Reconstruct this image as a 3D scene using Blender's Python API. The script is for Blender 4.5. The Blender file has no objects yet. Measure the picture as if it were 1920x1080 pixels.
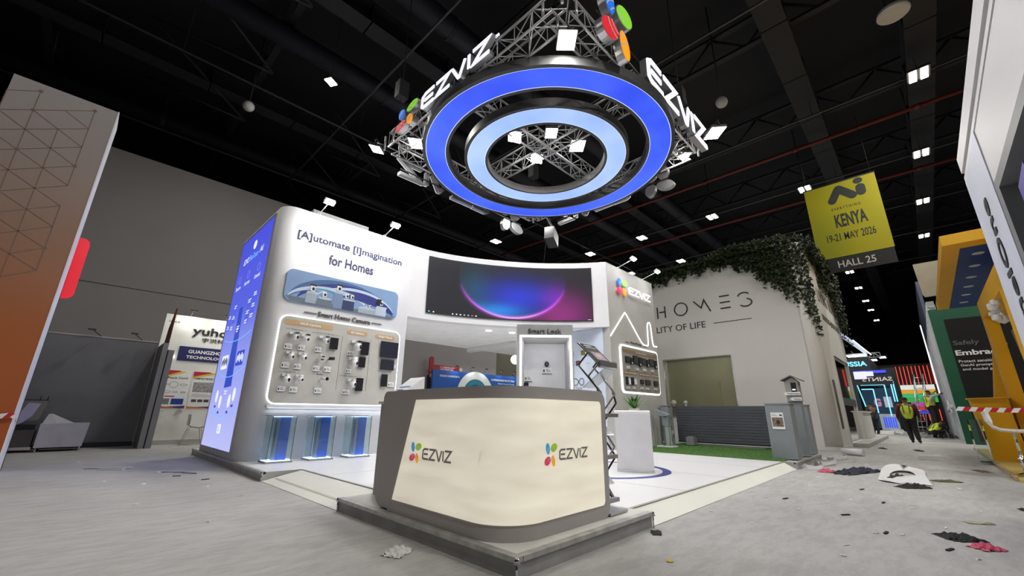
import bpy, bmesh, math, random
from mathutils import Vector, Matrix
C = bpy.context.scene.collection
S = bpy.context.scene
rnd = random.Random(7)
# ---------------- camera, world, exposure ----------------
cd = bpy.data.cameras.new('camera'); cam = bpy.data.objects.new('camera', cd); C.objects.link(cam)
S.camera = cam
cd.sensor_width = 36.0; cd.lens = 36.0 * 768.8 / 1920.0
cd.clip_start = 0.05; cd.clip_end = 400
PI = math.pi
P_, RO, YW = math.radians(16.9), math.radians(0.568), math.radians(44.4)
fwd = Vector((math.cos(P_) * math.cos(YW), math.cos(P_) * math.sin(YW), math.sin(P_)))
rgt0 = Vector((math.sin(YW), -math.cos(YW), 0)); up0 = rgt0.cross(fwd)
rgt = rgt0 * math.cos(RO) + up0 * math.sin(RO); upv = up0 * math.cos(RO) - rgt0 * math.sin(RO)
m = Matrix((rgt, upv, -fwd)).transposed().to_4x4(); m.translation = Vector((0, 0, 1.0)); cam.matrix_world = m
W = bpy.data.worlds.new('world'); S.world = W; W.use_nodes = True
W.node_tree.nodes['Background'].inputs[0].default_value = (0.55, 0.62, 0.8, 1)
W.node_tree.nodes['Background'].inputs[1].default_value = 0.022
S.view_settings.view_transform = 'Standard'; S.view_settings.look = 'None'
S.view_settings.gamma = 1; S.view_settings.use_curve_mapping = False; S.view_settings.exposure = 0.0

# ---------------- lights of the hall ----------------
def area(name, loc, size, power, col=(1, 1, 1), aim=None, sy=None, spread=None):
    d = bpy.data.lights.new(name, 'AREA'); d.energy = power; d.color = col; d.size = size
    if sy: d.shape = 'RECTANGLE'; d.size_y = sy
    if spread: d.spread = spread
    o = bpy.data.objects.new(name, d); C.objects.link(o); o.location = loc
    v = (Vector(aim) - Vector(loc)) if aim else Vector((0, 0, -1))
    o.rotation_euler = v.to_track_quat('-Z', 'Y').to_euler()
    return o
HALL_LAMPS = [(17.4, -1.97), (23.4, -1.97), (29.2, -1.97), (35.3, -1.97), (23.5, 2.3), (40.9, 2.35), (46.8, 2.35), (52.8, 2.35),
              (57.9, 2.35), (64.8, 2.35), (23.5, 6.8), (23.5, 11.2), (23.6, 15.25), (29.4, 11.1), (29.5, 15.25), (17.4, 18.6), (3.83, 12.7),
              (9.0, -9.0), (-.3, -1.97), (5.6, -6.3), (-4.5, 6.8)]  # this row: hall lamps out of view, added to brighten near floor and counter

# ---------------- materials ----------------
MATS = {}
def mat(name, col, rough=0.5, metal=0.0, emit=None, es=1.0, noise=None, trans=0.0, alpha=None, bump=None):
    if name in MATS: return MATS[name]
    m = bpy.data.materials.new(name); m.use_nodes = True; nt = m.node_tree
    b = nt.nodes['Principled BSDF']
    c = (*[x for x in col[:3]], 1)
    b.inputs['Base Color'].default_value = c
    b.inputs['Roughness'].default_value = rough; b.inputs['Metallic'].default_value = metal
    if emit:
        b.inputs['Emission Color'].default_value = (*emit, 1); b.inputs['Emission Strength'].default_value = es
    if trans: b.inputs['Transmission Weight'].default_value = trans; b.inputs['IOR'].default_value = 1.45
    if alpha is not None: b.inputs['Alpha'].default_value = alpha
    tc = nt.nodes.new('ShaderNodeTexCoord')
    n = nt.nodes.new('ShaderNodeTexNoise'); n.inputs['Scale'].default_value = (noise or (2.5, 0.06))[0]
    n.inputs['Detail'].default_value = 6
    nt.links.new(tc.outputs['Object'], n.inputs['Vector'])
    r = nt.nodes.new('ShaderNodeValToRGB')
    a = (noise or (2.5, 0.06))[1]
    r.color_ramp.elements[0].position = 0.3; r.color_ramp.elements[1].position = 0.7
    r.color_ramp.elements[0].color = (*[max(0, x * (1 - a)) for x in col[:3]], 1)
    r.color_ramp.elements[1].color = (*[min(1, x * (1 + a)) for x in col[:3]], 1)
    nt.links.new(n.outputs['Fac'], r.inputs['Fac']); nt.links.new(r.outputs['Color'], b.inputs['Base Color'])
    if bump:
        bp = nt.nodes.new('ShaderNodeBump'); bp.inputs['Strength'].default_value = bump[1]
        n2 = nt.nodes.new('ShaderNodeTexNoise'); n2.inputs['Scale'].default_value = bump[0]; n2.inputs['Detail'].default_value = 4
        nt.links.new(tc.outputs['Object'], n2.inputs['Vector'])
        nt.links.new(n2.outputs['Fac'], bp.inputs['Height']); nt.links.new(bp.outputs['Normal'], b.inputs['Normal'])
    MATS[name] = m; return m
def srgb(r, g, b):
    f = lambda v: (v / 255 / 12.92) if v <= 10 else ((v / 255 + 0.055) / 1.055) ** 2.4
    return (f(r), f(g), f(b))
def glow(name, rgb255, es=1.0, base=None):
    c = srgb(*rgb255); return mat(name, base or [x * 0.6 for x in c], 0.4, emit=c, es=es)

# ---------------- mesh builder ----------------
ORG = {}
class MB:
    def __init__(s): s.v = []; s.f = []; s.sm = []
    def add(s, vs, fs, smooth=False):
        o = len(s.v); s.v += [tuple(v) for v in vs]; s.f += [tuple(i + o for i in f) for f in fs]; s.sm += [smooth] * len(fs); return s
    def box(s, x0, x1, y0, y1, z0, z1):
        v = [(x, y, z) for x in (x0, x1) for y in (y0, y1) for z in (z0, z1)]
        return s.add(v, [(0, 1, 3, 2), (4, 6, 7, 5), (0, 4, 5, 1), (2, 3, 7, 6), (0, 2, 6, 4), (1, 5, 7, 3)])
    def obox(s, o, a, b, c):     # origin corner and three edge vectors
        o, a, b, c = map(Vector, (o, a, b, c)); v = [o + a * i + b * j + c * k for i in (0, 1) for j in (0, 1) for k in (0, 1)]
        return s.add(v, [(0, 1, 3, 2), (4, 6, 7, 5), (0, 4, 5, 1), (2, 3, 7, 6), (0, 2, 6, 4), (1, 5, 7, 3)])
    def prism(s, pts, ext, smooth_sides=False):     # planar polygon pts extruded by vector ext
        n = len(pts); e = Vector(ext); v = [Vector(p) for p in pts]
        o = len(s.v); s.add(v + [p + e for p in v], [])
        s.f += [tuple(o + i for i in range(n))[::-1], tuple(o + n + i for i in range(n))]; s.sm += [False, False]
        for i in range(n):
            j = (i + 1) % n; s.f.append((o + i, o + j, o + n + j, o + n + i)); s.sm.append(smooth_sides)
        return s
    def strip(s, A, B, smooth=False, closed=False):
        n = len(A); o = len(s.v); s.add(list(A) + list(B), [])
        for i in range(n if closed else n - 1):
            j = (i + 1) % n; s.f.append((o + i, o + j, o + n + j, o + n + i)); s.sm.append(smooth)
        return s
    def bar(s, a, b, r, n=8, r2=None, caps=True, smooth=True):
        a, b = Vector(a), Vector(b); d = b - a
        if d.length < 1e-6: return s
        q = d.to_track_quat('Z', 'Y'); r2 = r if r2 is None else r2
        A = [a + q @ Vector((math.cos(t) * r, math.sin(t) * r, 0)) for t in [2 * PI * i / n for i in range(n)]]
        B = [b + q @ Vector((math.cos(t) * r2, math.sin(t) * r2, 0)) for t in [2 * PI * i / n for i in range(n)]]
        o = len(s.v); s.strip(A, B, smooth and n > 4, True)
        if caps: s.f += [tuple(o + i for i in range(n))[::-1], tuple(o + n + i for i in range(n))]; s.sm += [False] * 2
        return s
    def path(s, pts, r, n=8, closed=False):
        pts = [Vector(p) for p in pts]; N = len(pts); rings = []
        for i, p in enumerate(pts):
            d = (pts[(i + 1) % N] if (closed or i < N - 1) else p) - (pts[i - 1] if (closed or i > 0) else p)
            q = d.to_track_quat('Z', 'Y'); rr = r[i] if isinstance(r, (list, tuple)) else r
            if rings and abs(d.normalized().z) > 0.98: pass
            rings.append([p + q @ Vector((math.cos(t) * rr, math.sin(t) * rr, 0)) for t in [2 * PI * k / n for k in range(n)]])
        for i in range(N if closed else N - 1):
            A, B = rings[i], rings[(i + 1) % N]
            k0 = min(range(n), key=lambda k: (B[k] - A[0]).length); B2 = B[k0:] + B[:k0]
            s.strip(A, B2, True, True)
        if not closed:
            s.add(rings[0], [tuple(range(n))[::-1]]); s.add(rings[-1], [tuple(range(n))])
        return s
    def lathe(s, c, prof, n=24, axis=(0, 0, 1)):     # prof: (radius, height) list
        c = Vector(c); q = Vector(axis).to_track_quat('Z', 'Y'); rings = []
        for r, h in prof:
            rings.append([c + q @ Vector((math.cos(2 * PI * i / n) * max(r, 1e-4), math.sin(2 * PI * i / n) * max(r, 1e-4), h)) for i in range(n)])
        for A, B in zip(rings, rings[1:]): s.strip(A, B, True, True)
        s.add(rings[0], [tuple(range(n))[::-1]]); s.add(rings[-1], [tuple(range(n))]); return s
    def ball(s, c, r, n=14, sc=(1, 1, 1)):
        c = Vector(c); pr = [(math.sin(PI * i / (n // 2)), -math.cos(PI * i / (n // 2))) for i in range(n // 2 + 1)]
        t = MB(); t.lathe((0, 0, 0), pr, n)
        s.add([c + Vector((v[0] * r * sc[0], v[1] * r * sc[1], v[2] * r * sc[2])) for v in t.v], t.f, True); return s
    def build(s, name, material, parent=None, loc=None):
        if not s.v: return None
        if parent is None: 
            if loc is None:
                xs, ys, zs = zip(*s.v); loc = ((min(xs) + max(xs)) / 2, (min(ys) + max(ys)) / 2, min(zs))
        base = Vector(loc) if parent is None else Vector(ORG.get(parent.name, (0, 0, 0)))
        me = bpy.data.meshes.new(name); me.from_pydata([tuple(Vector(v) - base) for v in s.v], [], s.f); me.update()
        me.polygons.foreach_set('use_smooth', s.sm)
        bm = bmesh.new(); bm.from_mesh(me); bmesh.ops.recalc_face_normals(bm, faces=bm.faces[:]); bm.to_mesh(me); bm.free()
        me.materials.append(material)
        o = bpy.data.objects.new(name, me); C.objects.link(o)
        if parent is not None: o.parent = parent
        else: o.location = base
        ORG[o.name] = tuple(base); return o
def tag(o, label=None, cat=None, group=None, kind=None):
    for k, v in (('label', label), ('category', cat), ('group', group), ('kind', kind)):
        if v: o[k] = v
    return o
def thing(name, label, cat, loc=(0, 0, 0), group=None):
    o = bpy.data.objects.new(name, None); C.objects.link(o); o.location = loc; o.empty_display_size = 0.1
    ORG[o.name] = tuple(loc); return tag(o, label, cat, group)
def struct(name, mb, m): o = mb.build(name, m); o['kind'] = 'structure'; return o
def copy_tree(o, parent=None):
    c = o.copy(); C.objects.link(c)
    if parent is not None: c.parent = parent
    for ch in list(o.children): copy_tree(ch, c)
    return c
# flat shapes drawn on a plane: O = corner, U, V = unit vectors, N = towards the viewer
class Plane:
    def __init__(s, O, U, V, N=None):
        s.O, s.U, s.V = Vector(O), Vector(U).normalized(), Vector(V).normalized(); s.N = Vector(N) if N else s.U.cross(s.V)
    def p(s, u, v, n=0.0): return s.O + s.U * u + s.V * v + s.N * n
def rrect(u0, u1, v0, v1, r, k=6):
    P = []
    for cx, cy, a in ((u1 - r, v1 - r, 0), (u0 + r, v1 - r, PI / 2), (u0 + r, v0 + r, PI), (u1 - r, v0 + r, 1.5 * PI)):
        P += [(cx + r * math.cos(a + PI / 2 * i / k), cy + r * math.sin(a + PI / 2 * i / k)) for i in range(k + 1)]
    return P
def ell(cu, cv, ru, rv, a=0, n=28): 
    return [(cu + ru * math.cos(t) * math.cos(a) - rv * math.sin(t) * math.sin(a), cv + ru * math.cos(t) * math.sin(a) + rv * math.sin(t) * math.cos(a)) for t in [2 * PI * i / n for i in range(n)]]
def plate(pl, poly, n0, n1, mb=None):
    mb = mb or MB(); return mb.prism([pl.p(u, v, n0) for u, v in poly], pl.N * (n1 - n0))
def frame(pl, outer, inner, n0, n1, mb=None):
    mb = mb or MB(); A = [pl.p(u, v, n0) for u, v in outer]; B = [pl.p(u, v, n1) for u, v in outer]
    Ci = [pl.p(u, v, n1) for u, v in inner]; D = [pl.p(u, v, n0) for u, v in inner]
    mb.strip(A, B, False, True); mb.strip(B, Ci, False, True); mb.strip(Ci, D, False, True); mb.strip(D, A, False, True); return mb
def line_strip(pl, pts, w, n0, n1, mb=None):     # polyline of constant width as thin slab
    mb = mb or MB()
    L, R_ = [], []
    for i, (u, v) in enumerate(pts):
        a = Vector(pts[max(i - 1, 0)]); b = Vector(pts[min(i + 1, len(pts) - 1)]); d = (b - a).normalized(); nn = Vector((-d.y, d.x)) * w / 2
        L.append((u + nn.x, v + nn.y)); R_.append((u - nn.x, v - nn.y))
    A, B = [pl.p(*q, n1) for q in L], [pl.p(*q, n1) for q in R_]; A0, B0 = [pl.p(*q, n0) for q in L], [pl.p(*q, n0) for q in R_]
    mb.strip(A, B); mb.strip(A0, A); mb.strip(B, B0); mb.strip(B0, A0)
    mb.add([A[0], B[0], B0[0], A0[0]], [(0, 1, 2, 3)]); mb.add([A[-1], B[-1], B0[-1], A0[-1]], [(3, 2, 1, 0)]); return mb
TXT = {}
def text_mb(pl, s, u0, v0, w, h, n0=0.0, depth=0.004, bold=0.0, mb=None, shear=0.0, spacing=1.0):
    """text fitted to the box (u0,v0,w,h) on plane pl"""
    key = (s, bold, spacing)
    if key not in TXT:
        cu = bpy.data.curves.new('t', 'FONT'); cu.body = s; cu.size = 1; cu.resolution_u = 3; cu.offset = bold; cu.space_character = spacing
        ob = bpy.data.objects.new('t', cu); C.objects.link(ob)
        dg = bpy.context.evaluated_depsgraph_get(); me = bpy.data.meshes.new_from_object(ob.evaluated_get(dg))
        vs = [tuple(v.co) for v in me.vertices]; fs = [tuple(p.vertices) for p in me.polygons]
        bm = bmesh.new(); bm.from_mesh(me); ed = [tuple(v.index for v in e.verts) for e in bm.edges if len(e.link_faces) == 1]; bm.free()
        bpy.data.objects.remove(ob); bpy.data.curves.remove(cu); bpy.data.meshes.remove(me)
        TXT[key] = (vs, fs, ed)
    vs, fs, ed = TXT[key]; mb = mb or MB()
    if not vs: return mb
    x0 = min(v[0] for v in vs); x1 = max(v[0] for v in vs); y0 = min(v[1] for v in vs); y1 = max(v[1] for v in vs)
    if h is None: h = (y1 - y0) * w / (x1 - x0)
    f = lambda v, n: pl.p(u0 + (v[0] - x0) / (x1 - x0) * w + shear * (v[1] - y0) / (y1 - y0) * h, v0 + (v[1] - y0) / (y1 - y0) * h, n)
    o = len(mb.v); k = len(vs)
    mb.add([f(v, n0 + depth) for v in vs], fs)
    if depth > 0.006:
        o2 = len(mb.v); mb.add([f(v, n0) for v in vs], [])
        for a, b in ed: mb.f.append((o + a, o + b, o2 + b, o2 + a)); mb.sm.append(False)
    return mb
def text(name, pl, s, u0, v0, w, h, m, parent, **k): return text_mb(pl, s, u0, v0, w, h, **k).build(name, m, parent)

# common materials
M = dict(
    white=mat('white_laminate', (.82, .82, .83), .45), wall=mat('white_wall_paint', (.70, .70, .715), .55, noise=(1.2, .025)),
    graypaint=mat('counter_gray', srgb(178, 172, 170), .42, noise=(1.5, .04)), black=mat('black_plastic', (.012, .012, .014), .4),
    dark=mat('dark_steel', (.022, .023, .026), .55), alu=mat('truss_aluminium', (.55, .56, .58), .28, 1.0), blacktruss=mat('black_truss', (.06, .06, .065), .35, .6),
    chrome=mat('chrome', (.75, .76, .78), .15, 1.0), led=glow('led_white', (255, 255, 255), 1.7), lamp=glow('lamp_face', (255, 250, 235), 60.0),
    lampw=glow('hall_lamp_face', (255, 246, 225), 18.0), bluetext=mat('indigo_print', srgb(58, 64, 110), .5), darktext=mat('dark_gray_print', srgb(70, 70, 72), .5),
    whiteprint=mat('white_print', (.85, .85, .85), .5), petal_blue=mat('petal_blue', srgb(30, 110, 200), .35), petal_green=mat('petal_green', srgb(125, 185, 35), .35),
    petal_red=mat('petal_red', srgb(205, 30, 85), .35), petal_orange=mat('petal_orange', srgb(235, 150, 15), .35))
# ---- four-petal logo and block lettering ----
PETALS = [('blue', ell(.17, .76, .105, .24, .10)), ('green', ell(.50, .79, .16, .20, -.75)), ('red', ell(.15, .25, .15, .20, -.65)), ('orange', ell(.45, .24, .10, .24, .12))]
def letter_strokes(ch):
    t = .15
    if ch == 'E': return [[(.78, 1), (.22, 1), (.02, .82), (.0, .12), (.12, 0), (.78, 0)], [(.16, .5), (.72, .5)]], .80
    if ch == 'Z': return [[(.0, 1), (.80, 1), (.04, 0), (.84, 0)]], .86
    if ch == 'V': return [[(.0, 1), (.36, 0), (.44, 0), (.72, 1)]], .74
    if ch == 'I': return [[(.08, 1), (.08, 0)]], .17
def logo(pl, u0, v0, fw, fh, gap, tw, th, tv, parent, mats, n0, depth, lm, lw=.17, edge=None, glowm=None, arcs=True):
    """flower box at u0,v0 size fw x fh; lettering gap to the side, width tw, height th, raised tv"""
    for nm, poly in PETALS:
        P = [(u0 + a / .66 * fw, v0 + b * fh) for a, b in poly]
        if edge:
            o = plate(pl, P, n0, n0 + depth * .92).build('petal', edge, parent); tag(o, nm + ' petal with bright metal side')
            Q = [(u0 + (sum(a for a, b in poly) / 28 + (a - sum(x for x, _ in poly) / 28) * .93) / .66 * fw, v0 + (sum(b for a, b in poly) / 28 + (b - sum(y for _, y in poly) / 28) * .93) * fh) for a, b in poly]
            plate(pl, Q, n0 + depth * .92, n0 + depth).build('petal_face', mats[nm], o)
        else:
            o = plate(pl, P, n0, n0 + depth).build('petal', mats[nm], parent); tag(o, nm + ' petal')
        if arcs:
            cu, cv = .31, .5; A = MB()
            for rr in (.17, .27):
                cx = sum(a for a, b in poly) / 28; cy = sum(b for a, b in poly) / 28; a0 = math.atan2(cy - cv, cx - cu)
                pts = []
                for i in range(-8, 9):
                    t = a0 + i * .09; x, y = cu + rr * math.cos(t) * .8, cv + rr * 1.15 * math.sin(t)
                    # keep the arc inside its petal
                    ins = False; j = 27
                    for k in range(28):
                        xi, yi = poly[k]; xj, yj = poly[j]
                        if (yi > y) != (yj > y) and x < (xj - xi) * (y - yi) / (yj - yi) + xi: ins = not ins
                        j = k
                    if ins: pts.append((u0 + x / .66 * fw, v0 + y * fh))
                if len(pts) > 2: line_strip(pl, pts, fh * .022, n0 + depth, n0 + depth + .003, A)
            A.build('white_arc', M['whiteprint'], o)
    widths = [letter_strokes(c)[1] for c in 'EZVIZ']; tot = sum(widths) + 4 * .12; u = u0 + fw + gap; k = tw / tot
    for c in 'EZVIZ':
        st, w = letter_strokes(c); mb = MB(); lwid = th * lw
        body = MB()
        for s_ in st:
            pts = [(u + a * k, v0 + tv + lwid / 2 + b * (th - lwid)) for a, b in s_]
            if edge:
                mitre(pl, pts, lwid, n0, n0 + depth * .85, body); mitre(pl, pts, lwid * .86, n0 + depth * .85, n0 + depth, mb)
            else: mitre(pl, pts, lwid, n0, n0 + depth, mb)
        if edge:
            o = body.build('letter', edge, parent); mb.build('lit_face', lm, o)
        else: mb.build('letter', lm, parent)
        u += (w + .12) * k
    return u
def mitre(pl, pts, w, n0, n1, mb):     # polyline with mitred joints
    n = len(pts); L, R_ = [], []
    for i in range(n):
        p = Vector(pts[i]); d1 = (p - Vector(pts[i - 1])).normalized() if i > 0 else None; d2 = (Vector(pts[i + 1]) - p).normalized() if i < n - 1 else None
        if d1 is None or d2 is None: d = d1 or d2; nn = Vector((-d.y, d.x)) * w / 2
        else:
            t = (d1 + d2); t = t.normalized() if t.length > 1e-4 else d1; mm = Vector((-t.y, t.x)); c = mm.dot(Vector((-d1.y, d1.x))); nn = mm * min(w / 2 / max(c, .25), w * 1.3)
        L.append(tuple(p + nn)); R_.append(tuple(p - nn))
    A, B = [pl.p(*q, n1) for q in L], [pl.p(*q, n1) for q in R_]; A0, B0 = [pl.p(*q, n0) for q in L], [pl.p(*q, n0) for q in R_]
    mb.strip(A, B); mb.strip(A0, A); mb.strip(B, B0); mb.strip(B0, A0)
    mb.add([A[0], B[0], B0[0], A0[0]], [(0, 1, 2, 3)]); mb.add([A[-1], B[-1], B0[-1], A0[-1]], [(3, 2, 1, 0)])
PM = dict(blue=M['petal_blue'], green=M['petal_green'], red=M['petal_red'], orange=M['petal_orange'])
# ================= hall shell =================
fl = mat('carpet_gray', srgb(170, 169, 168), .95, noise=(1.3, .035), bump=(180, .25))
def carpet_detail(m):
    nt = m.node_tree; b = nt.nodes['Principled BSDF']; old = b.inputs['Base Color'].links[0].from_socket
    tc = nt.nodes.new('ShaderNodeTexCoord'); mp = nt.nodes.new('ShaderNodeMapping'); mp.inputs['Scale'].default_value = (1, 3.2, 1); mp.inputs['Rotation'].default_value = (0, 0, .7)
    n = nt.nodes.new('ShaderNodeTexNoise'); n.inputs['Scale'].default_value = 3.2; n.inputs['Detail'].default_value = 10; n.inputs['Roughness'].default_value = .75
    r = nt.nodes.new('ShaderNodeValToRGB'); r.color_ramp.elements[0].position = .42; r.color_ramp.elements[0].color = (.86, .855, .85, 1); r.color_ramp.elements[1].position = .56; r.color_ramp.elements[1].color = (1, 1, 1, 1)
    mx = nt.nodes.new('ShaderNodeMix'); mx.data_type = 'RGBA'; mx.blend_type = 'MULTIPLY'; mx.inputs[0].default_value = 1
    nt.links.new(tc.outputs['Object'], mp.inputs['Vector']); nt.links.new(mp.outputs['Vector'], n.inputs['Vector']); nt.links.new(n.outputs['Fac'], r.inputs['Fac'])
    nt.links.new(old, mx.inputs[6]); nt.links.new(r.outputs['Color'], mx.inputs[7]); nt.links.new(mx.outputs[2], b.inputs['Base Color'])
carpet_detail(fl)
struct('floor', MB().box(-25, 85, -25, 45, -.1, 0), fl)
struct('ceiling', MB().box(-25, 85, -25, 45, 15.5, 15.7), mat('ceiling_black', (.012, .013, .017), .8))
dk = mat('hall_wall_dark', (.02, .021, .025), .85)
struct('wall_far', MB().box(85, 85.3, -25, 45, 0, 15.5), dk); struct('wall_near', MB().box(-25.3, -25, -25, 45, 0, 15.5), dk)
struct('wall_left', MB().box(-25, 85, 45, 45.3, 0, 15.5), dk); struct('wall_right', MB().box(-25, 85, -25.3, -25, 0, 15.5), dk)
# roof steel: girders along x, purlins and pipes along y
gm = mat('girder_paint', (.012, .013, .019), .6)
def lattice(name, p0, p1, depth, label, step=1.6, r=.05):
    p0, p1 = Vector(p0), Vector(p1); mb = MB(); d = p1 - p0; n = max(2, int(d.length / step)); dz = Vector((0, 0, depth))
    for a in (Vector(), dz):
        s_ = (p0 + a, p1 + a); q = d.normalized().cross(Vector((0, 0, 1))) * .11
        mb.obox(s_[0] - q - Vector((0, 0, .05)), d, q * 2, Vector((0, 0, .10)))
    for i in range(n):
        a = p0 + d * (i / n); b = p0 + d * ((i + 1) / n); mid = (a + b) / 2 + dz
        mb.bar(a, mid, r, 5); mb.bar(mid, b, r, 5)
    return tag(mb.build(name, gm), label, 'roof truss', 'lattice roof trusses')
def girder(x0, x1, y, z, w, h, label):
    mb = MB(); mb.box(x0, x1, y - w / 2, y + w / 2, z, z + .04); mb.box(x0, x1, y - w / 2, y + w / 2, z + h - .04, z + h); mb.box(x0, x1, y - .03, y + .03, z + .04, z + h - .04)
    for i in range(int((x1 - x0) / 3)): mb.box(x0 + i * 3, x0 + i * 3 + .04, y - w / 2, y + w / 2, z, z + h)
    return tag(mb.build('roof_girder', gm), label, 'girder')
girder(-20, 80, -2.2, 12.9, .75, .8, 'dark steel roof girder running over the aisle')
girder(-20, 80, 1.15, 12.9, .75, .8, 'dark steel roof girder over the edge of the booth platform')
girder(-20, 80, 10.6, 12.9, .6, .8, 'dark steel roof girder over the front display wall')
girder(-20, 80, 17.4, 12.9, .6, .8, 'dark steel roof girder in front of the gray partition')
girder(-20, 80, -8.5, 12.9, .6, .8, 'dark steel roof girder over the yellow canopy')
for i, x in enumerate((-3.5, 2.4, 8.3, 14.2, 20.3, 26.2, 32.2, 38.1, 44.0, 50.0)):
    lattice('roof_truss', (x, -20, 13.75), (x, 42, 13.75), 1.1, 'black lattice roof truss under the hall ceiling', 2.2)
pm = mat('conduit_steel', (.09, .09, .10), .45, .5); pr = mat('red_sprinkler_pipe', (.12, .014, .012), .5)
for x in (5.2, 11.2, 17.75, 23.85, 29.8, 35.0, 41.2):
    mb = MB(); mb.bar((x, -20, 12.25), (x, 42, 12.25), .045, 8)
    for y in range(-19, 42, 5): mb.bar((x, y, 12.25), (x, y, 13.8), .012, 4)
    tag(mb.build('lighting_conduit', pm), 'thin gray steel conduit the hall lamps hang from', 'conduit', 'conduits under the roof')
for x, dz in ((20.3, 0), (26.3, .1)):
    mb = MB(); mb.bar((x, -20, 12.5 + dz), (x, 42, 12.5 + dz), .085, 10)
    for y in range(-18, 42, 4): mb.bar((x, y - .12, 12.5 + dz), (x, y + .12, 12.5 + dz), .11, 10)
    tag(mb.build('sprinkler_pipe', pr), 'dark red sprinkler pipe under the roof', 'pipe', 'red sprinkler pipes')
for y in (8.9, 13.2, 21.8):
    mb = MB(); mb.bar((-20, y, 13.2), (80, y, 13.2), .38, 16)
    for x in range(-18, 80, 6): mb.bar((x, y, 13.2), (x + .1, y, 13.2), .41, 16)
    tag(mb.build('ventilation_duct', mat('duct_black', (.014, .016, .026), .55)), 'round dark ventilation duct under the roof', 'duct', 'round ducts under the roof')
for y, z, l in ((15.1, 12.2, 'thin gray steel conduit running beside the round dark duct'), (20.9, 12.3, 'thin gray steel conduit above the top of the gray partition')):
    mb = MB(); mb.bar((-20, y, z), (60, y, z), .045, 8)
    for x in range(-18, 60, 6): mb.bar((x, y, z), (x, y, 13.8), .012, 4)
    tag(mb.build('lighting_conduit', pm), l, 'conduit')
for x, y0, y1 in ((-1.0, 9, 20), (5.0, 16, 30), (10.0, 14, 26)):
    mb = MB()
    for k in range(3): mb.bar((x + k * .0, y0 + k * 3.6, 13.7), (x + 3.4, y0 + k * 3.6 + 1.8, 12.5), .05, 6); mb.bar((x + 3.4, y0 + k * 3.6 + 1.8, 12.5), (x, y0 + k * 3.6 + 3.6, 13.7), .05, 6)
    tag(mb.build('roof_bracing', gm), 'dark zigzag steel bracing under the hall roof', 'bracing', 'zigzag roof bracing')
# hall lamps
lh = thing('hall_lamp', 'twin panel hall lamp glowing under the dark roof', 'lamp', (0, 0, 0), 'hall lamps under the roof')
MB().box(-.34, .34, -.29, .29, .02, .1).build('housing', M['dark'], lh); MB().bar((0, 0, .1), (0, 0, 3.52), .02, 6).build('drop_rod', M['dark'], lh)
MB().box(-.30, .30, -.23, -.05, -.01, .02).build('lamp_panel', M['lampw'], lh)
MB().box(-.30, .30, .05, .23, -.01, .02).build('lamp_panel', M['lampw'], lh)
HL = ['over the orange panel wall', 'over the green screen booth']
for i, (x, y) in enumerate(HALL_LAMPS):
    o = lh if i == 0 else copy_tree(lh); o.location = (x, y, 11.97)
    if i == 16: o.scale = (.55, .55, 1); o.rotation_euler.z = .5; o['label'] = 'small twin panel hall lamp high over the blue light box, apart from the rows'; del o['group']
    if x < 40: area('hall_light', (x, y, 11.9), .8, (260 if x < 20 else 150) if y > 14 else (330 if i < 17 else (420 if x > -4 else 60)), (1, .97, .9))
# domes: round speaker and two smoke detector domes
sp = thing('ceiling_speaker', 'round white hall speaker hanging from the dark girder', 'speaker', (0, 0, 0))
x, y, z = 13.45, -1.45, 11.6
MB().lathe((x, y, z), [(.0, 0), (.33, 0), (.36, .03), (.34, .12), (.1, .2), (0, .2)], 28).build('speaker_body', mat('speaker_gray', (.5, .5, .48), .6), sp)
MB().path([(x, y, z + .2), (x + .1, y + .1, z + .5), (x, y, 15.49)], .02, 6).build('bracket', M['dark'], sp)
for x, y, z, l in ((13.2, 3.0, 11.2, 'small white dome camera hanging from the conduit near the aisle'), (2.1, 15.6, 11.6, 'small white dome camera hanging above the gray partition')):
    t = thing('dome_camera', l, 'camera', (0, 0, 0), 'dome cameras under the roof')
    MB().ball((x, y, z), .19, 16).build('dome', mat('speaker_gray', (.5, .5, .48), .6), t); MB().bar((x, y, z + .15), (x, y, 15.49), .025, 8).build('drop_rod', M['dark'], t)

# ================= booth platform =================
vin = mat('white_vinyl_floor', (.84, .84, .86), .28, noise=(1.0, .02)); ramp_m = mat('cream_ramp', (.70, .70, .64), .4, noise=(1.5, .03)); edge = mat('platform_edge_gray', (.36, .355, .35), .5, noise=(4, .15))
wear = mat('worn_podium_top', (.62, .61, .58), .5, noise=(3, .10)); alum = mat('worn_aluminium', (.50, .49, .48), .38, .5, noise=(9, .22))
pf = thing('booth_platform', 'low white exhibition platform with gray edges and two cream ramps', 'platform', (2.15, 2.04, 0))
H = .125
mb = MB(); mb.prism([(2.68, 7.2, 0), (2.68, 4.62, 0), (2.15, 4.62, 0), (2.15, 2.04, 0), (3.97, 2.04, 0), (3.97, 2.24, 0), (10.0, 2.24, 0), (10.0, 2.04, 0), (12.55, 2.04, 0), (12.55, 2.5, 0), (13.7, 2.5, 0), (13.7, 12.5, 0), (2.15, 12.5, 0), (2.15, 7.2, 0)], (0, 0, H - .003))
mb.build('deck', edge, pf)
mb = MB(); mb.prism([(2.69, 7.21, H - .003), (2.69, 4.62, H - .003), (3.97, 4.62, H - .003), (3.97, 2.25, H - .003), (10.0, 2.25, H - .003), (12.53, 2.25, H - .003), (12.53, 2.53, H - .003), (13.67, 2.53, H - .003), (13.67, 12.47, H - .003), (2.19, 12.47, H - .003), (2.19, 7.21, H - .003)], (0, 0, .004)); mb.build('vinyl_top', vin, pf)
mb = MB(); mb.prism([(2.19, 2.08, H - .003), (3.97, 2.08, H - .003), (3.97, 4.62, H - .003), (2.19, 4.62, H - .003)], (0, 0, .0035)); mb.build('podium_top', wear, pf)
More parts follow.
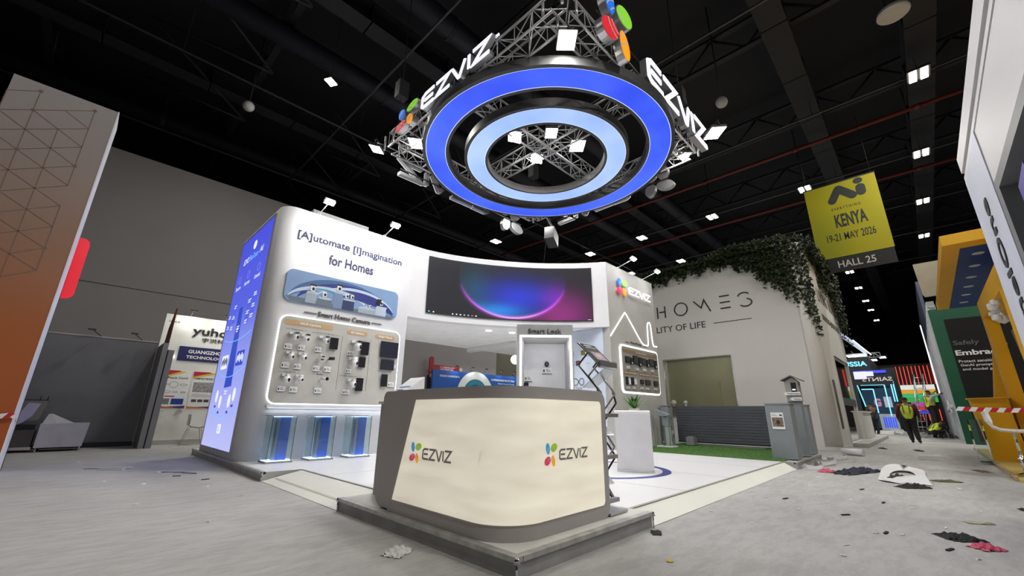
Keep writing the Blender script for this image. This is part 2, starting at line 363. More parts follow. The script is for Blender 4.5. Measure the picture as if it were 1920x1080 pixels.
def wedge(name, pts_low, pts_high, m, parent):
    a, b = [Vector(p) for p in pts_low]; c, d = [Vector(p) for p in pts_high]; c0, d0 = c.copy(), d.copy(); c0.z = d0.z = 0
    return MB().add([a, b, c, d, c0, d0], [(0, 1, 3, 2), (2, 3, 5, 4), (0, 2, 4), (1, 5, 3), (0, 4, 5, 1)]).build(name, m, parent)
wedge('ramp', [(2.15, 7.2, .004), (2.15, 4.62, .004)], [(2.69, 7.12, H), (2.69, 4.62, H)], ramp_m, pf)
wedge('ramp', [(3.97, 2.04, .004), (10.0, 2.04, .004)], [(3.97, 2.25, H), (9.95, 2.25, H)], ramp_m, pf)
dk2 = mat('seam_gray', (.36, .36, .33), .5)
mb = MB(); mb.box(2.665, 2.70, 4.62, 7.14, H + .0015, H + .003); mb.box(3.97, 9.95, 2.235, 2.27, H + .0015, H + .003); mb.build('ramp_trim', dk2, pf)
mb = MB(); mb.obox((2.29, 4.64, .037), (.03, 0, .007), (0, 2.45, 0), (0, 0, .002)); mb.build('ramp_seam', mat('ramp_seam_tan', (.50, .49, .40), .5), pf)
mb = MB()
for x in (5.3, 6.85, 8.6): mb.box(x, x + .006, 2.27, 8.7, H + .0014, H + .0022)
for y in (4.9, 6.3): mb.box(2.7, 12.3, y, y + .005, H + .0014, H + .0022)
mb.build('vinyl_seam', dk2, pf)
# aluminium profile along the top of the exposed edges and ball corners
for a_ in ((2.135, 2.20, 2.03, 4.62), (2.201, 3.98, 2.025, 2.085), (2.135, 2.19, 7.2, 12.5), (10.0, 12.55, 2.025, 2.08)): MB().box(*a_, H - .028, H + .004).build('edge_profile', alum, pf)
for x, y in ((2.14, 2.03), (2.14, 4.61), (3.975, 2.03), (2.14, 7.2), (10.0, 2.03), (12.54, 2.03)):
    mb = MB(); mb.ball((x, y, H - .012), .018, 12)
    for a in range(6): t = a * PI / 3; mb.bar((x, y, H - .012), (x + .02 * math.cos(t), y + .02 * math.sin(t), H - .03), .005, 5)
    mb.bar((x, y, .0), (x, y, H - .02), .008, 8); mb.build('corner_fitting', M['chrome'], pf)
# blue ring printed on floor around the white kiosk
bl = mat('floor_ring_blue', srgb(44, 52, 140), .35)
cx, cy, r0, r1 = 6.3, 4.1, .99, 1.12
mb = MB(); A = [(cx + r1 * math.cos(t), cy + r1 * math.sin(t), H + .0025) for t in [i * PI / 40 for i in range(81)]]; B = [(cx + r0 * math.cos(t), cy + r0 * math.sin(t), H + .0025) for t in [i * PI / 40 for i in range(81)]]
mb.strip(A, B); mb.build('blue_floor_ring', bl, pf)
# artificial turf strip
gr = mat('artificial_turf', srgb(66, 104, 40), .95, noise=(14, .30), bump=(260, .9))
mb = MB(); mb.prism([(9.95, 2.25, H + .002), (12.52, 2.25, H + .002), (12.52, 2.54, H + .002), (13.66, 2.54, H + .002), (13.66, 5.73, H + .002), (9.95, 5.73, H + .002)], (0, 0, .012))
for i in range(6500):
    x, y = rnd.uniform(9.95, 13.6), rnd.uniform(2.27, 5.7); y = max(y, 2.56) if x > 12.5 else y; a = rnd.uniform(0, 6.28); h = rnd.uniform(.012, .022)
    mb.add([(x, y, H + .012), (x + .008 * math.cos(a), y + .008 * math.sin(a), H + .012), (x + rnd.uniform(-.01, .01), y + rnd.uniform(-.01, .01), H + .012 + h)], [(0, 1, 2)])
o = mb.build('artificial_turf', gr); tag(o, 'strip of green artificial turf between the gray gate posts', 'turf', kind='stuff')

# ================= reception counter =================
g = thing('reception_counter', 'gray rounded reception counter with glowing cream front and two colorful logos', 'counter', (2.9, 3.0, H))
def cpath(n0=0.0, r=.36, y_end=3.74, x_end=3.52, X=2.205, Y=2.195, k=28):
    X -= n0; Y -= n0; r += n0
    P = [(X, y_end), (X, (y_end + Y + r) / 2), (X, Y + r)]
    P += [(X + r - r * math.cos(t), Y + r - r * math.sin(t)) for t in [PI / 2 * i / k for i in range(1, k)]]
    P += [(X + r, Y), ((X + r + x_end) / 2, Y), (x_end, Y)]; return P
po = cpath(); 
def seglen(P): 
    L = [0]
    for a, b in zip(P, P[1:]): L.append(L[-1] + math.hypot(a[0] - b[0], a[1] - b[1]))
    return L
# body shell: outer face follows the path with rounded right-hand corners, thickness .42
TOP = 1.20
def topz(s, L, r=.10):
    e = L - s
    return TOP - (r - math.sqrt(max(0, r * r - (r - e) ** 2))) if e < r else TOP
def botz(s, L, r=.10):
    e = L - s
    return H + (r - math.sqrt(max(0, r * r - (r - e) ** 2))) if e < r else H
P = cpath(); Lp = seglen(P)
P2 = P[:-1] + [(3.52 - .1 + .1 * math.sin(t), 2.195) for t in [PI / 2 * i / 8 for i in range(0, 9)]]; L2 = seglen(P2); LL = L2[-1]
inner = [(min(x + .40, 3.52) if i < 10 else x, y + .40) for i, (x, y) in enumerate(P2)]
def inw(p):
    x, y = p; return (max(x, 2.62), max(y, 2.62))
top_o = [(x, y, topz(s, LL)) for (x, y), s in zip(P2, L2)]; bot_o = [(x, y, botz(s, LL)) for (x, y), s in zip(P2, L2)]
top_i = [(*inw(p), topz(s, LL)) for p, s in zip(P2, L2)]; bot_i = [(*inw(p), botz(s, LL)) for p, s in zip(P2, L2)]
mb = MB(); mb.strip(bot_o, top_o, True); mb.strip(top_o, top_i); mb.strip(top_i, bot_i); mb.strip(bot_i, bot_o)
mb.add([top_o[0], bot_o[0], bot_i[0], top_i[0]], [(0, 1, 2, 3)]); mb.build('counter_body', M['graypaint'], g)
# left end piece with rounded corners in elevation
pe = Plane((2.215, 3.74, 0), (0, 1, 0), (0, 0, 1))
prof = [(0, H + .02), (.14, H + .02)] + [(.14 + .12 * math.sin(t), H + .14 - .12 * math.cos(t)) for t in [PI / 2 * i / 8 for i in range(1, 9)]] + [(.26 - .07 + .07 * math.cos(t), TOP - .075 + .07 * math.sin(t)) for t in [PI / 2 * i / 8 for i in range(9)]] + [(0, TOP - .005)]
MB().prism([pe.p(u, v, 0) for u, v in prof], (.38, 0, 0)).build('counter_end', M['graypaint'], g)
# glowing front panel
def at_s(s, L, PP):
    for i in range(len(L) - 1):
        if s <= L[i + 1] or i == len(L) - 2:
            t = (s - L[i]) / (L[i + 1] - L[i]); return (PP[i][0] + (PP[i + 1][0] - PP[i][0]) * t, PP[i][1] + (PP[i + 1][1] - PP[i][1]) * t)
cp = mat('counter_light_panel', srgb(215, 205, 180), .45)
nt = cp.node_tree; b = nt.nodes['Principled BSDF']; tcn = nt.nodes.new('ShaderNodeTexCoord'); mpn = nt.nodes.new('ShaderNodeMapping'); mpn.inputs['Scale'].default_value = (.8, .8, 5)
nn = nt.nodes.new('ShaderNodeTexNoise'); nn.inputs['Scale'].default_value = 1.6; nn.inputs['Detail'].default_value = 5; rr = nt.nodes.new('ShaderNodeValToRGB')
rr.color_ramp.elements[0].position = .3; rr.color_ramp.elements[1].position = .7; rr.color_ramp.elements[0].color = (*srgb(218, 209, 190), 1); rr.color_ramp.elements[1].color = (*srgb(240, 234, 214), 1)
nt.links.new(tcn.outputs['Object'], mpn.inputs['Vector']); nt.links.new(mpn.outputs['Vector'], nn.inputs['Vector']); nt.links.new(nn.outputs['Fac'], rr.inputs['Fac'])
nt.links.new(rr.outputs['Color'], b.inputs['Emission Color']); nt.links.new(rr.outputs['Color'], b.inputs['Base Color']); b.inputs['Emission Strength'].default_value = .58
PF = cpath(.008, x_end=3.60, y_end=3.74, k=60); LF = seglen(PF); A, B = [], []
s0t, s0b, s1 = 3.74 - 3.38, 3.74 - 3.655, LF[-1] - (3.60 - 3.43)
N = 220
for i in range(N + 1):
    f = i / N; st = s0t + (s1 - s0t) * f; sb = s0b + (s1 - s0b) * f; e = (s1 - st)
    rr_ = .035; dz = rr_ - math.sqrt(max(0, rr_ ** 2 - (rr_ - e) ** 2)) if e < rr_ else 0
    a = at_s(st, LF, PF); c = at_s(sb, LF, PF); A.append((*a, 1.105 - dz)); B.append((*c, .235 + dz))
mbp = MB().strip(A, B, True); lp = mbp.build('light_panel', cp, g)
# two logos standing on the panel
la = Plane((2.1955, 3.41, .57), (0, -1, 0), (0, 0, 1), (-1, 0, 0)); lb = Plane((2.61, 2.1855, .60), (1, 0, 0), (0, 0, 1), (0, -1, 0))
gl = glow('logo_gray', (104, 101, 99), .35, base=srgb(104, 101, 99)); PB = {k: glow('backlit_' + k, v, .5, base=srgb(*v)) for k, v in dict(blue=(60, 150, 205), green=(150, 185, 50), red=(205, 60, 100), orange=(232, 170, 50)).items()}
logo(la, 0, 0, .17, .17, .03, .40, .095, .035, lp, PB, 0.0, .002, gl, lw=.17)
logo(lb, 0, 0, .15, .175, .035, .385, .085, .04, lp, PB, 0.0, .002, gl, lw=.17)
text('trademark', la, 'TM', .605, .12, .018, .008, gl, lp); text('trademark', lb, 'TM', .575, .12, .018, .008, gl, lp)
# side cabinet behind the counter's left end
sc = thing('side_cabinet', 'gray side cabinet with white top behind the left end of the counter', 'cabinet', (2.8, 4.3, H))
MB().box(2.52, 3.1, 4.01, 4.60, H + .002, 1.085).build('cabinet_body', mat('cabinet_gray', srgb(168, 170, 172), .45), sc)
MB().box(2.50, 3.12, 4.005, 4.63, 1.085, 1.11).build('cabinet_top', M['white'], sc)
# angled display box on it
w_ = thing('tilted_display_box', 'white tilted display box with a printed blue sheet on the side cabinet', 'display', (2.8, 4.3, 1.11))
MB().add([(2.53, 4.57, 1.111), (2.53, 4.26, 1.111), (2.87, 4.26, 1.111), (2.87, 4.57, 1.111), (2.53, 4.57, 1.15), (2.53, 4.26, 1.15), (2.87, 4.26, 1.40), (2.87, 4.57, 1.40)],
         [(0, 3, 2, 1), (4, 5, 6, 7), (0, 1, 5, 4), (1, 2, 6, 5), (2, 3, 7, 6), (3, 0, 4, 7)]).build('box_body', M['white'], w_)
sl = Plane((2.53, 4.57, 1.15), (0, -1, 0), (.34, 0, .25)); sl.N = Vector((-.25, 0, .34)).normalized()
sheet = plate(sl, rrect(.02, .29, .02, .36, .01), .001, .003).build('printed_sheet', mat('pale_sheet', (.75, .78, .8), .5), w_)
mb = MB()
for i in range(5): plate(sl, rrect(.04 + .045 * i, .075 + .045 * i, .06, .12, .004), .003, .004, mb)
mb.build('print', mat('print_gray', (.2, .25, .3), .5), sheet)
mb = MB(); plate(sl, rrect(.04, .27, .20, .23, .004), .003, .004, mb); plate(sl, rrect(.04, .20, .15, .165, .004), .003, .004, mb); mb.build('print', mat('print_blue', srgb(50, 110, 180), .5), sheet)
# ================= display wall with security cameras =================
bw = thing('camera_display_wall', 'tall white display wall with rounded corner, blue light box and security camera board', 'display wall', (3.7, 9.5, H))
def rounded_plan(x0, x1, y0, y1, r, k=8):
    return [(x0, y1), (x0, y0 + r)] + [(x0 + r - r * math.cos(t), y0 + r - r * math.sin(t)) for t in [PI / 2 * i / k for i in range(1, k)]] + [(x0 + r, y0), (x1, y0), (x1, y1)]
pl_ = rounded_plan(2.16, 5.25, 8.74, 11.85, .30)
mb = MB(); n = len(pl_); T_ = 5.12
mb.prism([(x, y, H) for x, y in pl_], (0, 0, T_ - H), True); mb.build('wall_body', M['wall'], bw)
MB().box(3.0, 4.4, 9.6, 11.0, T_, 5.62).build('roof_box', mat('roof_box_gray', (.30, .30, .30), .6), bw)
# light box on the side
lb = Plane((2.16, 11.65, .265), (0, -1, 0), (0, 0, 1), (-1, 0, 0)); LW, LH = 2.47, 4.74
frame(lb, rrect(-.03, LW + .03, -.03, LH + .03, .01), rrect(0, LW, 0, LH, .005), 0, .03).build('lightbox_frame', M['graypaint'], bw)
lbm = glow('lightbox_blue', (108, 116, 226), .95)
nt = lbm.node_tree; b = nt.nodes['Principled BSDF']; tcn = nt.nodes.new('ShaderNodeTexCoord'); sx = nt.nodes.new('ShaderNodeSeparateXYZ'); rr = nt.nodes.new('ShaderNodeValToRGB')
nt.links.new(tcn.outputs['Generated'], sx.inputs[0]); nt.links.new(sx.outputs['Z'], rr.inputs['Fac']); e = rr.color_ramp.elements
e[0].position = 0; e[0].color = (*srgb(190, 194, 246), 1); e[1].position = 1; e[1].color = (*srgb(66, 76, 214), 1)
q = rr.color_ramp.elements.new(.35); q.color = (*srgb(150, 160, 238), 1); q = rr.color_ramp.elements.new(.62); q.color = (*srgb(84, 96, 222), 1)
nt.links.new(rr.outputs['Color'], b.inputs['Emission Color'])
lbo = plate(lb, rrect(0, LW, 0, LH, .005), .002, .02).build('lightbox', lbm, bw); tag(lbo, 'glowing blue light box panel')
wp = glow('lit_white_print', (235, 240, 255), .95); cy = glow('lit_cyan_print', (120, 200, 255), .9); dkb = glow('lit_deep_blue', (52, 80, 205), .8); lt = glow('lit_pale_blue', (140, 150, 250), .9)
Z0 = .265; uy = lambda y: 11.65 - y; vz = lambda z: z - Z0
plate(lb, ell(uy(10.45), vz(4.68), .13, .11), .0205, .022).build('print', wp, lbo)
text('lettering', lb, 'EZVIZ', uy(11.2), vz(4.32), .42, .14, wp, lbo, n0=.0205, depth=.002, bold=.015, shear=.2)
text('lettering', lb, 'BlueOcean', uy(10.72), vz(4.32), .66, .15, cy, lbo, n0=.0205, depth=.002, bold=.005, shear=.2)
text('lettering', lb, 'AI', uy(9.95), vz(4.34), .24, .14, wp, lbo, n0=.0205, depth=.002, bold=.015, shear=.2)
for y, s_ in ((11.25, 'Secure'), (10.52, 'Accurate'), (9.75, 'Connected')):
    line_strip(lb, ell(uy(y), vz(3.97), .10, .09, 0, 14) + ell(uy(y), vz(3.97), .10, .09, 0, 14)[:1], .012, .0205, .022).build('icon', lt, lbo)
    text('lettering', lb, s_, uy(y) - .21, vz(3.72), .42, .10, wp, lbo, n0=.0205, depth=.002, bold=.01)
mb = MB(); rn = random.Random(3)
for y, z in ((11.45, 3.22), (11.1, 3.34), (9.95, 3.2), (9.6, 3.34)): plate(lb, rrect(uy(y) - .14, uy(y) + .17, vz(z) - .45, vz(z) + .12, .02), .0205, .021, mb)
mb.build('print_block', glow('lit_mid_blue', (84, 100, 226), .9), lbo)
mb = MB()
for y, z in ((11.45, 3.1), (11.45, 2.85), (11.1, 3.3), (11.1, 3.05), (11.1, 2.8), (9.95, 3.25), (9.95, 3.0), (9.95, 2.8), (9.6, 3.35), (9.6, 3.1), (9.6, 2.88), (10.5, 2.74), (10.5, 2.68), (10.42, 1.36)):
    for k in range(2): plate(lb, rrect(uy(y) - .10, uy(y) + rn.uniform(.05, .12), vz(z) - .05 * k, vz(z) + .025 - .05 * k, .004), .0212, .022, mb)
mb.build('print_lines', wp, lbo)
plate(lb, [(uy(10.70), vz(3.19)), (uy(10.40), vz(3.19)), (uy(10.05), vz(1.46)), (uy(10.64), vz(1.44))], .0205, .0208).build('print_beam', dkb, lbo)
for zc, zr in ((2.53, .1), (1.82, .16), (1.0, .14)):
    pts = [(uy(11.3 - i * .09) if False else .15 + i * (LW - .3) / 20, vz(zc) - zr * math.sin(PI * i / 20)) for i in range(21)]
    line_strip(lb, pts, .018, .0205, .0215).build('print_arc', cy, lbo)
for y in (11.04, 9.79):
    ph = plate(lb, rrect(uy(y) - .28, uy(y) + .26, vz(1.86), vz(2.16), .03), .0208, .023).build('photo_print', wp if y > 10 else dkb, lbo)
    mb = MB()
    for k in range(5): plate(lb, ell(uy(y) - .2 + k * .1, vz(2.0 + .04 * (k % 2)), .04, .08), .0232, .024, mb)
    mb.build('photo_shapes', mat('print_dark', (.05, .06, .09), .5) if y > 10 else wp, ph)
for y, z in ((11.11, 1.28), (10.73, 1.16), (10.0, 1.17), (9.70, 1.29)): 
    plate(lb, ell(uy(y), vz(z), .10, .13), .0208, .022).build('print_oval', wp, lbo)
    plate(lb, rrect(uy(y) - .07, uy(y) + .07, vz(z) - .24, vz(z) - .19, .004), .0208, .022).build('print_lines', dkb, lbo)
sq = plate(lb, rrect(uy(10.35) - .13, uy(10.35) + .13, vz(.54), vz(.72), .02), .0208, .023).build('print_square', wp, lbo)
text('lettering', lb, 'OUR\nIMPACT', uy(10.35) - .08, vz(.58), .16, .1, dkb, sq, n0=.0232, depth=.001)
# front of the wall
F = Plane((0, 8.74, 0), (1, 0, 0), (0, 0, 1), (0, -1, 0))
text('lettering', F, '[A]utomate [I]magination', 2.50, 4.425, 2.46, .215, M['bluetext'], bw, n0=.001, depth=.006, bold=.022)
text('lettering', F, 'for Homes', 3.20, 4.05, 1.04, .23, M['bluetext'], bw, n0=.001, depth=.006, bold=.022)
# picture banner
bn = plate(F, rrect(2.42, 4.93, 3.10, 3.76, .13), .002, .05).build('picture_banner', mat('banner_sky_blue', srgb(128, 158, 198), .4), bw)
mats_sw = [mat('swoosh_deep', srgb(44, 56, 132), .4), mat('swoosh_pale', srgb(190, 208, 228), .4), mat('swoosh_slate', srgb(70, 104, 150), .4), mat('swoosh_teal', srgb(74, 150, 180), .4)]
def arcband(cx, cz, rx, rz, w, a0, a1, k=26):
    return [(cx + rx * math.cos(a0 + (a1 - a0) * i / k), cz + rz * math.sin(a0 + (a1 - a0) * i / k)) for i in range(k + 1)] + [(cx + (rx - w * max(0, math.sin(PI * i / k)) ** .7) * math.cos(a0 + (a1 - a0) * i / k), cz + (rz - w * .8 * max(0, math.sin(PI * i / k)) ** .7) * math.sin(a0 + (a1 - a0) * i / k)) for i in range(k, -1, -1)]
# the last arcs stay inside the rounded banner
for j, (cx, cz, rx, rz, w, a0, a1, mi) in enumerate(((3.6, 3.12, 1.12, .60, .34, .10, PI - .10, 2), (3.75, 3.12, 1.10, .54, .20, .12, PI - .12, 0), (3.35, 3.13, .88, .40, .12, .1, PI - .1, 1), (3.9, 3.12, .95, .50, .08, .2, PI - .3, 1), (3.2, 3.13, .60, .34, .05, .4, 2.3, 3), (4.1, 3.12, .72, .40, .24, .1, 2.4, 0))):
    poly = arcband(cx, cz, rx, rz, w, a0, a1); A = poly[:27]; B = poly[27:][::-1]
    MB().strip([F.p(u, v, .0505 + j * .0004) for u, v in A], [F.p(u, v, .0505 + j * .0004) for u, v in B]).build('swoosh', mats_sw[mi], bn)
plm = [mat('plinth_silver', srgb(160, 172, 184), .5), mat('plinth_blue', srgb(120, 142, 178), .5), mat('plinth_navy', srgb(42, 52, 96), .5), mat('plinth_white', srgb(186, 198, 212), .5), mat('plinth_slate', srgb(104, 116, 130), .5)]
MB().strip([F.p(2.55, 3.105, .0532), F.p(4.8, 3.105, .0532)], [F.p(2.45, 3.2, .0532), F.p(4.9, 3.16, .0532)]).build('picture_floor', plm[4], bn)
for u0, u1, v0, v1, k, rnd_ in ((2.83, 3.04, 3.12, 3.33, 0, 0), (3.07, 3.37, 3.115, 3.27, 4, 1), (3.40, 3.59, 3.115, 3.44, 1, 0), (3.60, 3.86, 3.11, 3.32, 2, 0), (3.97, 4.38, 3.11, 3.23, 0, 1), (4.38, 4.64, 3.115, 3.30, 3, 0)):
    o = plate(F, [(u0, v0), (u1, v0), (u1, v1), (u0, v1)], .0535, .0545).build('printed_plinth', plm[k], bn)
    if rnd_: plate(F, ell((u0 + u1) / 2, v1, (u1 - u0) / 2, .025), .0546, .055).build('plinth_top', plm[3], o)
    else: plate(F, [(u0, v1), (u1, v1), (u1 + .03, v1 + .035), (u0 + .03, v1 + .035)], .0535, .0545).build('plinth_top', plm[3], o)
for u, v, s_ in ((2.95, 3.37, 1), (3.2, 3.30, .9), (3.49, 3.49, 1), (3.68, 3.37, .8), (3.8, 3.37, .8), (4.1, 3.26, .5), (4.24, 3.26, .5), (4.5, 3.36, .9)):
    o = plate(F, rrect(u - .05 * s_, u + .05 * s_, v, v + .13 * s_, .03 * s_), .0555, .057).build('printed_camera', mat('print_white', (.75, .76, .78), .4), bn)
    plate(F, ell(u + .01, v + .055 * s_, .028 * s_, .035 * s_), .0572, .058).build('camera_face', M['black'], o)
    if s_ == 1: plate(F, rrect(u - .06, u + .07, v + .12, v + .155, .015), .0572, .058).build('camera_face', M['black'], o)
plate(F, [(4.36, 3.36), (4.47, 3.36), (4.51, 3.5), (4.40, 3.5)], .0575, .0585).build('printed_solar_panel', M['black'], bn)
# section title with dashes
gtx = mat('title_gray', srgb(118, 116, 112), .35, .2)
text('raised_title', F, 'Smart Home Camera', 3.14, 2.875, 1.16, .11, gtx, bw, n0=.001, depth=.03, bold=.008)
MB().box(2.87, 3.11, 8.712, 8.739, 2.915, 2.935).build('title_dash', gtx, bw); MB().box(4.34, 4.58, 8.712, 8.739, 2.92, 2.94).build('title_dash', gtx, bw)
# product board
bd = plate(F, rrect(2.46, 5.07, 1.13, 2.79, .14), .002, .04).build('product_board', mat('board_gray', srgb(188, 186, 180), .5), bw)
frame(F, rrect(2.438, 5.092, 1.108, 2.812, .155), rrect(2.462, 5.068, 1.132, 2.788, .14), .002, .032).build('led_frame', M['led'], bd)
tan = mat('tan_label', srgb(196, 160, 118), .5)
for u0, u1, v0, v1, s_, tu, tw in ((2.53, 3.48, 2.625, 2.725, 'Wi-Fi Camera', 2.81, .41), (3.79, 4.26, 2.60, 2.69, '4G Camera', 3.87, .30), (4.45, 4.93, 2.60, 2.69, 'Solar Panel', 4.53, .34)):
    o = plate(F, rrect(u0, u1, v0, v1, .035), .0402, .046).build('heading_plate', tan, bd)
    text('lettering', F, s_, tu, (v0 + v1) / 2 - .025, tw, .052, M['whiteprint'], o, n0=.0462, depth=.002, bold=.02)
for s_, u0, w, v in (('Multi-lens', 2.67, .22, 2.525), ('Multi-lens Battery', 3.16, .38, 2.515), ('Pan & Tilt', 2.67, .21, 1.69), ('Bullet', 3.28, .13, 1.69), ('Wild Animal', 3.83, .22, 1.695)):
    text('lettering', F, s_, u0, v, w, .032, M['darktext'], bd, n0=.0402, depth=.002)
    mb = MB(); plate(F, rrect(u0 - .10, u0 - .025, v + .013, v + .018, .001), .0402, .0415, mb); plate(F, rrect(u0 + w + .02, u0 + w + .09, v + .013, v + .018, .001), .0402, .0415, mb); mb.build('heading_line', M['darktext'], bd)
mb = MB()
for u in (3.70, 4.35): plate(F, rrect(u, u + .006, 1.42, 2.54, .002), .0402, .0415, mb)
mb.build('divider_line', M['darktext'], bd)
MB().box(2.46, 5.07, 8.66, 8.738, 1.045, 1.088).build('bottom_ledge', M['white'], bw); MB().box(2.5, 5.03, 8.675, 8.70, 1.036, 1.0445).build('ledge_led', glow('led_cool_white', (225, 235, 255), 1.4), bw)
area('ledge_light', (3.76, 8.66, 1.02), 2.5, 4.5, (.86, .91, 1), aim=(3.76, 8.70, .2), sy=.04)
text('lettering', F, 'AAAA', 2.50, 1.185, .07, .02, M['darktext'], bd, n0=.0402, depth=.002) if False else None
# cameras on the board
wh = mat('camera_white', (.82, .82, .83), .3); lens = mat('lens_black', (.01, .01, .012), .15)
def sec_camera(u0, u1, v0, v1, kind, label):
    cu, w, h = (u0 + u1) / 2, u1 - u0, v1 - v0
    t = thing('security_camera', label, 'security camera', (cu, 8.70, v0), 'security cameras on the product board')
    n_ = .04; Pn = F.p
    if kind in ('dual', 'ball', 'tall'):
        MB().box(cu - w * .5, cu + w * .1, 8.62, 8.70, v1 - h * .24, v1 - .0).build('wall_mount', wh, t)
        o = MB().ball((cu + w * .12, 8.55, v0 + h * .40), h * .36, 18, (1.0, .95, 1.05)).build('camera_head', wh, t)
        MB().ball((cu + w * .26, 8.55 - h * .20, v0 + h * .38), h * .19, 12, (1.0, .9, 1.15)).build('lens', lens, o)
        MB().box(cu - w * .05, cu + w * .42, 8.51, 8.64, v1 - h * .30, v1 - h * .06).build('upper_body', wh, t)
        if kind == 'dual': 
            MB().ball((cu + w * .18, 8.50, v1 - h * .14), h * .14, 12, (2.0, .5, .62)).build('upper_lens', lens, t)
        if kind == 'tall': MB().bar((cu + w * .12, 8.56, v0 + h * .35), (cu + w * .12, 8.56, v1), h * .27, 16).build('body', wh, t)
    elif kind == 'double':
        for k in (0, 1):
            o = MB().obox((u0 + .01 + .01 * k, 8.52, v0 + h * .5 * k), (w * .7, 0, 0), (0, .10, .02), (0, .02, h * .32)).build('camera_head', wh, t)
            MB().obox((u0 + .02 + .01 * k, 8.512, v0 + h * .5 * k + .01), (w * .6, 0, 0), (0, .006, .001), (0, .01, h * .2)).build('lens', lens, o)
        MB().box(cu - .02, cu + .02, 8.6, 8.70, v0 + .02, v0 + .06).build('wall_mount', wh, t)
    elif kind == 'bullet':
        o = MB().bar((cu - w * .25, 8.62, v0 + h * .6), (cu + w * .3, 8.50, v0 + h * .55), h * .33, 16).build('camera_head', wh, t)
        MB().bar((cu + w * .3, 8.50, v0 + h * .55), (cu + w * .32, 8.49, v0 + h * .55), h * .38, 16).build('lens', lens, o)
        MB().bar((cu - w * .3, 8.60, v0 + h * .5), (cu - w * .35, 8.70, v0 + h * .2), .013, 8).build('wall_mount', wh, t)
    elif kind == 'dark':
        MB().bar((cu - w * .35, 8.60, v0 + h * .5), (cu + w * .2, 8.52, v0 + h * .5), h * .38, 14).build('camera_head', M['black'], t)
        MB().bar((cu - w * .2, 8.58, v0 + h * .5), (cu - w * .3, 8.70, v0 + h * .3), .012, 8).build('wall_mount', M['black'], t)
for a in ((2.63, 2.78, 2.30, 2.47, 'dual', 'white dual-lens camera with wide black visor, first under the multi-lens heading'), (2.86, 2.97, 2.28, 2.46, 'dual', 'white dual-lens camera second under the multi-lens heading'),
          (2.63, 2.75, 1.92, 2.09, 'ball', 'white ball camera just above the pan and tilt heading, first in its row'), (2.86, 2.98, 1.92, 2.09, 'ball', 'white ball camera just above the pan and tilt heading, second in its row'),
          (2.62, 2.74, 1.48, 1.67, 'ball', 'white ball camera first under the pan and tilt heading'), (2.87, 2.98, 1.51, 1.66, 'tall', 'white capsule camera second under the pan and tilt heading'),
          (3.20, 3.37, 2.30, 2.47, 'dual', 'white dual-lens camera beside a solar panel under the battery heading'), (3.23, 3.33, 1.96, 2.09, 'double', 'white floodlight camera with two stacked heads'),
          (3.44, 3.54, 1.98, 2.07, 'dark', 'small black tube camera on the product board'), (3.32, 3.44, 1.56, 1.65, 'bullet', 'white bullet camera with black front under the bullet heading'),
          (3.89, 4.07, 2.23, 2.47, 'dual', 'white dual-lens camera under the cellular camera heading'), (3.88, 4.03, 1.89, 2.10, 'tall', 'white capsule camera beside the smallest upright solar panel'),
          (3.91, 4.04, 1.46, 1.65, 'ball', 'white ball camera under the wild animal heading')): sec_camera(*a)
pvm = mat('solar_cell_black', (.012, .012, .016), .3, noise=(60, .3)); pvm2 = mat('solar_cell_navy', (.02, .022, .04), .3)
for u0, u1, v0, v1, l in ((3.44, 3.61, 2.23, 2.47, 'black solar panel under the battery camera heading'), (4.13, 4.31, 2.18, 2.47, 'tall black solar panel at the top beside the dual-lens camera'), (4.11, 4.26, 1.91, 2.13, 'small upright black solar panel above the wild animal heading'),
                          (4.10, 4.26, 1.41, 1.68, 'black solar panel beside the wild animal ball camera'), (4.59, 5.03, 2.18, 2.54, 'widest black solar panel at the top of the solar panel column'),
                          (4.63, 4.96, 1.90, 2.13, 'wide black solar panel in the middle of its column'), (4.68, 4.83, 1.53, 1.80, 'upright black solar panel at the bottom of the solar panel column')):
    t = thing('solar_panel', l, 'solar panel', ((u0 + u1) / 2, 8.7, v0), 'solar panels on the product board')
    fr = plate(F, rrect(u0, u1, v0, v1, .008), .075, .09).build('panel_frame', M['black'], t); plate(F, rrect(u0 + .008, u1 - .008, v0 + .008, v1 - .008, .004), .09, .0915).build('solar_cells', pvm if u1 - u0 < .3 else pvm2, t)
    MB().box((u0 + u1) / 2 - .02, (u0 + u1) / 2 + .02, 8.665, 8.70, (v0 + v1) / 2 - .02, (v0 + v1) / 2 + .02).build('wall_bracket', M['black'], t)
LBL = [(2.59, 2.73, 2.14, 2.25), (2.84, 2.97, 2.14, 2.25), (2.59, 2.73, 1.78, 1.89), (2.82, 2.95, 1.77, 1.88), (2.59, 2.73, 1.34, 1.44), (2.81, 2.95, 1.33, 1.44), (3.17, 3.30, 2.14, 2.25), (3.18, 3.31, 1.76, 1.87), (3.40, 3.54, 1.76, 1.87), (3.27, 3.41, 1.33, 1.44), (3.85, 3.99, 2.14, 2.24), (3.85, 3.98, 1.77, 1.86), (3.85, 3.99, 1.33, 1.43), (4.87, 5.02, 1.53, 1.64), (4.965, 5.035, 1.95, 2.03)]
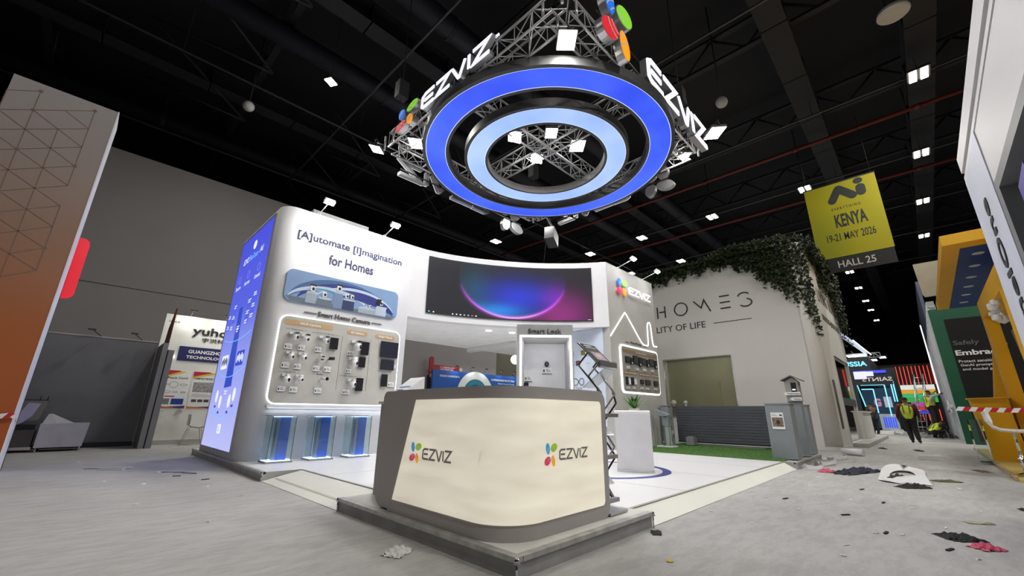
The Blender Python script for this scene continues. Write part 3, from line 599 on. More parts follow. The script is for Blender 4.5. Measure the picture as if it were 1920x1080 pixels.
def lcard(Pl, u0, u1, v0, v1, n0, label, group):
    t = thing('product_label', label, 'label', tuple(Pl.p((u0 + u1) / 2, v0, n0)), group)
    plate(Pl, [(u0, v0), (u1, v0), (u1, v1), (u0, v1)], n0, n0 + .012).build('card', M['white'], t)
    mb = MB(); plate(Pl, rrect(u0 + (u1 - u0) * .1, u0 + (u1 - u0) * .26, v0 + (v1 - v0) * .25, v0 + (v1 - v0) * .65, .006), n0 + .012, n0 + .014, mb)
    for k in range(3): plate(Pl, rrect(u0 + (u1 - u0) * .38, u1 - (u1 - u0) * (.08 + .12 * k), v0 + (v1 - v0) * (.3 + .17 * k), v0 + (v1 - v0) * (.36 + .17 * k), .001), n0 + .012, n0 + .013, mb)
    mb.build('print', M['darktext'], t); plate(Pl, [(u0, v0 - .006), (u1, v0 - .006), (u1, v0 + .001), (u0, v0 + .001)], n0, n0 + .016).build('card_ledge', M['darktext'], t)
LN = ['under the first multi-lens camera', 'under the second multi-lens camera', 'under the first ball camera of the middle row', 'under the second ball camera of the middle row', 'under the first pan and tilt camera', 'under the second pan and tilt camera', 'under the battery camera', 'under the floodlight camera', 'under the black tube camera', 'under the bullet camera', 'under the cellular dual-lens camera', 'under the cellular capsule camera', 'under the wild animal camera', 'beside the bottom upright solar panel', 'beside the middle wide solar panel']
for (a, b_, c, d), s_ in zip(LBL, LN): lcard(F, a, b_, c, d, .041, 'small white product label ' + s_, 'product labels on the camera board')
# glass pedestals in front
gls = mat('clear_glass', (.85, .95, .93), .02, trans=1.0); bluec = mat('pedestal_blue', srgb(46, 90, 190), .35); ledb = glow('led_cool', (190, 215, 255), 3.5)
def pedestal(x, label):
    t = thing('glass_pedestal', label, 'pedestal', (x, 8.42, H), 'glass pedestals under the camera board')
    MB().box(x - .22, x + .22, 8.22, 8.62, H + .002, H + .03).build('base_plate', mat('steel_plate', (.35, .36, .38), .35, .7), t)
    MB().box(x - .19, x + .19, 8.25, 8.59, H + .03, H + .036).build('led_base', ledb, t)
    for dy in (8.25, 8.58):
        MB().box(x - .20, x + .20, dy, dy + .008, H + .036, .90).build('glass_panel', gls, t)
    for dx in (-.20, .192): MB().box(x + dx, x + dx + .008, 8.262, 8.576, H + .036, .90).build('glass_panel', gls, t)
    MB().box(x - .03, x + .14, 8.36, 8.48, H + .036, .885).build('blue_core', bluec, t)
    MB().box(x - .08, x - .035, 8.36, 8.48, H + .036, .885).build('gray_core', mat('core_gray', srgb(120, 134, 160), .4), t)
    MB().box(x - .12, x + .16, 8.34, 8.50, .885, .893).build('led_top', ledb, t)
    MB().box(x - .22, x + .10, 8.22, 8.62, .901, .915).build('top_plate', mat('steel_plate', (.35, .36, .38), .35, .7), t)
    return t
for x, l in ((2.68, 'glass pedestal with blue core nearest the rounded wall corner'), (3.40, 'glass pedestal with blue core in the middle of the row'), (4.14, 'glass pedestal with blue core beside the counter')): pedestal(x, l)
# arm spot lights on the wall tops
def arm_spot(x, y, label, aim=(0, .9), on=True, power=45, out=.42):
    t = thing('arm_spotlight', label, 'spotlight', (x, y, T_), 'arm spotlights on the booth walls')
    MB().bar((x, y, T_ + .002), (x + .04, y - out, T_ + .17), .012, 8).build('arm', M['white'], t)
    MB().box(x - .03, x + .03, y - .02, y + .06, T_ - .0, T_ + .02).build('clamp', M['white'], t)
    hx, hy, hz = x + .04, y - out, T_ + .17
    o = MB().obox((hx - .11, hy - .05, hz), (.22, 0, 0), (0, .10, -.05), (0, .03, .06)).build('lamp_head', M['white'], t)
    MB().obox((hx - .10, hy - .045, hz - .008), (.20, 0, 0), (0, .09, -.045), (0, .003, .006)).build('lamp_face', M['lamp'] if on else M['white'], o)
    if on: area('spot_light', (hx, hy + .02, hz - .08), .16, power, (.96, .97, 1), aim=(x, y + .12, T_ - 1.6), sy=.08)
arm_spot(2.85, 8.74, 'arm spotlight over the word automate on the display wall', power=4)
arm_spot(4.43, 8.74, 'glowing arm spotlight over the end of the wall title', power=6)
arm_spot(10.33, 5.745, 'glowing arm spotlight on the entry column nearest the screen', power=5, out=.5)
arm_spot(11.84, 5.745, 'arm spotlight on the entry column near the ivy', power=5, out=.5)

# ================= curved header with screen =================
hd = thing('curved_header', 'white concave header wall spanning between display wall and entry column', 'wall', (7.5, 8.0, 3.25))
ARC = [(5.25, 8.74), (5.65, 8.71), (6.0, 8.63), (6.37, 8.50), (6.72, 8.35), (7.06, 8.18), (7.39, 7.99), (7.71, 7.78), (8.02, 7.56), (8.33, 7.31), (8.62, 7.05), (8.88, 6.77), (9.14, 6.48), (9.36, 6.19), (9.52, 5.96), (9.65, 5.745)]
def off(P, d):
    R_ = []
    for i, p in enumerate(P):
        a = Vector(P[max(i - 1, 0)]); b = Vector(P[min(i + 1, len(P) - 1)]); t = (b - a).normalized(); R_.append((p[0] - t.y * d, p[1] + t.x * d))
    return R_
AO = off(ARC, .30)
b0 = [(x, y, 3.25) for x, y in ARC]; t0 = [(x, y, T_) for x, y in ARC]; b1 = [(x, y, 3.25) for x, y in AO]; t1 = [(x, y, T_) for x, y in AO]
mb = MB(); mb.strip(b0, t0, True); mb.strip(t0, t1); mb.strip(t1, b1, True); mb.strip(b1, b0); mb.add([b0[0], t0[0], t1[0], b1[0]], [(0, 1, 2, 3)]); mb.add([b0[-1], t0[-1], t1[-1], b1[-1]], [(0, 1, 2, 3)])
mb.build('header_wall', M['wall'], hd)
# soffit behind
mb = MB(); so = [(x, y, 3.252) for x, y in AO] + [(9.9, 5.76, 3.252), (12.4, 5.76, 3.252), (12.4, 11.8, 3.252), (5.27, 11.8, 3.252)]; mb.prism(so, (0, 0, .05)); mb.build('soffit', mat('soffit_white', (.85, .85, .84), .6), hd)
for x, y in ((7.85, 8.60), (8.53, 8.33), (9.2, 7.6)):
    o = MB().lathe((x, y, 3.235), [(.085, 0), (.085, .016), (.0, .016)], 20).build('downlight', glow('downlight_glow', (255, 250, 240), 6.0), hd)
area('soffit_light', (8.3, 9.8, 3.1), 1.6, 26, (1, .98, .95)); area('soffit_light', (6.6, 10.4, 3.1), 1.2, 18, (1, .98, .95))
# ---- curved LED screen on the header ----
def arc_pt(s, d=0.0):
    P = ARC if d == 0 else off(ARC, -d); i = min(int(s), len(P) - 2); f = s - i
    return (P[i][0] + (P[i + 1][0] - P[i][0]) * f, P[i][1] + (P[i + 1][1] - P[i][1]) * f)
def scr_patch(s0, s1, fz0, fz1, d, m, name, parent, n=40):
    A, B = [], []
    for i in range(n + 1):
        s = s0 + (s1 - s0) * i / n; x, y = arc_pt(s, d); A.append((x, y, fz0(i / n))); B.append((x, y, fz1(i / n)))
    mb = MB().strip(A, B, True); return mb.build(name, m, parent)
scr = thing('curved_screen', 'wide curved video screen showing a glowing blue and pink planet edge', 'screen', (7.5, 7.6, 3.43))
smb = MB(); n = 60; fr_ = []
for k, (d, z) in enumerate(((.005, 3.415), (.03, 3.415), (.03, 4.955), (.005, 4.955))):
    fr_.append([(*arc_pt(1.23 + (13.42 - 1.23) * i / n, d), z) for i in range(n + 1)])
for a in range(4): smb.strip(fr_[a], fr_[(a + 1) % 4], True)
smb.build('screen_housing', M['black'], scr)
# picture: smooth gradients given by an emissive procedural material on a curved sheet
sm = bpy.data.materials.new('screen_picture'); sm.use_nodes = True; nt = sm.node_tree; b = nt.nodes['Principled BSDF']; b.inputs['Base Color'].default_value = (.01, .01, .012, 1); b.inputs['Roughness'].default_value = .35; b.inputs['Specular IOR Level'].default_value = .12
at = nt.nodes.new('ShaderNodeUVMap'); at.uv_map = 'uv'; sep = nt.nodes.new('ShaderNodeSeparateXYZ'); nt.links.new(at.outputs['UV'], sep.inputs[0])
def mth(op, a, b_=None, c_=None, clamp=False):
    n_ = nt.nodes.new('ShaderNodeMath'); n_.operation = op; n_.use_clamp = clamp
    for i, v in enumerate((a, b_, c_)):
        if v is None: continue
        if isinstance(v, (int, float)): n_.inputs[i].default_value = v
        else: nt.links.new(v, n_.inputs[i])
    return n_.outputs[0]
U_, V_ = sep.outputs['X'], sep.outputs['Y']
def blob(cu, cv, su, sv, power=1.0):
    a = mth('DIVIDE', mth('SUBTRACT', U_, cu), su); c = mth('DIVIDE', mth('SUBTRACT', V_, cv), sv)
    return mth('EXPONENT', mth('MULTIPLY', mth('ADD', mth('MULTIPLY', a, a), mth('MULTIPLY', c, c)), -power))
# ellipse of the planet edge in uv
ea = mth('DIVIDE', mth('SUBTRACT', U_, .51), .325); eb = mth('DIVIDE', mth('SUBTRACT', V_, .78), .755)
er = mth('SQRT', mth('ADD', mth('MULTIPLY', ea, ea), mth('MULTIPLY', eb, eb)))
inside = mth('LESS_THAN', er, 1.0)
edge_ = mth('EXPONENT', mth('MULTIPLY', mth('ABSOLUTE', mth('SUBTRACT', er, 1.0)), -48)); low = mth('LESS_THAN', V_, .55)
lowfade = mth('MULTIPLY', mth('SUBTRACT', .62, V_), 2.2, clamp=True)
def vmul(col, f):
    c = nt.nodes.new('ShaderNodeVectorMath'); c.operation = 'SCALE'; c.inputs[0].default_value = col; nt.links.new(f, c.inputs['Scale']); return c.outputs[0]
def vadd(a, b_):
    c = nt.nodes.new('ShaderNodeVectorMath'); c.operation = 'ADD'; nt.links.new(a, c.inputs[0]); nt.links.new(b_, c.inputs[1]); return c.outputs[0]
base = nt.nodes.new('ShaderNodeCombineXYZ'); 
for i, v in enumerate((.024, .024, .028)): base.inputs[i].default_value = v
tot = base.outputs[0]
for col, f in (((.01, .03, .60), mth('MULTIPLY', inside, blob(.55, .42, .22, .34, 1.3))), ((.0, .22, .58), mth('MULTIPLY', inside, blob(.42, .14, .14, .13))), ((.0, .05, .07), mth('MULTIPLY', inside, blob(.28, .5, .10, .35))),
               ((.16, .0, .24), mth('MULTIPLY', inside, blob(.78, .40, .09, .25))), ((.75, .10, 1.0), mth('MULTIPLY', edge_, lowfade)), ((.5, .35, .3), mth('MULTIPLY', edge_, blob(.55, .02, .17, .12))),
               ((.26, .01, .18), mth('MULTIPLY', mth('SUBTRACT', 1.0, inside), blob(.80, .12, .16, .36)))):
    tot = vadd(tot, vmul(col, f))
nt.links.new(tot, b.inputs['Emission Color']); b.inputs['Emission Strength'].default_value = 1.0
A = [(*arc_pt(1.25 + (13.39 - 1.25) * i / n, .032), 3.435) for i in range(n + 1)]; B = [(x, y, 4.935) for x, y, _ in A]
mb = MB().strip(A, B, True); so_ = mb.build('screen_picture', sm, scr)
uvl = so_.data.uv_layers.new(name='uv')
ox = ORG[scr.name]
for poly in so_.data.polygons:
    for li in poly.loop_indices:
        vi = so_.data.loops[li].vertex_index; k = vi % (n + 1); uvl.data[li].uv = (k / n, 0 if vi <= n else 1)
icol = [glow('icon_cyan', (90, 200, 235), .8), glow('icon_white', (230, 230, 235), .8), glow('icon_yellow', (235, 190, 90), .8), glow('icon_red', (220, 90, 90), .8)]
for k, (s, c) in enumerate(((1.4, 0), (1.75, 1), (3.1, 1), (3.38, 1), (3.66, 1), (3.94, 2), (4.22, 0), (4.5, 3), (4.78, 1), (12.9, 1))):
    scr_patch(s, s + (.10 if k < 9 else .3), lambda f: 3.445, lambda f: 3.475 if k < 9 else 3.455, .034, icol[c], 'taskbar_icon', scr, 2)
# ================= entry column =================
ec = thing('entry_column', 'light gray entry column with logo, glowing house outline and door-entry product board', 'column wall', (11.0, 6.8, H))
gcol = mat('column_gray', srgb(180, 178, 174), .5)
MB().box(9.655, 12.45, 5.745, 5.95, H, T_).build('front_panel', gcol, ec)
MB().box(9.655, 12.43, 5.951, 8.6, H + .001, T_ - .01).build('column_body', M['wall'], ec)
E_ = Plane((0, 5.745, 0), (1, 0, 0), (0, 0, 1), (0, -1, 0))
pm_ = {k: glow('lit_' + k, v, .75, base=srgb(*v)) for k, v in dict(blue=(40, 110, 225), green=(125, 205, 60), red=(225, 45, 90), orange=(245, 150, 30)).items()}
logo(E_, 10.10, 4.28, .56, .48, .11, 1.34, .225, .115, ec, pm_, .05, .03, glow('lit_letter_white', (255, 255, 255), .9), lw=.17)
# neon house outline
neon = [(9.66, 3.0), (10.46, 3.74), (10.51, 3.79), (10.58, 3.76), (11.36, 3.06), (11.52, 2.975), (11.78, 2.975), (11.83, 3.03), (11.86, 3.60), (11.91, 3.71), (12.02, 3.74), (12.08, 3.66), (12.13, 3.10), (12.19, 3.01), (12.40, 3.02)]
mitre_mb = MB(); mitre(E_, neon, .028, .002, .022, mitre_mb); mitre_mb.build('neon_outline', M['led'], ec)
eb_ = plate(E_, rrect(10.13, 12.27, 1.58, 2.79, .10), .002, .05).build('entry_board', mat('entry_board_gray', srgb(150, 147, 140), .5), ec)
frame(E_, rrect(10.08, 12.32, 1.53, 2.84, .13), rrect(10.125, 12.275, 1.575, 2.795, .10), .002, .035).build('led_frame', M['led'], ec)
text('raised_title', E_, 'Smart Entry', 10.74, 2.905, .62, .085, gtx, ec, n0=.001, depth=.03, bold=.008)
MB().box(10.44, 10.64, 5.722, 5.744, 2.93, 2.945).build('title_dash', gtx, ec); MB().box(11.46, 11.70, 5.722, 5.744, 2.93, 2.945).build('title_dash', gtx, ec)
o = plate(E_, rrect(10.17, 12.20, 2.63, 2.71, .01), .05, .056).build('heading_plate', mat('brown_label', srgb(140, 112, 78), .5), eb_); text('lettering', E_, 'Smart Video Doorphone', 10.92, 2.65, .62, .045, M['whiteprint'], o, n0=.056, depth=.002, bold=.02)
for u0, u1, v0, s_ in ((10.18, 10.88, 2.03, 'Smart Video Doorbell'), (11.02, 11.66, 2.03, 'Smart Door Viewer'), (11.75, 12.22, 2.04, 'Smart Control')):
    o = plate(E_, rrect(u0, u1, v0, v0 + .10, .006), .05, .054).build('heading_plate', mat('brown_label', srgb(140, 112, 78), .5), eb_); text('lettering', E_, s_, u0 + .03, v0 + .03, u1 - u0 - .06, .045, M['whiteprint'], o, n0=.054, depth=.002, bold=.02)
def doorbell(u0, u1, v0, v1, two, label):
    t = thing('door_intercom', label, 'intercom', ((u0 + u1) / 2, 5.69, v0), 'door intercoms on the entry board'); w = u1 - u0
    if two == 2:
        o = plate(E_, rrect(u0, u0 + w * .66, v0 + (v1 - v0) * .18, v1, .01), .052, .08).build('indoor_monitor', M['black'], t); plate(E_, rrect(u0 + .02, u0 + w * .62, v0 + (v1 - v0) * .3, v1 - .03, .006), .08, .082).build('monitor_glass', lens, o)
        o = plate(E_, rrect(u1 - w * .27, u1, v0, v1 - .02, .03), .052, .095).build('door_station', M['black'], t); plate(E_, ell(u1 - w * .13, v0 + (v1 - v0) * .2, w * .07, .022), .095, .1).build('bell_button', wh, o)
    elif two == 1:
        o = plate(E_, rrect(u0, u0 + w * .42, v0, v1, .012), .052, .085).build('door_station', M['black'], t); plate(E_, rrect(u0 + w * .55, u1, v0 + .02, v1 - .04, .02), .052, .08).build('indoor_chime', wh, t)
    else:
        o = plate(E_, rrect(u0, u1, v0, v1, .02), .052, .085).build('monitor_body', M['black'], t); plate(E_, rrect(u0 + .02, u1 - .02, v0 + .03, v1 - .02, .008), .085, .087).build('monitor_glass', lens, o)
for a in ((10.27, 10.64, 2.31, 2.52, 2, 'black intercom set first in the upper row of the entry board'), (10.71, 11.13, 2.29, 2.58, 2, 'largest black intercom set second in the upper row'), (11.17, 11.61, 2.32, 2.55, 2, 'black intercom set third in the upper row'), (11.67, 12.12, 2.31, 2.57, 2, 'black intercom set last in the upper row'),
          (10.23, 10.46, 1.75, 1.96, 1, 'slim black video doorbell first in the lower row'), (10.52, 10.80, 1.76, 1.96, 1, 'slim black video doorbell second in the lower row'), (11.04, 11.22, 1.81, 1.93, 0, 'small black door viewer with a cable end'), (11.33, 11.62, 1.80, 1.94, 0, 'wide black door viewer in the lower row'), (11.86, 12.10, 1.79, 1.94, 0, 'square black control panel at the end of the lower row')): doorbell(*a)
for (a, c, d, e), s_ in zip(((10.34, 10.50, 2.18, 2.25), (10.84, 11.0, 2.17, 2.24), (11.27, 11.44, 2.18, 2.25), (11.76, 11.94, 2.19, 2.26), (10.25, 10.42, 1.64, 1.70), (10.57, 10.74, 1.65, 1.71), (11.04, 11.20, 1.66, 1.72), (11.37, 11.55, 1.66, 1.72), (11.87, 12.07, 1.67, 1.73)),
    ('first upper intercom', 'second upper intercom', 'third upper intercom', 'last upper intercom', 'first slim doorbell', 'second slim doorbell', 'small door viewer', 'wide door viewer', 'square control panel')):
    lcard(E_, a, c, d, e, .051, 'tiny white product label under the ' + s_, 'product labels on the entry board')
# logo wall on the inner side of the column
lw_ = thing('partner_logo_wall', 'pale blue partner wall with small logos behind the brochure stand', 'wall', (9.6, 6.8, H))
MB().box(9.60, 9.652, 5.95, 8.0, H + .002, 3.24).build('printed_panel', mat('pale_blue_print', srgb(206, 216, 232), .5), lw_)
Q = Plane((9.60, 8.0, 0), (0, -1, 0), (0, 0, 1), (-1, 0, 0)); qy = lambda y: 8.0 - y
prd = mat('print_red', srgb(190, 40, 36), .5)
for y, z, m_ in ((6.98, 2.62, prd), (6.60, 2.62, mat('print_olive', srgb(120, 110, 50), .5)), (6.95, 2.34, None), (6.78, 2.34, M['darktext'])):
    if m_: plate(Q, rrect(qy(y) - .07, qy(y) + .07, z - .07, z + .07, .012), .001, .004).build('print_logo', m_, lw_)
    else: line_strip(Q, ell(qy(y), z, .07, .07) + ell(qy(y), z, .07, .07)[:1], .01, .001, .004).build('print_logo', M['darktext'], lw_)
o = plate(Q, ell(qy(6.95), 2.64, .03, .025), .004, .006).build('print_logo', M['whiteprint'], lw_); plate(Q, ell(qy(6.78), 2.36, .03, .025), .004, .006).build('print_logo', prd, lw_)
inf = [(qy(6.78) + .17 * math.cos(t) / (1 + math.sin(t) ** 2), 1.83 + .26 * math.sin(t) * math.cos(t) / (1 + math.sin(t) ** 2)) for t in [2 * PI * i / 48 for i in range(49)]]
line_strip(Q, inf, .022, .001, .004).build('print_infinity', M['darktext'], lw_)
text('lettering', Q, 'Smart Tech', qy(7.18), 1.62, .5, .075, M['darktext'], lw_, n0=.001, depth=.003); text('lettering', Q, 'Partner', qy(7.2), 2.03, .28, .05, M['darktext'], lw_, n0=.001, depth=.003); text('lettering', Q, 'Product', qy(7.24), 2.86, .3, .05, M['darktext'], lw_, n0=.001, depth=.003)
for y, z in ((6.45, 2.5), (6.45, 2.3), (6.4, 2.68), (6.2, 2.3), (6.2, 2.5)): plate(Q, rrect(qy(y) - .06, qy(y) + .06, z, z + .03, .004), .001, .003).build('print_logo', mat('print_faint', srgb(170, 185, 205), .5), lw_)
# ================= smart lock cabin =================
nv = Vector((math.cos(YW), math.sin(YW), 0)); ru = Vector((math.sin(YW), -math.cos(YW), 0))
K = Plane(nv * 8.2, ru, (0, 0, 1), -nv)
sl_ = thing('smart_lock_cabin', 'light gray smart lock display cabin with a white light frame', 'display cabin', tuple(K.p(.7, H)))
cg = mat('cabin_gray', srgb(184, 184, 184), .5); ci = mat('cabin_inside', srgb(226, 227, 232), .5)
mb = MB()
for u0, u1, v0, v1 in ((.11, .245, H, 2.72), (1.13, 1.24, H, 2.72), (.245, 1.13, 2.42, 2.72)): mb.obox(K.p(u0, v0, 0), ru * (u1 - u0), Vector((0, 0, v1 - v0)), nv * .62)
mb.build('cabin_frame', cg, sl_)
MB().obox(K.p(.245, H, -.55), ru * .885, Vector((0, 0, 2.29)), nv * .06).build('door_board', ci, sl_)
mb = MB()
for u0, u1, v0, v1 in ((.165, .205, H, 2.50), (1.165, 1.205, H, 2.50), (.205, 1.165, 2.46, 2.50)): mb.obox(K.p(u0, v0, .012), ru * (u1 - u0), Vector((0, 0, v1 - v0)), nv * .011)
mb.build('led_strip', M['led'], sl_)
area('cabin_fill_light', K.p(.7, 2.36, .1), .8, 2.5, (1, 1, 1), aim=K.p(.7, 1.2, -.5), sy=.05)  # added fill light in front of the frame, brightens the cabin inside
text('raised_title', K, 'Smart Lock', .335, 2.53, .67, .10, M['darktext'], sl_, n0=.002, depth=.015, bold=.01)
KB = Plane(nv * 8.745, ru, (0, 0, 1), -nv); kf = 8.745 / 8.2; kz = lambda z: 1 + (z - 1) * kf
t = thing('smart_lock', 'round black door lock mounted inside the smart lock cabin', 'lock', tuple(KB.p(.7 * kf, kz(1.9))))
plate(KB, ell(.70 * kf, kz(1.92), .045, .05), .002, .05).build('lock_body', M['black'], t); plate(KB, ell(.70 * kf, kz(1.92), .022, .025), .05, .055).build('lock_ring', M['chrome'], t)
t = thing('door_handle_lock', 'black lock bar low inside the smart lock cabin', 'lock', tuple(KB.p(.3, kz(1.5)))); plate(KB, rrect(.25 * kf, .34 * kf, kz(1.45), kz(1.56), .02), .002, .04).build('lock_body', M['black'], t)
plate(KB, ell(.295 * kf, kz(1.50), .02, .02), .04, .045).build('lock_ring', M['chrome'], t)
lcard(KB, .61 * kf, .80 * kf, kz(1.74), kz(1.86), .002, 'white product label under the round black lock', 'labels in the smart lock cabin'); lcard(KB, .26 * kf, .41 * kf, kz(1.59), kz(1.70), .002, 'white product label over the low black lock bar', 'labels in the smart lock cabin')
# interior items seen under the header
tag(MB().box(9.62, 9.80, 8.65, 11.7, 3.10, 3.246).build('ceiling_beam', M['wall']), 'white ceiling beam under the booth soffit', 'beam')
t = thing('globe_lamp', 'white globe lamp hanging beside the smart lock cabin', 'lamp', (9.12, 8.76, 2.41))
MB().ball((9.12, 8.76, 2.55), .143, 20).build('globe', glow('globe_glow', (250, 250, 255), 1.3), t); MB().bar((9.12, 8.76, 2.68), (9.12, 8.76, 3.251), .006, 6).build('cord', M['white'], t)
# ================= white kiosk with plant =================
kd = (Vector((6.50, 3.23, 0)) - Vector((6.22, 3.71, 0))).normalized(); kn = Vector((-kd.y, kd.x, 0)); kn = kn if kn.dot(Vector((1, 1, 0))) > 0 else -kn
KP = Plane((6.22, 3.71, 0), kd, (0, 0, 1), -kn); kw = .555
t = thing('white_kiosk', 'white curved display kiosk standing on the blue floor ring', 'kiosk', (6.5, 3.6, H))
prof = [(0.0, H + .03), (-.03, 1.0), (-.02, 1.035), (.01, 1.052), (.36, 1.052), (.40, 1.03), (.40, 1.0), (.37, H + .03)]
mb = MB()
P_out = [KP.p(0, z, -d) for d, z in prof]; P_in = [KP.p(kw, z, -d) for d, z in prof]
mb.prism(P_out, kd * kw); mb.build('kiosk_body', mat('kiosk_white', (.86, .86, .89), .3), t)
mb = MB(); mb.obox(KP.p(-.005, H + .002, .02), kd * (kw + .01), (0, 0, .03), kn * .42); mb.build('kiosk_base', M['chrome'], t)
pt = thing('potted_plant', 'green leafy plant with pointed leaves on top of the white kiosk', 'plant', tuple(KP.p(.3, 1.053, -.2)))
MB().lathe(KP.p(.33, 1.054, -.26), [(.075, 0), (.09, .03), (.086, .03), (.0, .025)], 18).build('pot', M['white'], pt)
lf = mat('leaf_green', srgb(80, 130, 58), .45, noise=(8, .25)); rn = random.Random(5); mb = MB()
def leaf(mb, base, dirv, L, w, droop=.3, n=6, fold=.15):
    base = Vector(base); d = Vector(dirv).normalized(); s_ = d.cross(Vector((0, 0, 1))); s_ = s_.normalized() if s_.length > .05 else Vector((1, 0, 0)); A, B, Cc = [], [], []
    for i in range(n + 1):
        f = i / n; p = base + d * L * f + Vector((0, 0, -droop * L * f * f)); ww = w * math.sin(PI * (f * .9 + .1)) * (1 if f < 1 else 0)
        A.append(p + s_ * ww); Cc.append(p + Vector((0, 0, -ww * fold))); B.append(p - s_ * ww)
    mb.strip(A, Cc, True); mb.strip(Cc, B, True)
for i in range(24):
    a = i * 2.4; el = rn.uniform(.6, 1.3); leaf(mb, KP.p(.33, 1.08, -.26), (math.cos(a) * math.cos(el), math.sin(a) * math.cos(el), math.sin(el)), rn.uniform(.20, .34), .030, .22)
mb.build('leaves', lf, pt)
# ================= folding brochure stand =================
bs = thing('brochure_stand', 'folding zigzag brochure stand with a black poster tray at the counter end', 'brochure stand', (3.66, 2.25, H))
xs, xe = 3.53, 3.80; silver = mat('stand_silver', (.45, .45, .46), .3, .8); blk = mat('stand_black', (.03, .03, .032), .35, .5)
def yz(p, k=1.0): return p
ZA = [(2.47, 1.70), (2.24, 1.47)]                                  # top tray slope
zz1 = [(2.36, 1.60), (2.49, 1.475), (2.28, 1.24), (2.24, 1.10), (2.46, .84), (2.28, .60), (2.46, .36), (2.32, .20)]
zz2 = [(2.27, 1.455), (2.17, 1.33), (2.46, 1.24)]
def zbars(x, zz):
    mb = MB()
    for (a0, a1), (b0, b1) in zip(zz, zz[1:]): mb.bar((x, a0, a1), (x, b0, b1), .009, 6)
    return mb
for x in (xs, xe): zbars(x, zz1).build('zigzag_frame', blk, bs)
for x in (xs + .012, xe - .012):
    zbars(x, ((2.26, 1.47), (2.38, 1.36), (2.24, 1.19), (2.46, .93), (2.28, .69), (2.46, .44), (2.31, .22))).build('zigzag_frame', silver, bs)
TP = Plane((xs, 2.24, 1.47), (1, 0, 0), (0, .23, .23)); TP.N = Vector((0, -1, 1)).normalized()
plate(TP, [(-.015, -.01), (.285, -.01), (.285, .335), (-.015, .335)], -.012, 0).build('top_tray', silver, bs)
ps = plate(TP, [(.005, .02), (.265, .02), (.265, .32), (.005, .32)], .001, .006).build('poster', mat('poster_black', (.012, .012, .014), .7), bs)
o = plate(TP, rrect(.04, .23, .06, .19, .01), .0065, .008).build('poster_photo', mat('poster_photo', srgb(110, 84, 120), .4, noise=(9, .7)), ps); plate(TP, ell(.13, .13, .05, .03), .008, .009).build('photo_shape', mat('photo_rose', srgb(190, 140, 120), .5), o)
mb = MB(); plate(TP, rrect(.04, .17, .285, .295, .002), .0065, .008, mb); plate(TP, rrect(.04, .22, .255, .262, .002), .0065, .008, mb); mb.build('poster_text', M['whiteprint'], ps)
MB().obox((xs - .02, 2.215, 1.445), (.31, 0, 0), (0, .0, .055), (0, .03, -.012)).build('tray_lip', silver, bs)
for (y0, z0), (y1, z1) in (((2.46, 1.25), (2.20, 1.42)), ((2.46, .98), (2.27, .80)), ((2.45, .52), (2.29, .36))):
    MB().obox((xs + .02, y0, z0), (.22, 0, 0), (0, y1 - y0, z1 - z0), (0, .003, .004)).build('clear_shelf', mat('acrylic_shelf', (.7, .72, .74), .1, trans=.7), bs)
for z, y in ((1.0, 2.26), (.62, 2.29), (.24, 2.30)): MB().obox((xs - .01, y - .03, z - .035), (.29, 0, 0), (0, .05, 0), (0, 0, .035)).build('shelf_lip', silver, bs)
MB().obox((xs - .02, 2.19, H + .006), (.30, 0, 0), (0, .34, 0), (0, 0, .02)).build('base_plate', silver, bs)

# ================= gate area =================
gpm = mat('gate_post_gray', srgb(132, 138, 142), .5, noise=(2, .05)); gpd = mat('gate_dark_gray', srgb(76, 79, 84), .5); 
def post(x0, x1, y0, y1, label, m_=gpm):
    t = thing('gate_post', label, 'gate post', ((x0 + x1) / 2, (y0 + y1) / 2, H), 'gate posts around the turf'); zb = H + .016
    MB().box(x0, x1, y0, y1, zb, 1.225).build('post_body', m_, t); MB().box(x0 - .015, x1 + .015, y0 - .015, y1 + .015, 1.225, 1.25).build('post_cap', m_, t); return t
p1 = post(10.44, 10.86, 2.07, 2.53, 'gray gate post with a small poster, nearest the ramp'); p2 = post(12.22, 12.53, 2.07, 2.36, 'gray gate post behind the birdhouse intercom'); p3 = post(12.12, 12.42, 5.45, 5.67, 'gray gate post at the hidden end of the gate near the entry column')
PP = Plane((10.44, 2.53, 0), (0, -1, 0), (0, 0, 1), (-1, 0, 0))
t = thing('small_poster', 'small white poster with a brown photo on the gray gate post', 'poster', (10.43, 2.3, .73))
sh = plate(PP, [(.09, .72), (.32, .72), (.32, 1.055), (.09, 1.055)], .002, .014).build('poster_sheet', M['white'], t); o = plate(PP, [(.105, .77), (.305, .77), (.305, .955), (.105, .955)], .0145, .017).build('poster_photo', mat('photo_brown', srgb(120, 105, 90), .5, noise=(22, .6)), sh)
plate(PP, ell(.21, .86, .035, .045), .017, .018).build('photo_shape', mat('photo_dark', srgb(60, 40, 34), .5), o); mb = MB(); plate(PP, rrect(.105, .21, .985, .992, .001), .0145, .016, mb); plate(PP, rrect(.105, .18, 1.02, 1.026, .001), .0145, .016, mb); plate(PP, rrect(.25, .30, .985, 1.015, .004), .0145, .016, mb); mb.build('poster_text', M['darktext'], sh)
gt = thing('sliding_gate', 'long dark gray sliding gate between the gate posts', 'gate', (13.0, 4.2, H))
MB().box(13.0, 13.05, 2.55, 5.60, .24, 1.235).build('gate_panel', mat('gate_panel_dark', srgb(74, 76, 84), .5), gt)
mb = MB()
for k in range(12): mb.box(12.995, 13.0, 2.56, 5.59, .30 + k * .075, .305 + k * .075)
mb.build('gate_groove', mat('gate_groove', srgb(54, 56, 62), .5), gt)
[MB().bar((13.0, y_, .178), (13.05, y_, .178), .038, 14).build('gate_wheel', M['chrome'], gt) for y_ in (2.8, 5.35)]
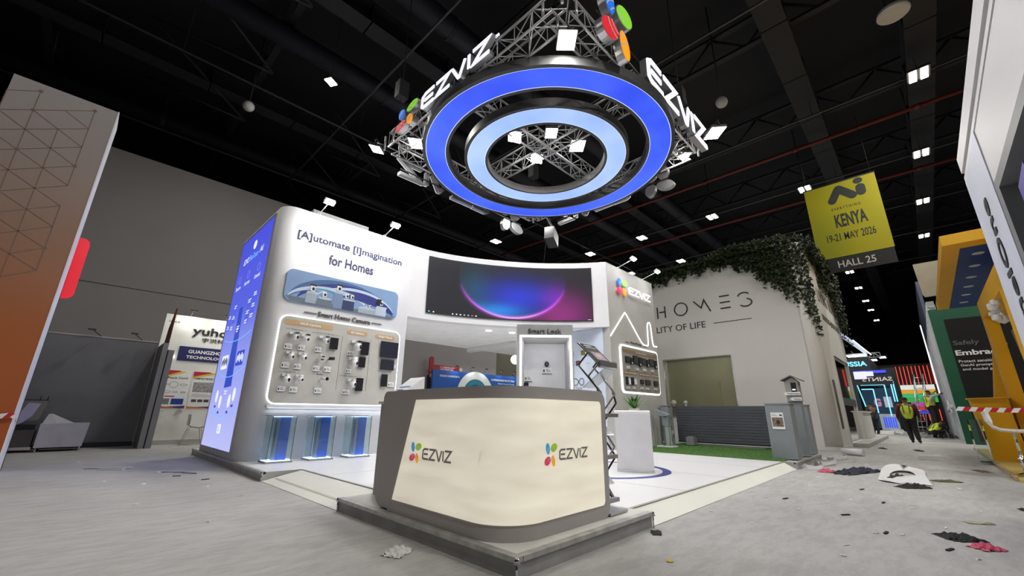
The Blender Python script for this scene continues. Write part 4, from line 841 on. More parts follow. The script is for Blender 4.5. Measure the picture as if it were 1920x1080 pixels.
MB().box(12.98, 13.07, 2.55, 5.60, .205, .24).build('bottom_rail', M['black'], gt)
MB().box(12.87, 12.95, 3.25, 5.15, H + .002, H + .05).build('ground_rack', M['alu'], gt)
t = thing('gate_motor', 'gray sliding gate motor box on the turf', 'motor', (12.75, 5.1, H)); MB().box(12.62, 12.86, 5.0, 5.22, H + .03, .36).box(12.64, 12.84, 5.02, 5.20, .36, .385).build('motor_cover', mat('motor_gray', (.22, .22, .23), .4), t); MB().box(12.60, 12.88, 4.98, 5.24, H + .003, H + .03).build('motor_base', M['black'], t)
t = thing('wall_socket', 'small white socket box on the gray gate post side', 'socket', (12.27, 5.44, .45)); MB().box(12.20, 12.28, 5.425, 5.448, .44, .54).build('socket_plate', M['white'], t); MB().bar((12.25, 5.42, .47), (12.27, 5.40, .36), .008, 6).build('plug_cable', M['black'], t)
sw = tag(MB().box(12.2, 12.235, 5.43, 5.448, .86, .92).build('push_button', M['chrome']), 'small metal push button on the gray gate post side', 'button')
# birdhouse shaped intercom
t = thing('birdhouse_intercom', 'gray birdhouse shaped intercom stand with gable roof and arrow signs', 'intercom stand', (11.5, 2.2, H))
bh = mat('birdhouse_gray', srgb(150, 148, 144), .55)
MB().box(11.42, 11.68, 2.04, 2.28, H + .016, 1.30).build('stand_column', gpm, t); MB().box(11.40, 11.66, 2.02, 2.28, 1.30, 1.74).build('house_body', bh, t)
mb = MB(); R0 = [(11.36, 1.92, 1.75), (11.36, 2.12, 1.865), (11.36, 2.35, 1.765)]; mb.prism([(11.34, 1.93, 1.745), (11.34, 2.13, 1.86), (11.34, 2.34, 1.765), (11.34, 2.34, 1.785), (11.34, 2.13, 1.885), (11.34, 1.93, 1.765)], (.36, 0, 0)); mb.build('gable_roof', mat('roof_gray', srgb(104, 100, 96), .6), t)
mb = MB(); mb.prism([(11.40, 2.02, 1.74), (11.40, 2.28, 1.74), (11.40, 2.13, 1.85)], (.26, 0, 0)); mb.build('gable', bh, t)
o = MB().box(11.385, 11.399, 2.06, 2.16, 1.50, 1.72).build('camera_panel', M['black'], t); MB().box(11.380, 11.385, 2.08, 2.14, 1.55, 1.575).build('lit_button', glow('button_glow', (255, 255, 255), 1.5), o)
for z, s_ in ((1.44, 'Vehicles'), (1.32, 'Visitors')):
    AP = Plane((11.385, 2.33 if z > 1.4 else 2.22, z), (0, -1, 0), (0, 0, 1), (-1, 0, 0)); wv = .33 if z > 1.4 else .23
    o = plate(AP, [(.0, .035), (.05, 0), (wv, 0), (wv, .07), (.05, .07)], .0, .012).build('arrow_sign', M['white'], t); text('lettering', AP, s_, .075, .018, wv - .09, .035, M['darktext'], o, n0=.0125, depth=.002, bold=.02)
# slanted reader kiosk and acrylic pedestal on the turf
t = thing('slanted_reader_stand', 'white slanted top display stand beside the gray gate post', 'display stand', (11.8, 5.35, H))
MB().prism([(11.52, 5.56, .98), (11.52, 5.56, .95), (11.52, 5.22, .95), (11.52, 5.22, .98), (11.52, 5.30, 1.03), (11.52, 5.56, 1.12)], (.22, 0, 0)).build('slanted_top', gpm, t)
MB().box(11.56, 11.70, 5.23, 5.36, .69, .95).build('neck', gpm, t); MB().box(11.54, 11.72, 5.20, 5.42, H + .045, .69).build('white_column', mat('clear_glass', (.85, .95, .93), .02, trans=1.0), t)
MB().box(11.60, 11.68, 5.26, 5.34, H + .045, .68).build('column_core', M['white'], t); MB().box(11.45, 11.82, 5.12, 5.56, H + .016, H + .045).build('base', M['white'], t)
# ================= hanging ring sign =================
RC = Vector((6.93, 5.65, 7.0))
ringside = mat('ring_case_black', (.06, .06, .063), .42, .2)
blueglow = bpy.data.materials.new('ring_blue'); palegl = None
def ringmat(name, c0, c1, es):
    m_ = glow(name, c0, es); nt = m_.node_tree; b = nt.nodes['Principled BSDF']; tc_ = nt.nodes.new('ShaderNodeTexCoord'); n_ = nt.nodes.new('ShaderNodeTexNoise'); n_.inputs['Scale'].default_value = .55; n_.inputs['Detail'].default_value = 3
    r_ = nt.nodes.new('ShaderNodeValToRGB'); r_.color_ramp.elements[0].position = .35; r_.color_ramp.elements[1].position = .65; r_.color_ramp.elements[0].color = (*srgb(*c0), 1); r_.color_ramp.elements[1].color = (*srgb(*c1), 1)
    nt.links.new(tc_.outputs['Object'], n_.inputs['Vector']); nt.links.new(n_.outputs['Fac'], r_.inputs['Fac']); nt.links.new(r_.outputs['Color'], b.inputs['Emission Color']); return m_
bpy.data.materials.remove(blueglow)
rb = ringmat('ring_blue_fabric', (44, 74, 226), (72, 108, 246), .95); rp = ringmat('ring_pale_fabric', (140, 172, 238), (176, 200, 250), .95)
def ring(name, label, ri, ro, li, lo, h, m_, cen):
    t = thing(name, label, 'light ring', tuple(cen)); n = 96; z = cen.z
    circ = lambda r, zz: [(cen.x + r * math.cos(2 * PI * i / n), cen.y + r * math.sin(2 * PI * i / n), zz) for i in range(n)]
    mb = MB(); mb.strip(circ(ro, z), circ(ro, z + h), True, True); mb.strip(circ(ro, z + h), circ(ri, z + h), False, True); mb.strip(circ(ri, z + h), circ(ri, z), True, True)
    mb.strip(circ(ri, z), circ(li, z), False, True); mb.strip(circ(lo, z), circ(ro, z), False, True); mb.strip(circ(li, z), circ(li, z + .03), True, True); mb.strip(circ(lo, z), circ(lo, z + .03), True, True)
    mb.build('ring_case', ringside, t); MB().strip(circ(li, z + .012), circ(lo, z + .012), False, True).build('glowing_fabric', m_, t)
    mb = MB()
    for r in (li + .006, lo - .006): mb.strip(circ(r - .007, z + .006), circ(r + .007, z + .006), False, True)
    mb.build('fabric_seam', glow('seam_glow', (210, 225, 255), 1.0), t)
    for k in range(8):
        a = 2 * PI * (k + .5) / 8; r = (ri + ro) / 2; MB().bar((cen.x + r * math.cos(a), cen.y + r * math.sin(a), z + h), (cen.x + r * math.cos(a), cen.y + r * math.sin(a), z + h + .06), .012, 6).build('hanger', M['dark'], t)
    return t
ring('outer_ring', 'large glowing royal blue ring hanging over the booth', 2.41, 3.03, 2.477, 2.949, .20, rb, RC)
ring('inner_ring', 'smaller pale blue glowing ring inside the royal blue ring', 1.45, 2.03, 1.515, 1.955, .20, rp, RC + Vector((.03, .03, 0)))
tf = thing('truss_frame', 'square aluminium truss frame with crossing arms above the glowing rings', 'truss', (6.85, 5.62, 7.3))
def truss(a, b, w, name, parent, m_=None, step=.42):
    a, b = Vector(a), Vector(b); d = (b - a).normalized(); s_ = d.cross(Vector((0, 0, 1))).normalized() * w / 2; up_ = Vector((0, 0, w)); L = (b - a).length; n = int(L / step)
    mb = MB(); Cn = [s_, -s_, s_ + up_, -s_ + up_]
    for c in Cn: mb.bar(a + c, b + c, .024, 7)
    for i in range(n):
        p, q = a + d * (L * i / n), a + d * (L * (i + 1) / n); k = i % 2
        for c0, c1 in ((Cn[0], Cn[1]), (Cn[2], Cn[3]), (Cn[0], Cn[2]), (Cn[1], Cn[3])):
            if k: c0, c1 = c1, c0
            mb.bar(p + c0, q + c1, .011, 5, caps=False)
            mb.bar(q + c0, q + c1, .009, 5, caps=False)
    return mb.build(name, m_ or M['alu'], parent)
X0, X1, Y0, Y1, TZ = 4.28, 9.55, 3.13, 8.35, 7.30
tm = mat('truss_alloy', (.50, .50, .52), .3, .5)
truss((X0, Y0, TZ), (X0, Y1, TZ), .40, 'truss_side', tf, tm); truss((X1, Y0, TZ), (X1, Y1, TZ), .40, 'truss_side', tf, tm); truss((X0, Y0, TZ), (X1, Y0, TZ), .40, 'truss_side', tf, tm); truss((X0, Y1, TZ), (X1, Y1, TZ), .40, 'truss_side', tf, tm)
truss((X0, 5.65, TZ), (X1, 5.65, TZ), .36, 'truss_arm', tf, tm); truss((6.93, Y0, TZ), (6.93, Y1, TZ), .36, 'truss_arm', tf, tm)
for x, y in ((X0, Y0), (X1, Y0), (X0, Y1), (X1, Y1)):
    mb = MB()
    for dx in (-.2, .2):
        for dy in (-.2, .2): mb.bar((x + dx, y + dy, TZ), (x + dx, y + dy, TZ + .4), .026, 7)
    mb.build('corner_block', tm, tf); MB().bar((x, y, TZ + .38), (x, y, 12.9), .012, 6).build('hoist_chain', M['dark'], tf); MB().box(x - .14, x + .14, y - .12, y + .12, TZ + 1.6, TZ + 2.1).build('chain_hoist', M['dark'], tf)
# flood lamps
def flood(x, y, z, label, s=.42, tilt=(0, 0), power=90, aim=None, yaw=0.0):
    t = thing('floodlight', label, 'floodlight', (x, y, z), 'floodlights on the hanging truss')
    ca, sa = math.cos(yaw), math.sin(yaw)
    U = Vector((ca, sa, tilt[0])).normalized(); V = Vector((-sa, ca, tilt[1])).normalized(); Nn = U.cross(V).normalized(); o = Vector((x, y, z))
    MB().obox(o - U * s / 2 - V * s * .4 + Nn * .01, U * s, V * s * .8, Nn * .06).build('housing', M['dark'], t)
    MB().obox(o - U * s * .46 - V * s * .36, U * s * .92, V * s * .72, Nn * .01).build('lamp_face', M['lamp'], t)
    mb = MB(); mb.bar(o - U * s * .52 + Nn * .04, o - U * s * .52 + Nn * .20, .012, 5); mb.bar(o + U * s * .52 + Nn * .04, o + U * s * .52 + Nn * .20, .012, 5); mb.bar(o - U * s * .52 + Nn * .2, o + U * s * .52 + Nn * .2, .012, 5)
    mb.build('yoke', M['dark'], t); MB().bar(o + Nn * .2, o + Nn * .2 + Vector((0, 0, max(.05, TZ - z - .05))), .016, 6).build('clamp', M['dark'], t)
    area('flood_light', o - Nn * .03, s * .9, power, (1, .985, .96), aim=o - Nn * 3, sy=s * .7)
FL = [(4.62, 3.25, 7.2, 'floodlight hanging at the near truss corner above the rings', .42, (0, 0), 50), (4.05, 8.95, 7.5, 'floodlight sticking out past the truss corner over the left logo flower', .38, (.1, .25), 50), (4.48, 7.75, 7.3, 'floodlight just below the left logo flower', .42, (0, .1), 50),
      (9.25, 2.35, 7.4, 'floodlight sticking out past the end of the right sign', .46, (0, -.1), 50), (6.42, 5.05, 7.25, 'floodlight at the near side of the truss crossing', .36, (0, 0), 45), (6.02, 5.86, 7.35, 'double floodlight on the left arm seen through the pale ring', .42, (0, .2), 50),
      (7.35, 4.97, 7.35, 'bright floodlight to the right of the truss crossing', .46, (0, 0), 50), (7.05, 6.05, 7.35, 'floodlight just below the truss crossing', .40, (0, .15), 47), (8.95, 7.75, 7.40, 'floodlight seen between the two rings at the far side', .40, (0, 0), 45), (9.65, 3.25, 7.40, 'small floodlight inside the far right truss corner', .34, (0, 0), 40)]
for a in FL: flood(*a, yaw=.78)
for (x, y, z), (u, v, w) in (((4.05, 8.95, 7.7), (4.26, 8.55, 7.45)), ((9.25, 2.35, 7.6), (9.4, 2.95, 7.5))): MB().bar((x, y, z), (u, v, w), .018, 6).build('lamp_outrigger', M['dark'], tf)
# ---- four logo signs ----
edgem = mat('sign_side_metal', (.52, .52, .54), .3, .75); litw = glow('sign_white_face', (236, 238, 250), 1.15)
sgm = {k: glow('sign_' + k, v, .72, base=srgb(*v)) for k, v in dict(blue=(30, 110, 225), green=(130, 205, 47), red=(205, 35, 50), orange=(245, 155, 25)).items()}
def sign(pl, label, fw, fh, gap, tw, th, tv, depth, loc):
    t = thing('logo_sign', label, 'sign', loc, 'logo signs on the truss'); logo(pl, 0, 0, fw, fh, gap, tw, th, tv, t, sgm, 0, depth, litw, lw=.20, edge=edgem)
    mb = MB()
    for v in (.25, .8): mb.obox(pl.p(.1, tv + th * v, -.03), pl.U * (fw + gap + tw - .1), pl.N * .02, Vector((0, 0, .03)))
    mb.build('mounting_rail', M['dark'], t); text('trademark', pl, 'TM', fw + gap + tw + .03, tv + th * .92, .10, .05, litw, t, depth=.03); return t
sign(Plane((4.0, 7.66, 7.16), (0, -1, 0), (0, 0, 1), (-1, 0, 0)), 'glowing white logo lettering with four colored petals on the left truss side', .86, .60, .20, 2.17, .41, .09, .13, (3.9, 6, 7.16))
sign(Plane((4.83, 2.80, 7.06), (1, 0, 0), (0, 0, 1), (0, -1, 0)), 'largest glowing logo sign facing the aisle on the right truss side', 1.09, 1.36, .60, 3.06, .68, .19, .16, (7, 2.7, 7.06))
sign(Plane((9.33, 8.68, 6.68), (-1, 0, 0), (0, 0, 1), (0, 1, 0)), 'logo sign on the far left truss side seen from behind', 1.10, .95, .45, 3.15, .50, .26, .14, (7, 8.7, 6.68))
sign(Plane((10.02, 3.76, 6.84), (0, 1, 0), (0, 0, 1), (1, 0, 0)), 'logo sign on the far right truss side seen from behind', .95, .80, .40, 2.6, .45, .22, .14, (9.9, 5, 6.74))
t = thing('loudspeaker_box', 'black loudspeaker box hanging behind the rings', 'speaker', (9.9, 7.75, 6.9))
MB().obox((9.6, 7.55, 6.42), (.55, .25, -.12), (-.12, .3, 0), (.06, .02, .42)).build('speaker_case', M['black'], t); MB().obox((9.62, 7.86, 7.28), (.62, .25, -.12), (.02, .05, 0), (.06, .02, .1)).build('metal_bracket', M['chrome'], t); MB().bar((9.85, 7.85, 7.2), (9.55, 8.0, 7.5), .02, 6).build('clamp', M['dark'], t)
MB_ = MB().path([(9.9, 8.0, 7.3), (10.0, 8.3, 5.9), (10.3, 8.6, 5.13)], .008, 5); tag(MB_.build('power_cable', M['black']), 'thin black cable hanging from the truss to the header wall', 'cable')

# ================= white building with ivy and lettering =================
hb = thing('white_stand_building', 'tall white stand building with black lettering, ivy and large window behind the gate', 'building', (20, 6, 0))
hm = mat('warm_white_wall', srgb(224, 221, 216), .6, noise=(.6, .03))
pln = [(16.04, 10.5), (16.04, 2.44)] + [(16.44 - .40 * math.cos(t), 2.44 - .40 * math.sin(t)) for t in [PI / 2 * i / 8 for i in range(1, 8)]] + [(16.44, 2.04), (21.9, 2.04), (21.9, 2.3), (16.5, 2.3), (16.3, 2.5), (16.3, 10.5)]
HT = 6.72
# front wall with a real window opening
wy0, wy1, wz0, wz1 = 4.69, 7.19, .9, 3.04
mb = MB(); mb.box(16.04, 16.30, wy1, 10.5, 0, HT).box(16.04, 16.30, 2.44, wy0, 0, HT).box(16.04, 16.30, wy0, wy1, wz1, HT).box(16.04, 16.30, wy0, wy1, 0, wz0)
mb.build('front_wall', hm, hb)
cor = [(16.04, 2.44)] + [(16.44 - .40 * math.cos(t), 2.44 - .40 * math.sin(t)) for t in [PI / 2 * i / 8 for i in range(1, 8)]] + [(16.44, 2.04), (16.44, 2.3), (16.30, 2.44)]
MB().prism([(x, y, 0) for x, y in cor], (0, 0, HT), True).build('rounded_corner', hm, hb)
mb = MB(); mb.box(16.44, 18.35, 2.04, 2.3, 0, HT).box(18.35, 22.2, 2.04, 2.3, 3.02, HT).box(22.1, 22.2, 2.04, 2.3, .12, 3.02).box(18.35, 22.2, 2.04, 2.3, 0, .12); mb.build('side_wall', hm, hb)
mb = MB(); mb.prism([(x, y, 0) for x, y in off(cor[:9] , 0)] + [(16.44, 2.02, 0)], (0, 0, .001)) if False else None
bb = MB(); o1 = [(16.025, 10.4), (16.025, 2.44)] + [(16.44 - .415 * math.cos(t), 2.44 - .415 * math.sin(t)) for t in [PI / 2 * i / 8 for i in range(1, 8)]] + [(16.44, 2.025), (22.2, 2.025)]
bb.strip([(x, y, 0) for x, y in o1], [(x, y, .11) for x, y in o1], True); i1 = [(x + .012 if i < 2 else x + .004, y + (.012 if i > 8 else .002)) for i, (x, y) in enumerate(o1)]; bb.strip([(x, y, .11) for x, y in o1], [(x, y, .11) for x, y in i1]); bb.build('baseboard', hm, hb)
# room behind the window
inm = mat('room_olive', srgb(150, 148, 122), .6)
mb = MB(); mb.box(19.4, 19.5, 2.3, 10.5, 0, HT).box(16.3, 19.4, 10.3, 10.4, 0, HT).box(16.3, 19.4, 2.31, 10.3, HT - .1, HT); mb.build('inner_room', inm, hb)
MB().box(18.2, 18.3, 5.9, 6.3, 0, 2.3).build('inner_doorway', mat('door_tan', srgb(150, 140, 105), .5), hb)
wf = MB(); Wp = Plane((16.04, 7.19, .9), (0, -1, 0), (0, 0, 1), (-1, 0, 0)); frame(Wp, rrect(-.03, 2.53, -.03, 2.17, .01), rrect(.01, 2.49, .01, 2.13, .005), -.02, .02, wf); w_o = wf.build('window_frame', M['chrome'], hb)
gz = mat('window_glass_tint', srgb(150, 150, 122), .06, alpha=.45); area('room_fill_light', (17.6, 6.0, 4.2), 1.0, 55, (1, .98, .88)); MB().box(16.12, 16.13, wy0, wy1, wz0, wz1).build('window_pane', gz, w_o)  # unseen area light added to brighten the room behind the pane
for y, s_, l in ((6.9, .10, 'white round figurine on the ledge behind the large window'), (6.45, .08, 'white flower vase on the ledge behind the large window')):
    t = thing('window_ornament', l, 'ornament', (15.9, y, 1.35)); MB().bar((15.92, y, 1.28), (15.92, y, 1.36), .04, 10).build('ornament_base', M['white'], t); MB().ball((15.92, y, 1.42), s_, 12).build('ornament_head', mat('cream_ornament', (.7, .68, .6), .5), t)
tag(MB().box(15.80, 16.02, 5.2, 7.3, 1.23, 1.275).build('window_ledge', gpd), 'dark ledge below the large window behind the gate', 'ledge')
# lettering
lt_ = mat('black_lettering', (.02, .02, .022), .5); A_ = Plane((16.04, 8.2, 0), (0, -1, 0), (0, 0, 1), (-1, 0, 0)); ay = lambda y: 8.2 - y
def stroke(pts, w=.05, name='letter'): 
    mb = MB(); mitre(A_, pts, w, .002, .02, mb); return mb
mb = stroke([(ay(7.25), 4.75), (ay(7.25), 5.23)]); mitre(A_, [(ay(6.93), 4.75), (ay(6.93), 5.23)], .05, .002, .02, mb); mitre(A_, [(ay(7.17), 5.0), (ay(6.95), 5.0)], .05, .002, .02, mb); mb.build('letter', lt_, hb)
frame(A_, ell(ay(6.28), 5.0, .275, .275), ell(ay(6.28), 5.0, .23, .23), .002, .02).build('letter', lt_, hb)
stroke([(ay(5.76), 5.22), (ay(5.50), 4.92), (ay(5.37), 5.22), (ay(5.17), 4.74)]).build('letter', lt_, hb)
mb = MB()
for z in (4.78, 5.0, 5.24): mitre(A_, [(ay(4.81), z), (ay(4.46), z)], .045, .002, .02, mb)
mb.build('letter', lt_, hb)
mb = MB(); mitre(A_, [(ay(3.98) + .2 * math.cos(t), 5.09 + .15 * math.sin(t)) for t in [2.9 - i * .26 for i in range(10)]], .045, .002, .02, mb); mitre(A_, [(ay(3.95) + .2 * math.cos(t), 4.87 + .14 * math.sin(t)) for t in [1.3 - i * .3 for i in range(14)]], .045, .002, .02, mb); mb.build('letter', lt_, hb)
text('lettering', A_, 'QUALITY OF LIFE', ay(8.15), 4.11, 2.73, .29, lt_, hb, n0=.002, depth=.012)
mb = MB(); mitre(A_, [(ay(5.13), 4.27), (ay(3.84), 4.27)], .022, .002, .014, mb); mb.build('underline', lt_, hb)
A2 = Plane((17.3, 2.04, 0), (1, 0, 0), (0, 0, 1), (0, -1, 0)); text('lettering', A2, 'LIVING HOMES', .3, 4.9, 4.2, .5, mat('faint_lettering', srgb(120, 112, 98), .6), hb, n0=.002, depth=.01, spacing=1.3); text('lettering', A2, 'ENHANCING QUALITY OF LIFE', .4, 4.2, 3.8, .26, mat('faint_lettering', srgb(120, 112, 98), .6), hb, n0=.002, depth=.01)
# side features: dark recessed slot and mirror glass
MB().box(16.88, 17.28, 2.028, 2.042, .62, 2.12).build('dark_slot', mat('slot_dark', (.05, .05, .052), .3), hb)
mb = MB(); mb.box(18.35, 22.1, 2.10, 2.12, .12, 3.02); mb.build('mirror_glass', mat('mirror_glass', (.60, .61, .60), .03, 1.0), hb)
MB().box(18.57, 24.9, 2.02, 2.06, 1.05, 1.32).build('mirror_band', gpd, hb) if False else None
MB().box(18.32, 18.36, 2.02, 2.06, .12, 3.04).build('mirror_trim', M['chrome'], hb); MB().box(18.36, 22.1, 2.02, 2.06, 3.02, 3.05).build('mirror_trim', M['chrome'], hb)
MB().box(18.4, 22.1, 2.05, 2.11, 1.38, 1.62).build('mirror_band', gpd, hb)
# corner counters further along the side
tag(MB().box(22.4, 25.6, 1.95, 2.9, .14, 1.15).box(22.35, 25.65, 1.9, 2.9, 1.15, 1.2).build('aisle_counter', hm), 'low white counter block at the far end of the white building', 'counter')
struct('trim_1', MB().box(18.4, 27.5, 1.62, 2.03, 0, .13), mat('step_gray', (.45, .45, .42), .5))
# ivy
ivm = mat('ivy_green', srgb(50, 66, 30), .6, noise=(6, .55)); ivd = mat('ivy_dark', srgb(26, 36, 18), .65, noise=(6, .5))
rn = random.Random(11)
def ivy_low(y):       # how far the ivy hangs on the front wall (z of its lower edge)
    pts = [(10.4, 6.15), (7.3, 6.1), (6.6, 6.3), (5.6, 6.38), (4.6, 6.38), (3.9, 6.2), (3.4, 5.75), (3.0, 5.2), (2.6, 4.9), (2.35, 4.5), (2.12, 3.9), (1.9, 3.2)]
    for (a, b), (c, d) in zip(pts, pts[1:]):
        if a >= y >= c: return b + (d - b) * (a - y) / (a - c)
    return 6.2
def ivy_top(y): return 6.75 + (.28 if y < 5.5 else .0) * min(1, (5.5 - y) / 1.2) + (-.0 if y > 3 else -.0)
leafm = [MB(), MB()]
def ileaf(mb, c, nrm, s):
    c = Vector(c); nrm = Vector(nrm).normalized(); t_ = nrm.orthogonal().normalized(); a = rn.uniform(0, 6.28); t_ = Matrix.Rotation(a, 3, nrm) @ t_; b_ = nrm.cross(t_)
    P = [c - t_ * s * .9, c - t_ * s * .1 + b_ * s * .62, c + t_ * s, c - t_ * s * .1 - b_ * s * .62]; P[2] = P[2] - nrm * s * .3
    mb.add(P, [(0, 1, 2, 3)])
for i in range(9000):
    y = 10.3 - 8.35 * (rn.random() ** .72) if rn.random() < .75 else rn.uniform(1.95, 4.2)
    lo, hi = ivy_low(y), ivy_top(y); lo += rn.gauss(0, .12) + .12 * math.sin(y * 9) + .1 * math.sin(y * 23)
    z = lo + (hi - lo) * rn.random() ** .8; x = 16.0 - rn.uniform(0, .28) * (1 if z < 6.6 else 1.5)
    if y < 2.45: x = 16.04 + (2.45 - y) * .7 - rn.uniform(.02, .25)
    if z > 6.65: x += rn.uniform(0, .4)
    ileaf(leafm[0 if rn.random() < .55 else 1], (x, y, z), (rn.uniform(-1, -.2), rn.uniform(-.7, .5), rn.uniform(-.1, .9)), rn.uniform(.045, .085))
for i in range(4200):
    x = 16.4 + 6.3 * rn.random() ** .8
    lo = 5.75 - .55 * math.sin(x * 1.1) * .5 - (0 if x < 20 else (x - 20) * .9) + rn.gauss(0, .15); z = lo + (7.0 - lo) * rn.random() ** .7
    if x < 18.2 and z < 6.3: continue
    ileaf(leafm[0 if rn.random() < .4 else 1], (x, 2.04 - rn.uniform(0, .3), z), (rn.uniform(-.6, .6), -1, rn.uniform(-.1, .9)), rn.uniform(.05, .09))
iv = thing('ivy_garland', 'thick dark green ivy hanging over the top and corner of the white building', 'ivy', (16.0, 4, 6.7))
tag(leafm[0].build('ivy_leaves', ivm, iv), kind='stuff'); tag(leafm[1].build('ivy_leaves', ivd, iv), 'darker ivy leaves', kind='stuff')
mb = MB(); mb.path([(16.1, 10.3, 6.78), (16.05, 7, 6.8), (16.0, 4, 6.42), (16.1, 2.3, 6.42), (17, 1.98, 6.42), (22.5, 1.95, 6.8)], .09, 7); mb.build('ivy_stem', ivd, iv)
# ================= event banner =================
bnr = thing('event_banner', 'large yellow-green hanging banner with event name, dates and hall number', 'banner', (20, .85, 6.4))
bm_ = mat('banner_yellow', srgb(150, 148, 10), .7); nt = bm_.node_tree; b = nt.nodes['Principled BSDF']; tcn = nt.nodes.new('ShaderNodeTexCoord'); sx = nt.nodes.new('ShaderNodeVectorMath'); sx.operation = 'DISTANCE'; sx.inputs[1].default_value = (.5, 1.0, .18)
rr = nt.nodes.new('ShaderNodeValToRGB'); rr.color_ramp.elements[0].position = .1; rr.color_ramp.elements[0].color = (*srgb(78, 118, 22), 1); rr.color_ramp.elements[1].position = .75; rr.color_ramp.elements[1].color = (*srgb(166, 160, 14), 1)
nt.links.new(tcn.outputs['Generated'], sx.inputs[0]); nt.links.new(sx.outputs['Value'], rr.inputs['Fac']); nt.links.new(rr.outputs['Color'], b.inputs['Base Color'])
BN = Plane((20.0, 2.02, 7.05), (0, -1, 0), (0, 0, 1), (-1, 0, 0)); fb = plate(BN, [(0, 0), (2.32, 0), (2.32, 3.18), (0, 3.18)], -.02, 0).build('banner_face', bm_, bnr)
bk = mat('banner_black', (.018, .018, .02), .7); sb = plate(BN, [(0.05, -.60), (2.30, -.60), (2.30, -.005), (0.05, -.005)], -.03, -.01).build('hall_strip', bk, bnr)
text('lettering', BN, 'HALL 25', .58, -.44, 1.15, .28, mat('hall_text_gray', (.55, .55, .55), .6), sb, n0=-.009, depth=.004, bold=.012); bt = mat('banner_print', (.03, .035, .03), .6)
text('lettering', BN, 'EVERYTHING', .78, 1.98, .92, .105, bt, fb, n0=.001, depth=.003, spacing=1.5, bold=.01); text('lettering', BN, 'KENYA', .80, 1.22, 1.0, .56, bt, fb, n0=.001, depth=.003, bold=.03); text('lettering', BN, '19-21 MAY 2026', .42, .66, 1.52, .32, bt, fb, n0=.001, depth=.003, bold=.012)
def capsule(a, b_, r, k=10):
    a, b_ = Vector(a), Vector(b_); d = (b_ - a).normalized(); an = math.atan2(d.y, d.x); P = []
    for c, s_ in ((b_, -PI / 2), (a, PI / 2)): P += [(c.x + r * math.cos(an + s_ + PI * i / k), c.y + r * math.sin(an + s_ + PI * i / k)) for i in range(k + 1)]
    return P
for i, (a, c, r) in enumerate((((.86, 2.40), (1.12, 2.86), .14), ((1.14, 2.86), (1.52, 2.46), .155), ((1.81, 2.50), (1.81, 2.70), .15))): plate(BN, capsule(a, c, r), .001, .004 + .0005 * i).build('logo_shape', bt, fb)
plate(BN, ell(1.78, 3.0, .15, .13), .001, .004).build('logo_shape', bt, fb)
MB().bar((20.01, 2.05, 10.23), (20.01, -.33, 10.23), .03, 8).build('banner_rod', M['dark'], bnr)
for y in (1.9, -.2): MB().bar((20.01, y, 10.23), (20.01, y, 12.9), .008, 5).build('banner_wire', M['dark'], bnr)

# ================= right side of the aisle =================
tw = thing('white_stand_tower', 'white exhibition tower with vertical black lettering at the aisle corner', 'stand wall', (5, -1.5, 0))
twm = mat('tower_white', srgb(216, 214, 216), .5, noise=(.8, .02)); twc = mat('tower_column_shaded_white', srgb(206, 210, 226), .5)  # column gets a bluish darker white: shading of that face put into its colour
MB().box(5.46, 6.71, -1.6, -.83, 0, 3.62).build('tower_column', twc, tw)
MB().box(-1.0, 5.458, -1.6, -.84, 3.05, 3.62).build('tower_header', twm, tw)
MB().box(-1.0, 6.71, -1.7, -.825, 3.74, 3.93).box(-1.0, 6.71, -1.7, -.832, 3.625, 3.68).build('cornice', twm, tw); MB().box(-1.0, 6.70, -1.7, -.85, 3.68, 3.74).build('cornice_groove', M['graypaint'], tw)
mb = MB(); mb.box(5.30, 5.458, -1.2, -.835, 0, 3.05).box(-1.0, 5.30, -1.2, -.835, 2.95, 3.05); mb.build('screen_frame', mat('frame_gray_dark', srgb(120, 120, 124), .5), tw)
TWP = Plane((-1, -1.0, 0), (1, 0, 0), (0, 0, 1), (0, 1, 0)); TWP.N = Vector((0, 1, 0))
plate(TWP, [(0, 0), (6.3, 0), (6.3, 2.95), (0, 2.95)], -.1, 0).build('pattern_back', mat('pattern_teal_dark', srgb(48, 62, 68), .5), tw)
mb = [MB(), MB()]; rn = random.Random(2)
for i in range(12):
    for j in range(12):
        u, v = 3.9 + i * .2, .5 + j * .2
        k = mb[(i + j) % 2]; k.add([TWP.p(u, v, .0), TWP.p(u + .19, v, .0), TWP.p(u + .1, v + .19, .0), TWP.p(u + .1 + rn.uniform(-.05, .05), v + .06, .09)], [(0, 1, 3), (1, 2, 3), (2, 0, 3)])
mb[0].build('relief_triangles', mat('relief_gray', srgb(150, 160, 160), .5), tw); mb[1].build('relief_triangles', mat('relief_teal', srgb(96, 112, 116), .5), tw)
pur = mat('purple_shape', srgb(78, 60, 160), .5)
for q_ in ([(5.85, 2.42), (5.98, 2.42), (5.98, 2.80), (5.62, 2.86), (5.60, 2.74), (5.85, 2.70)], [(5.62, 2.36), (5.76, 2.38), (5.74, 2.54), (5.60, 2.52)], [(5.45, 2.0), (5.75, 1.98), (5.75, 2.16), (5.5, 2.16)]): plate(TWP, q_, .095, .12).build('purple_logo_shape', pur, tw)
TT = Plane((5.92, -.83, 1.0), (0, 0, 1), (1, 0, 0), (0, 1, 0)); TT.N = Vector((0, 1, 0)); tmb = text_mb(TT, 'ChannelOne', 0.02, 0, 2.10, .26, n0=.001, depth=.008, bold=.018)
o = tmb.build('lettering', lt_, tw)
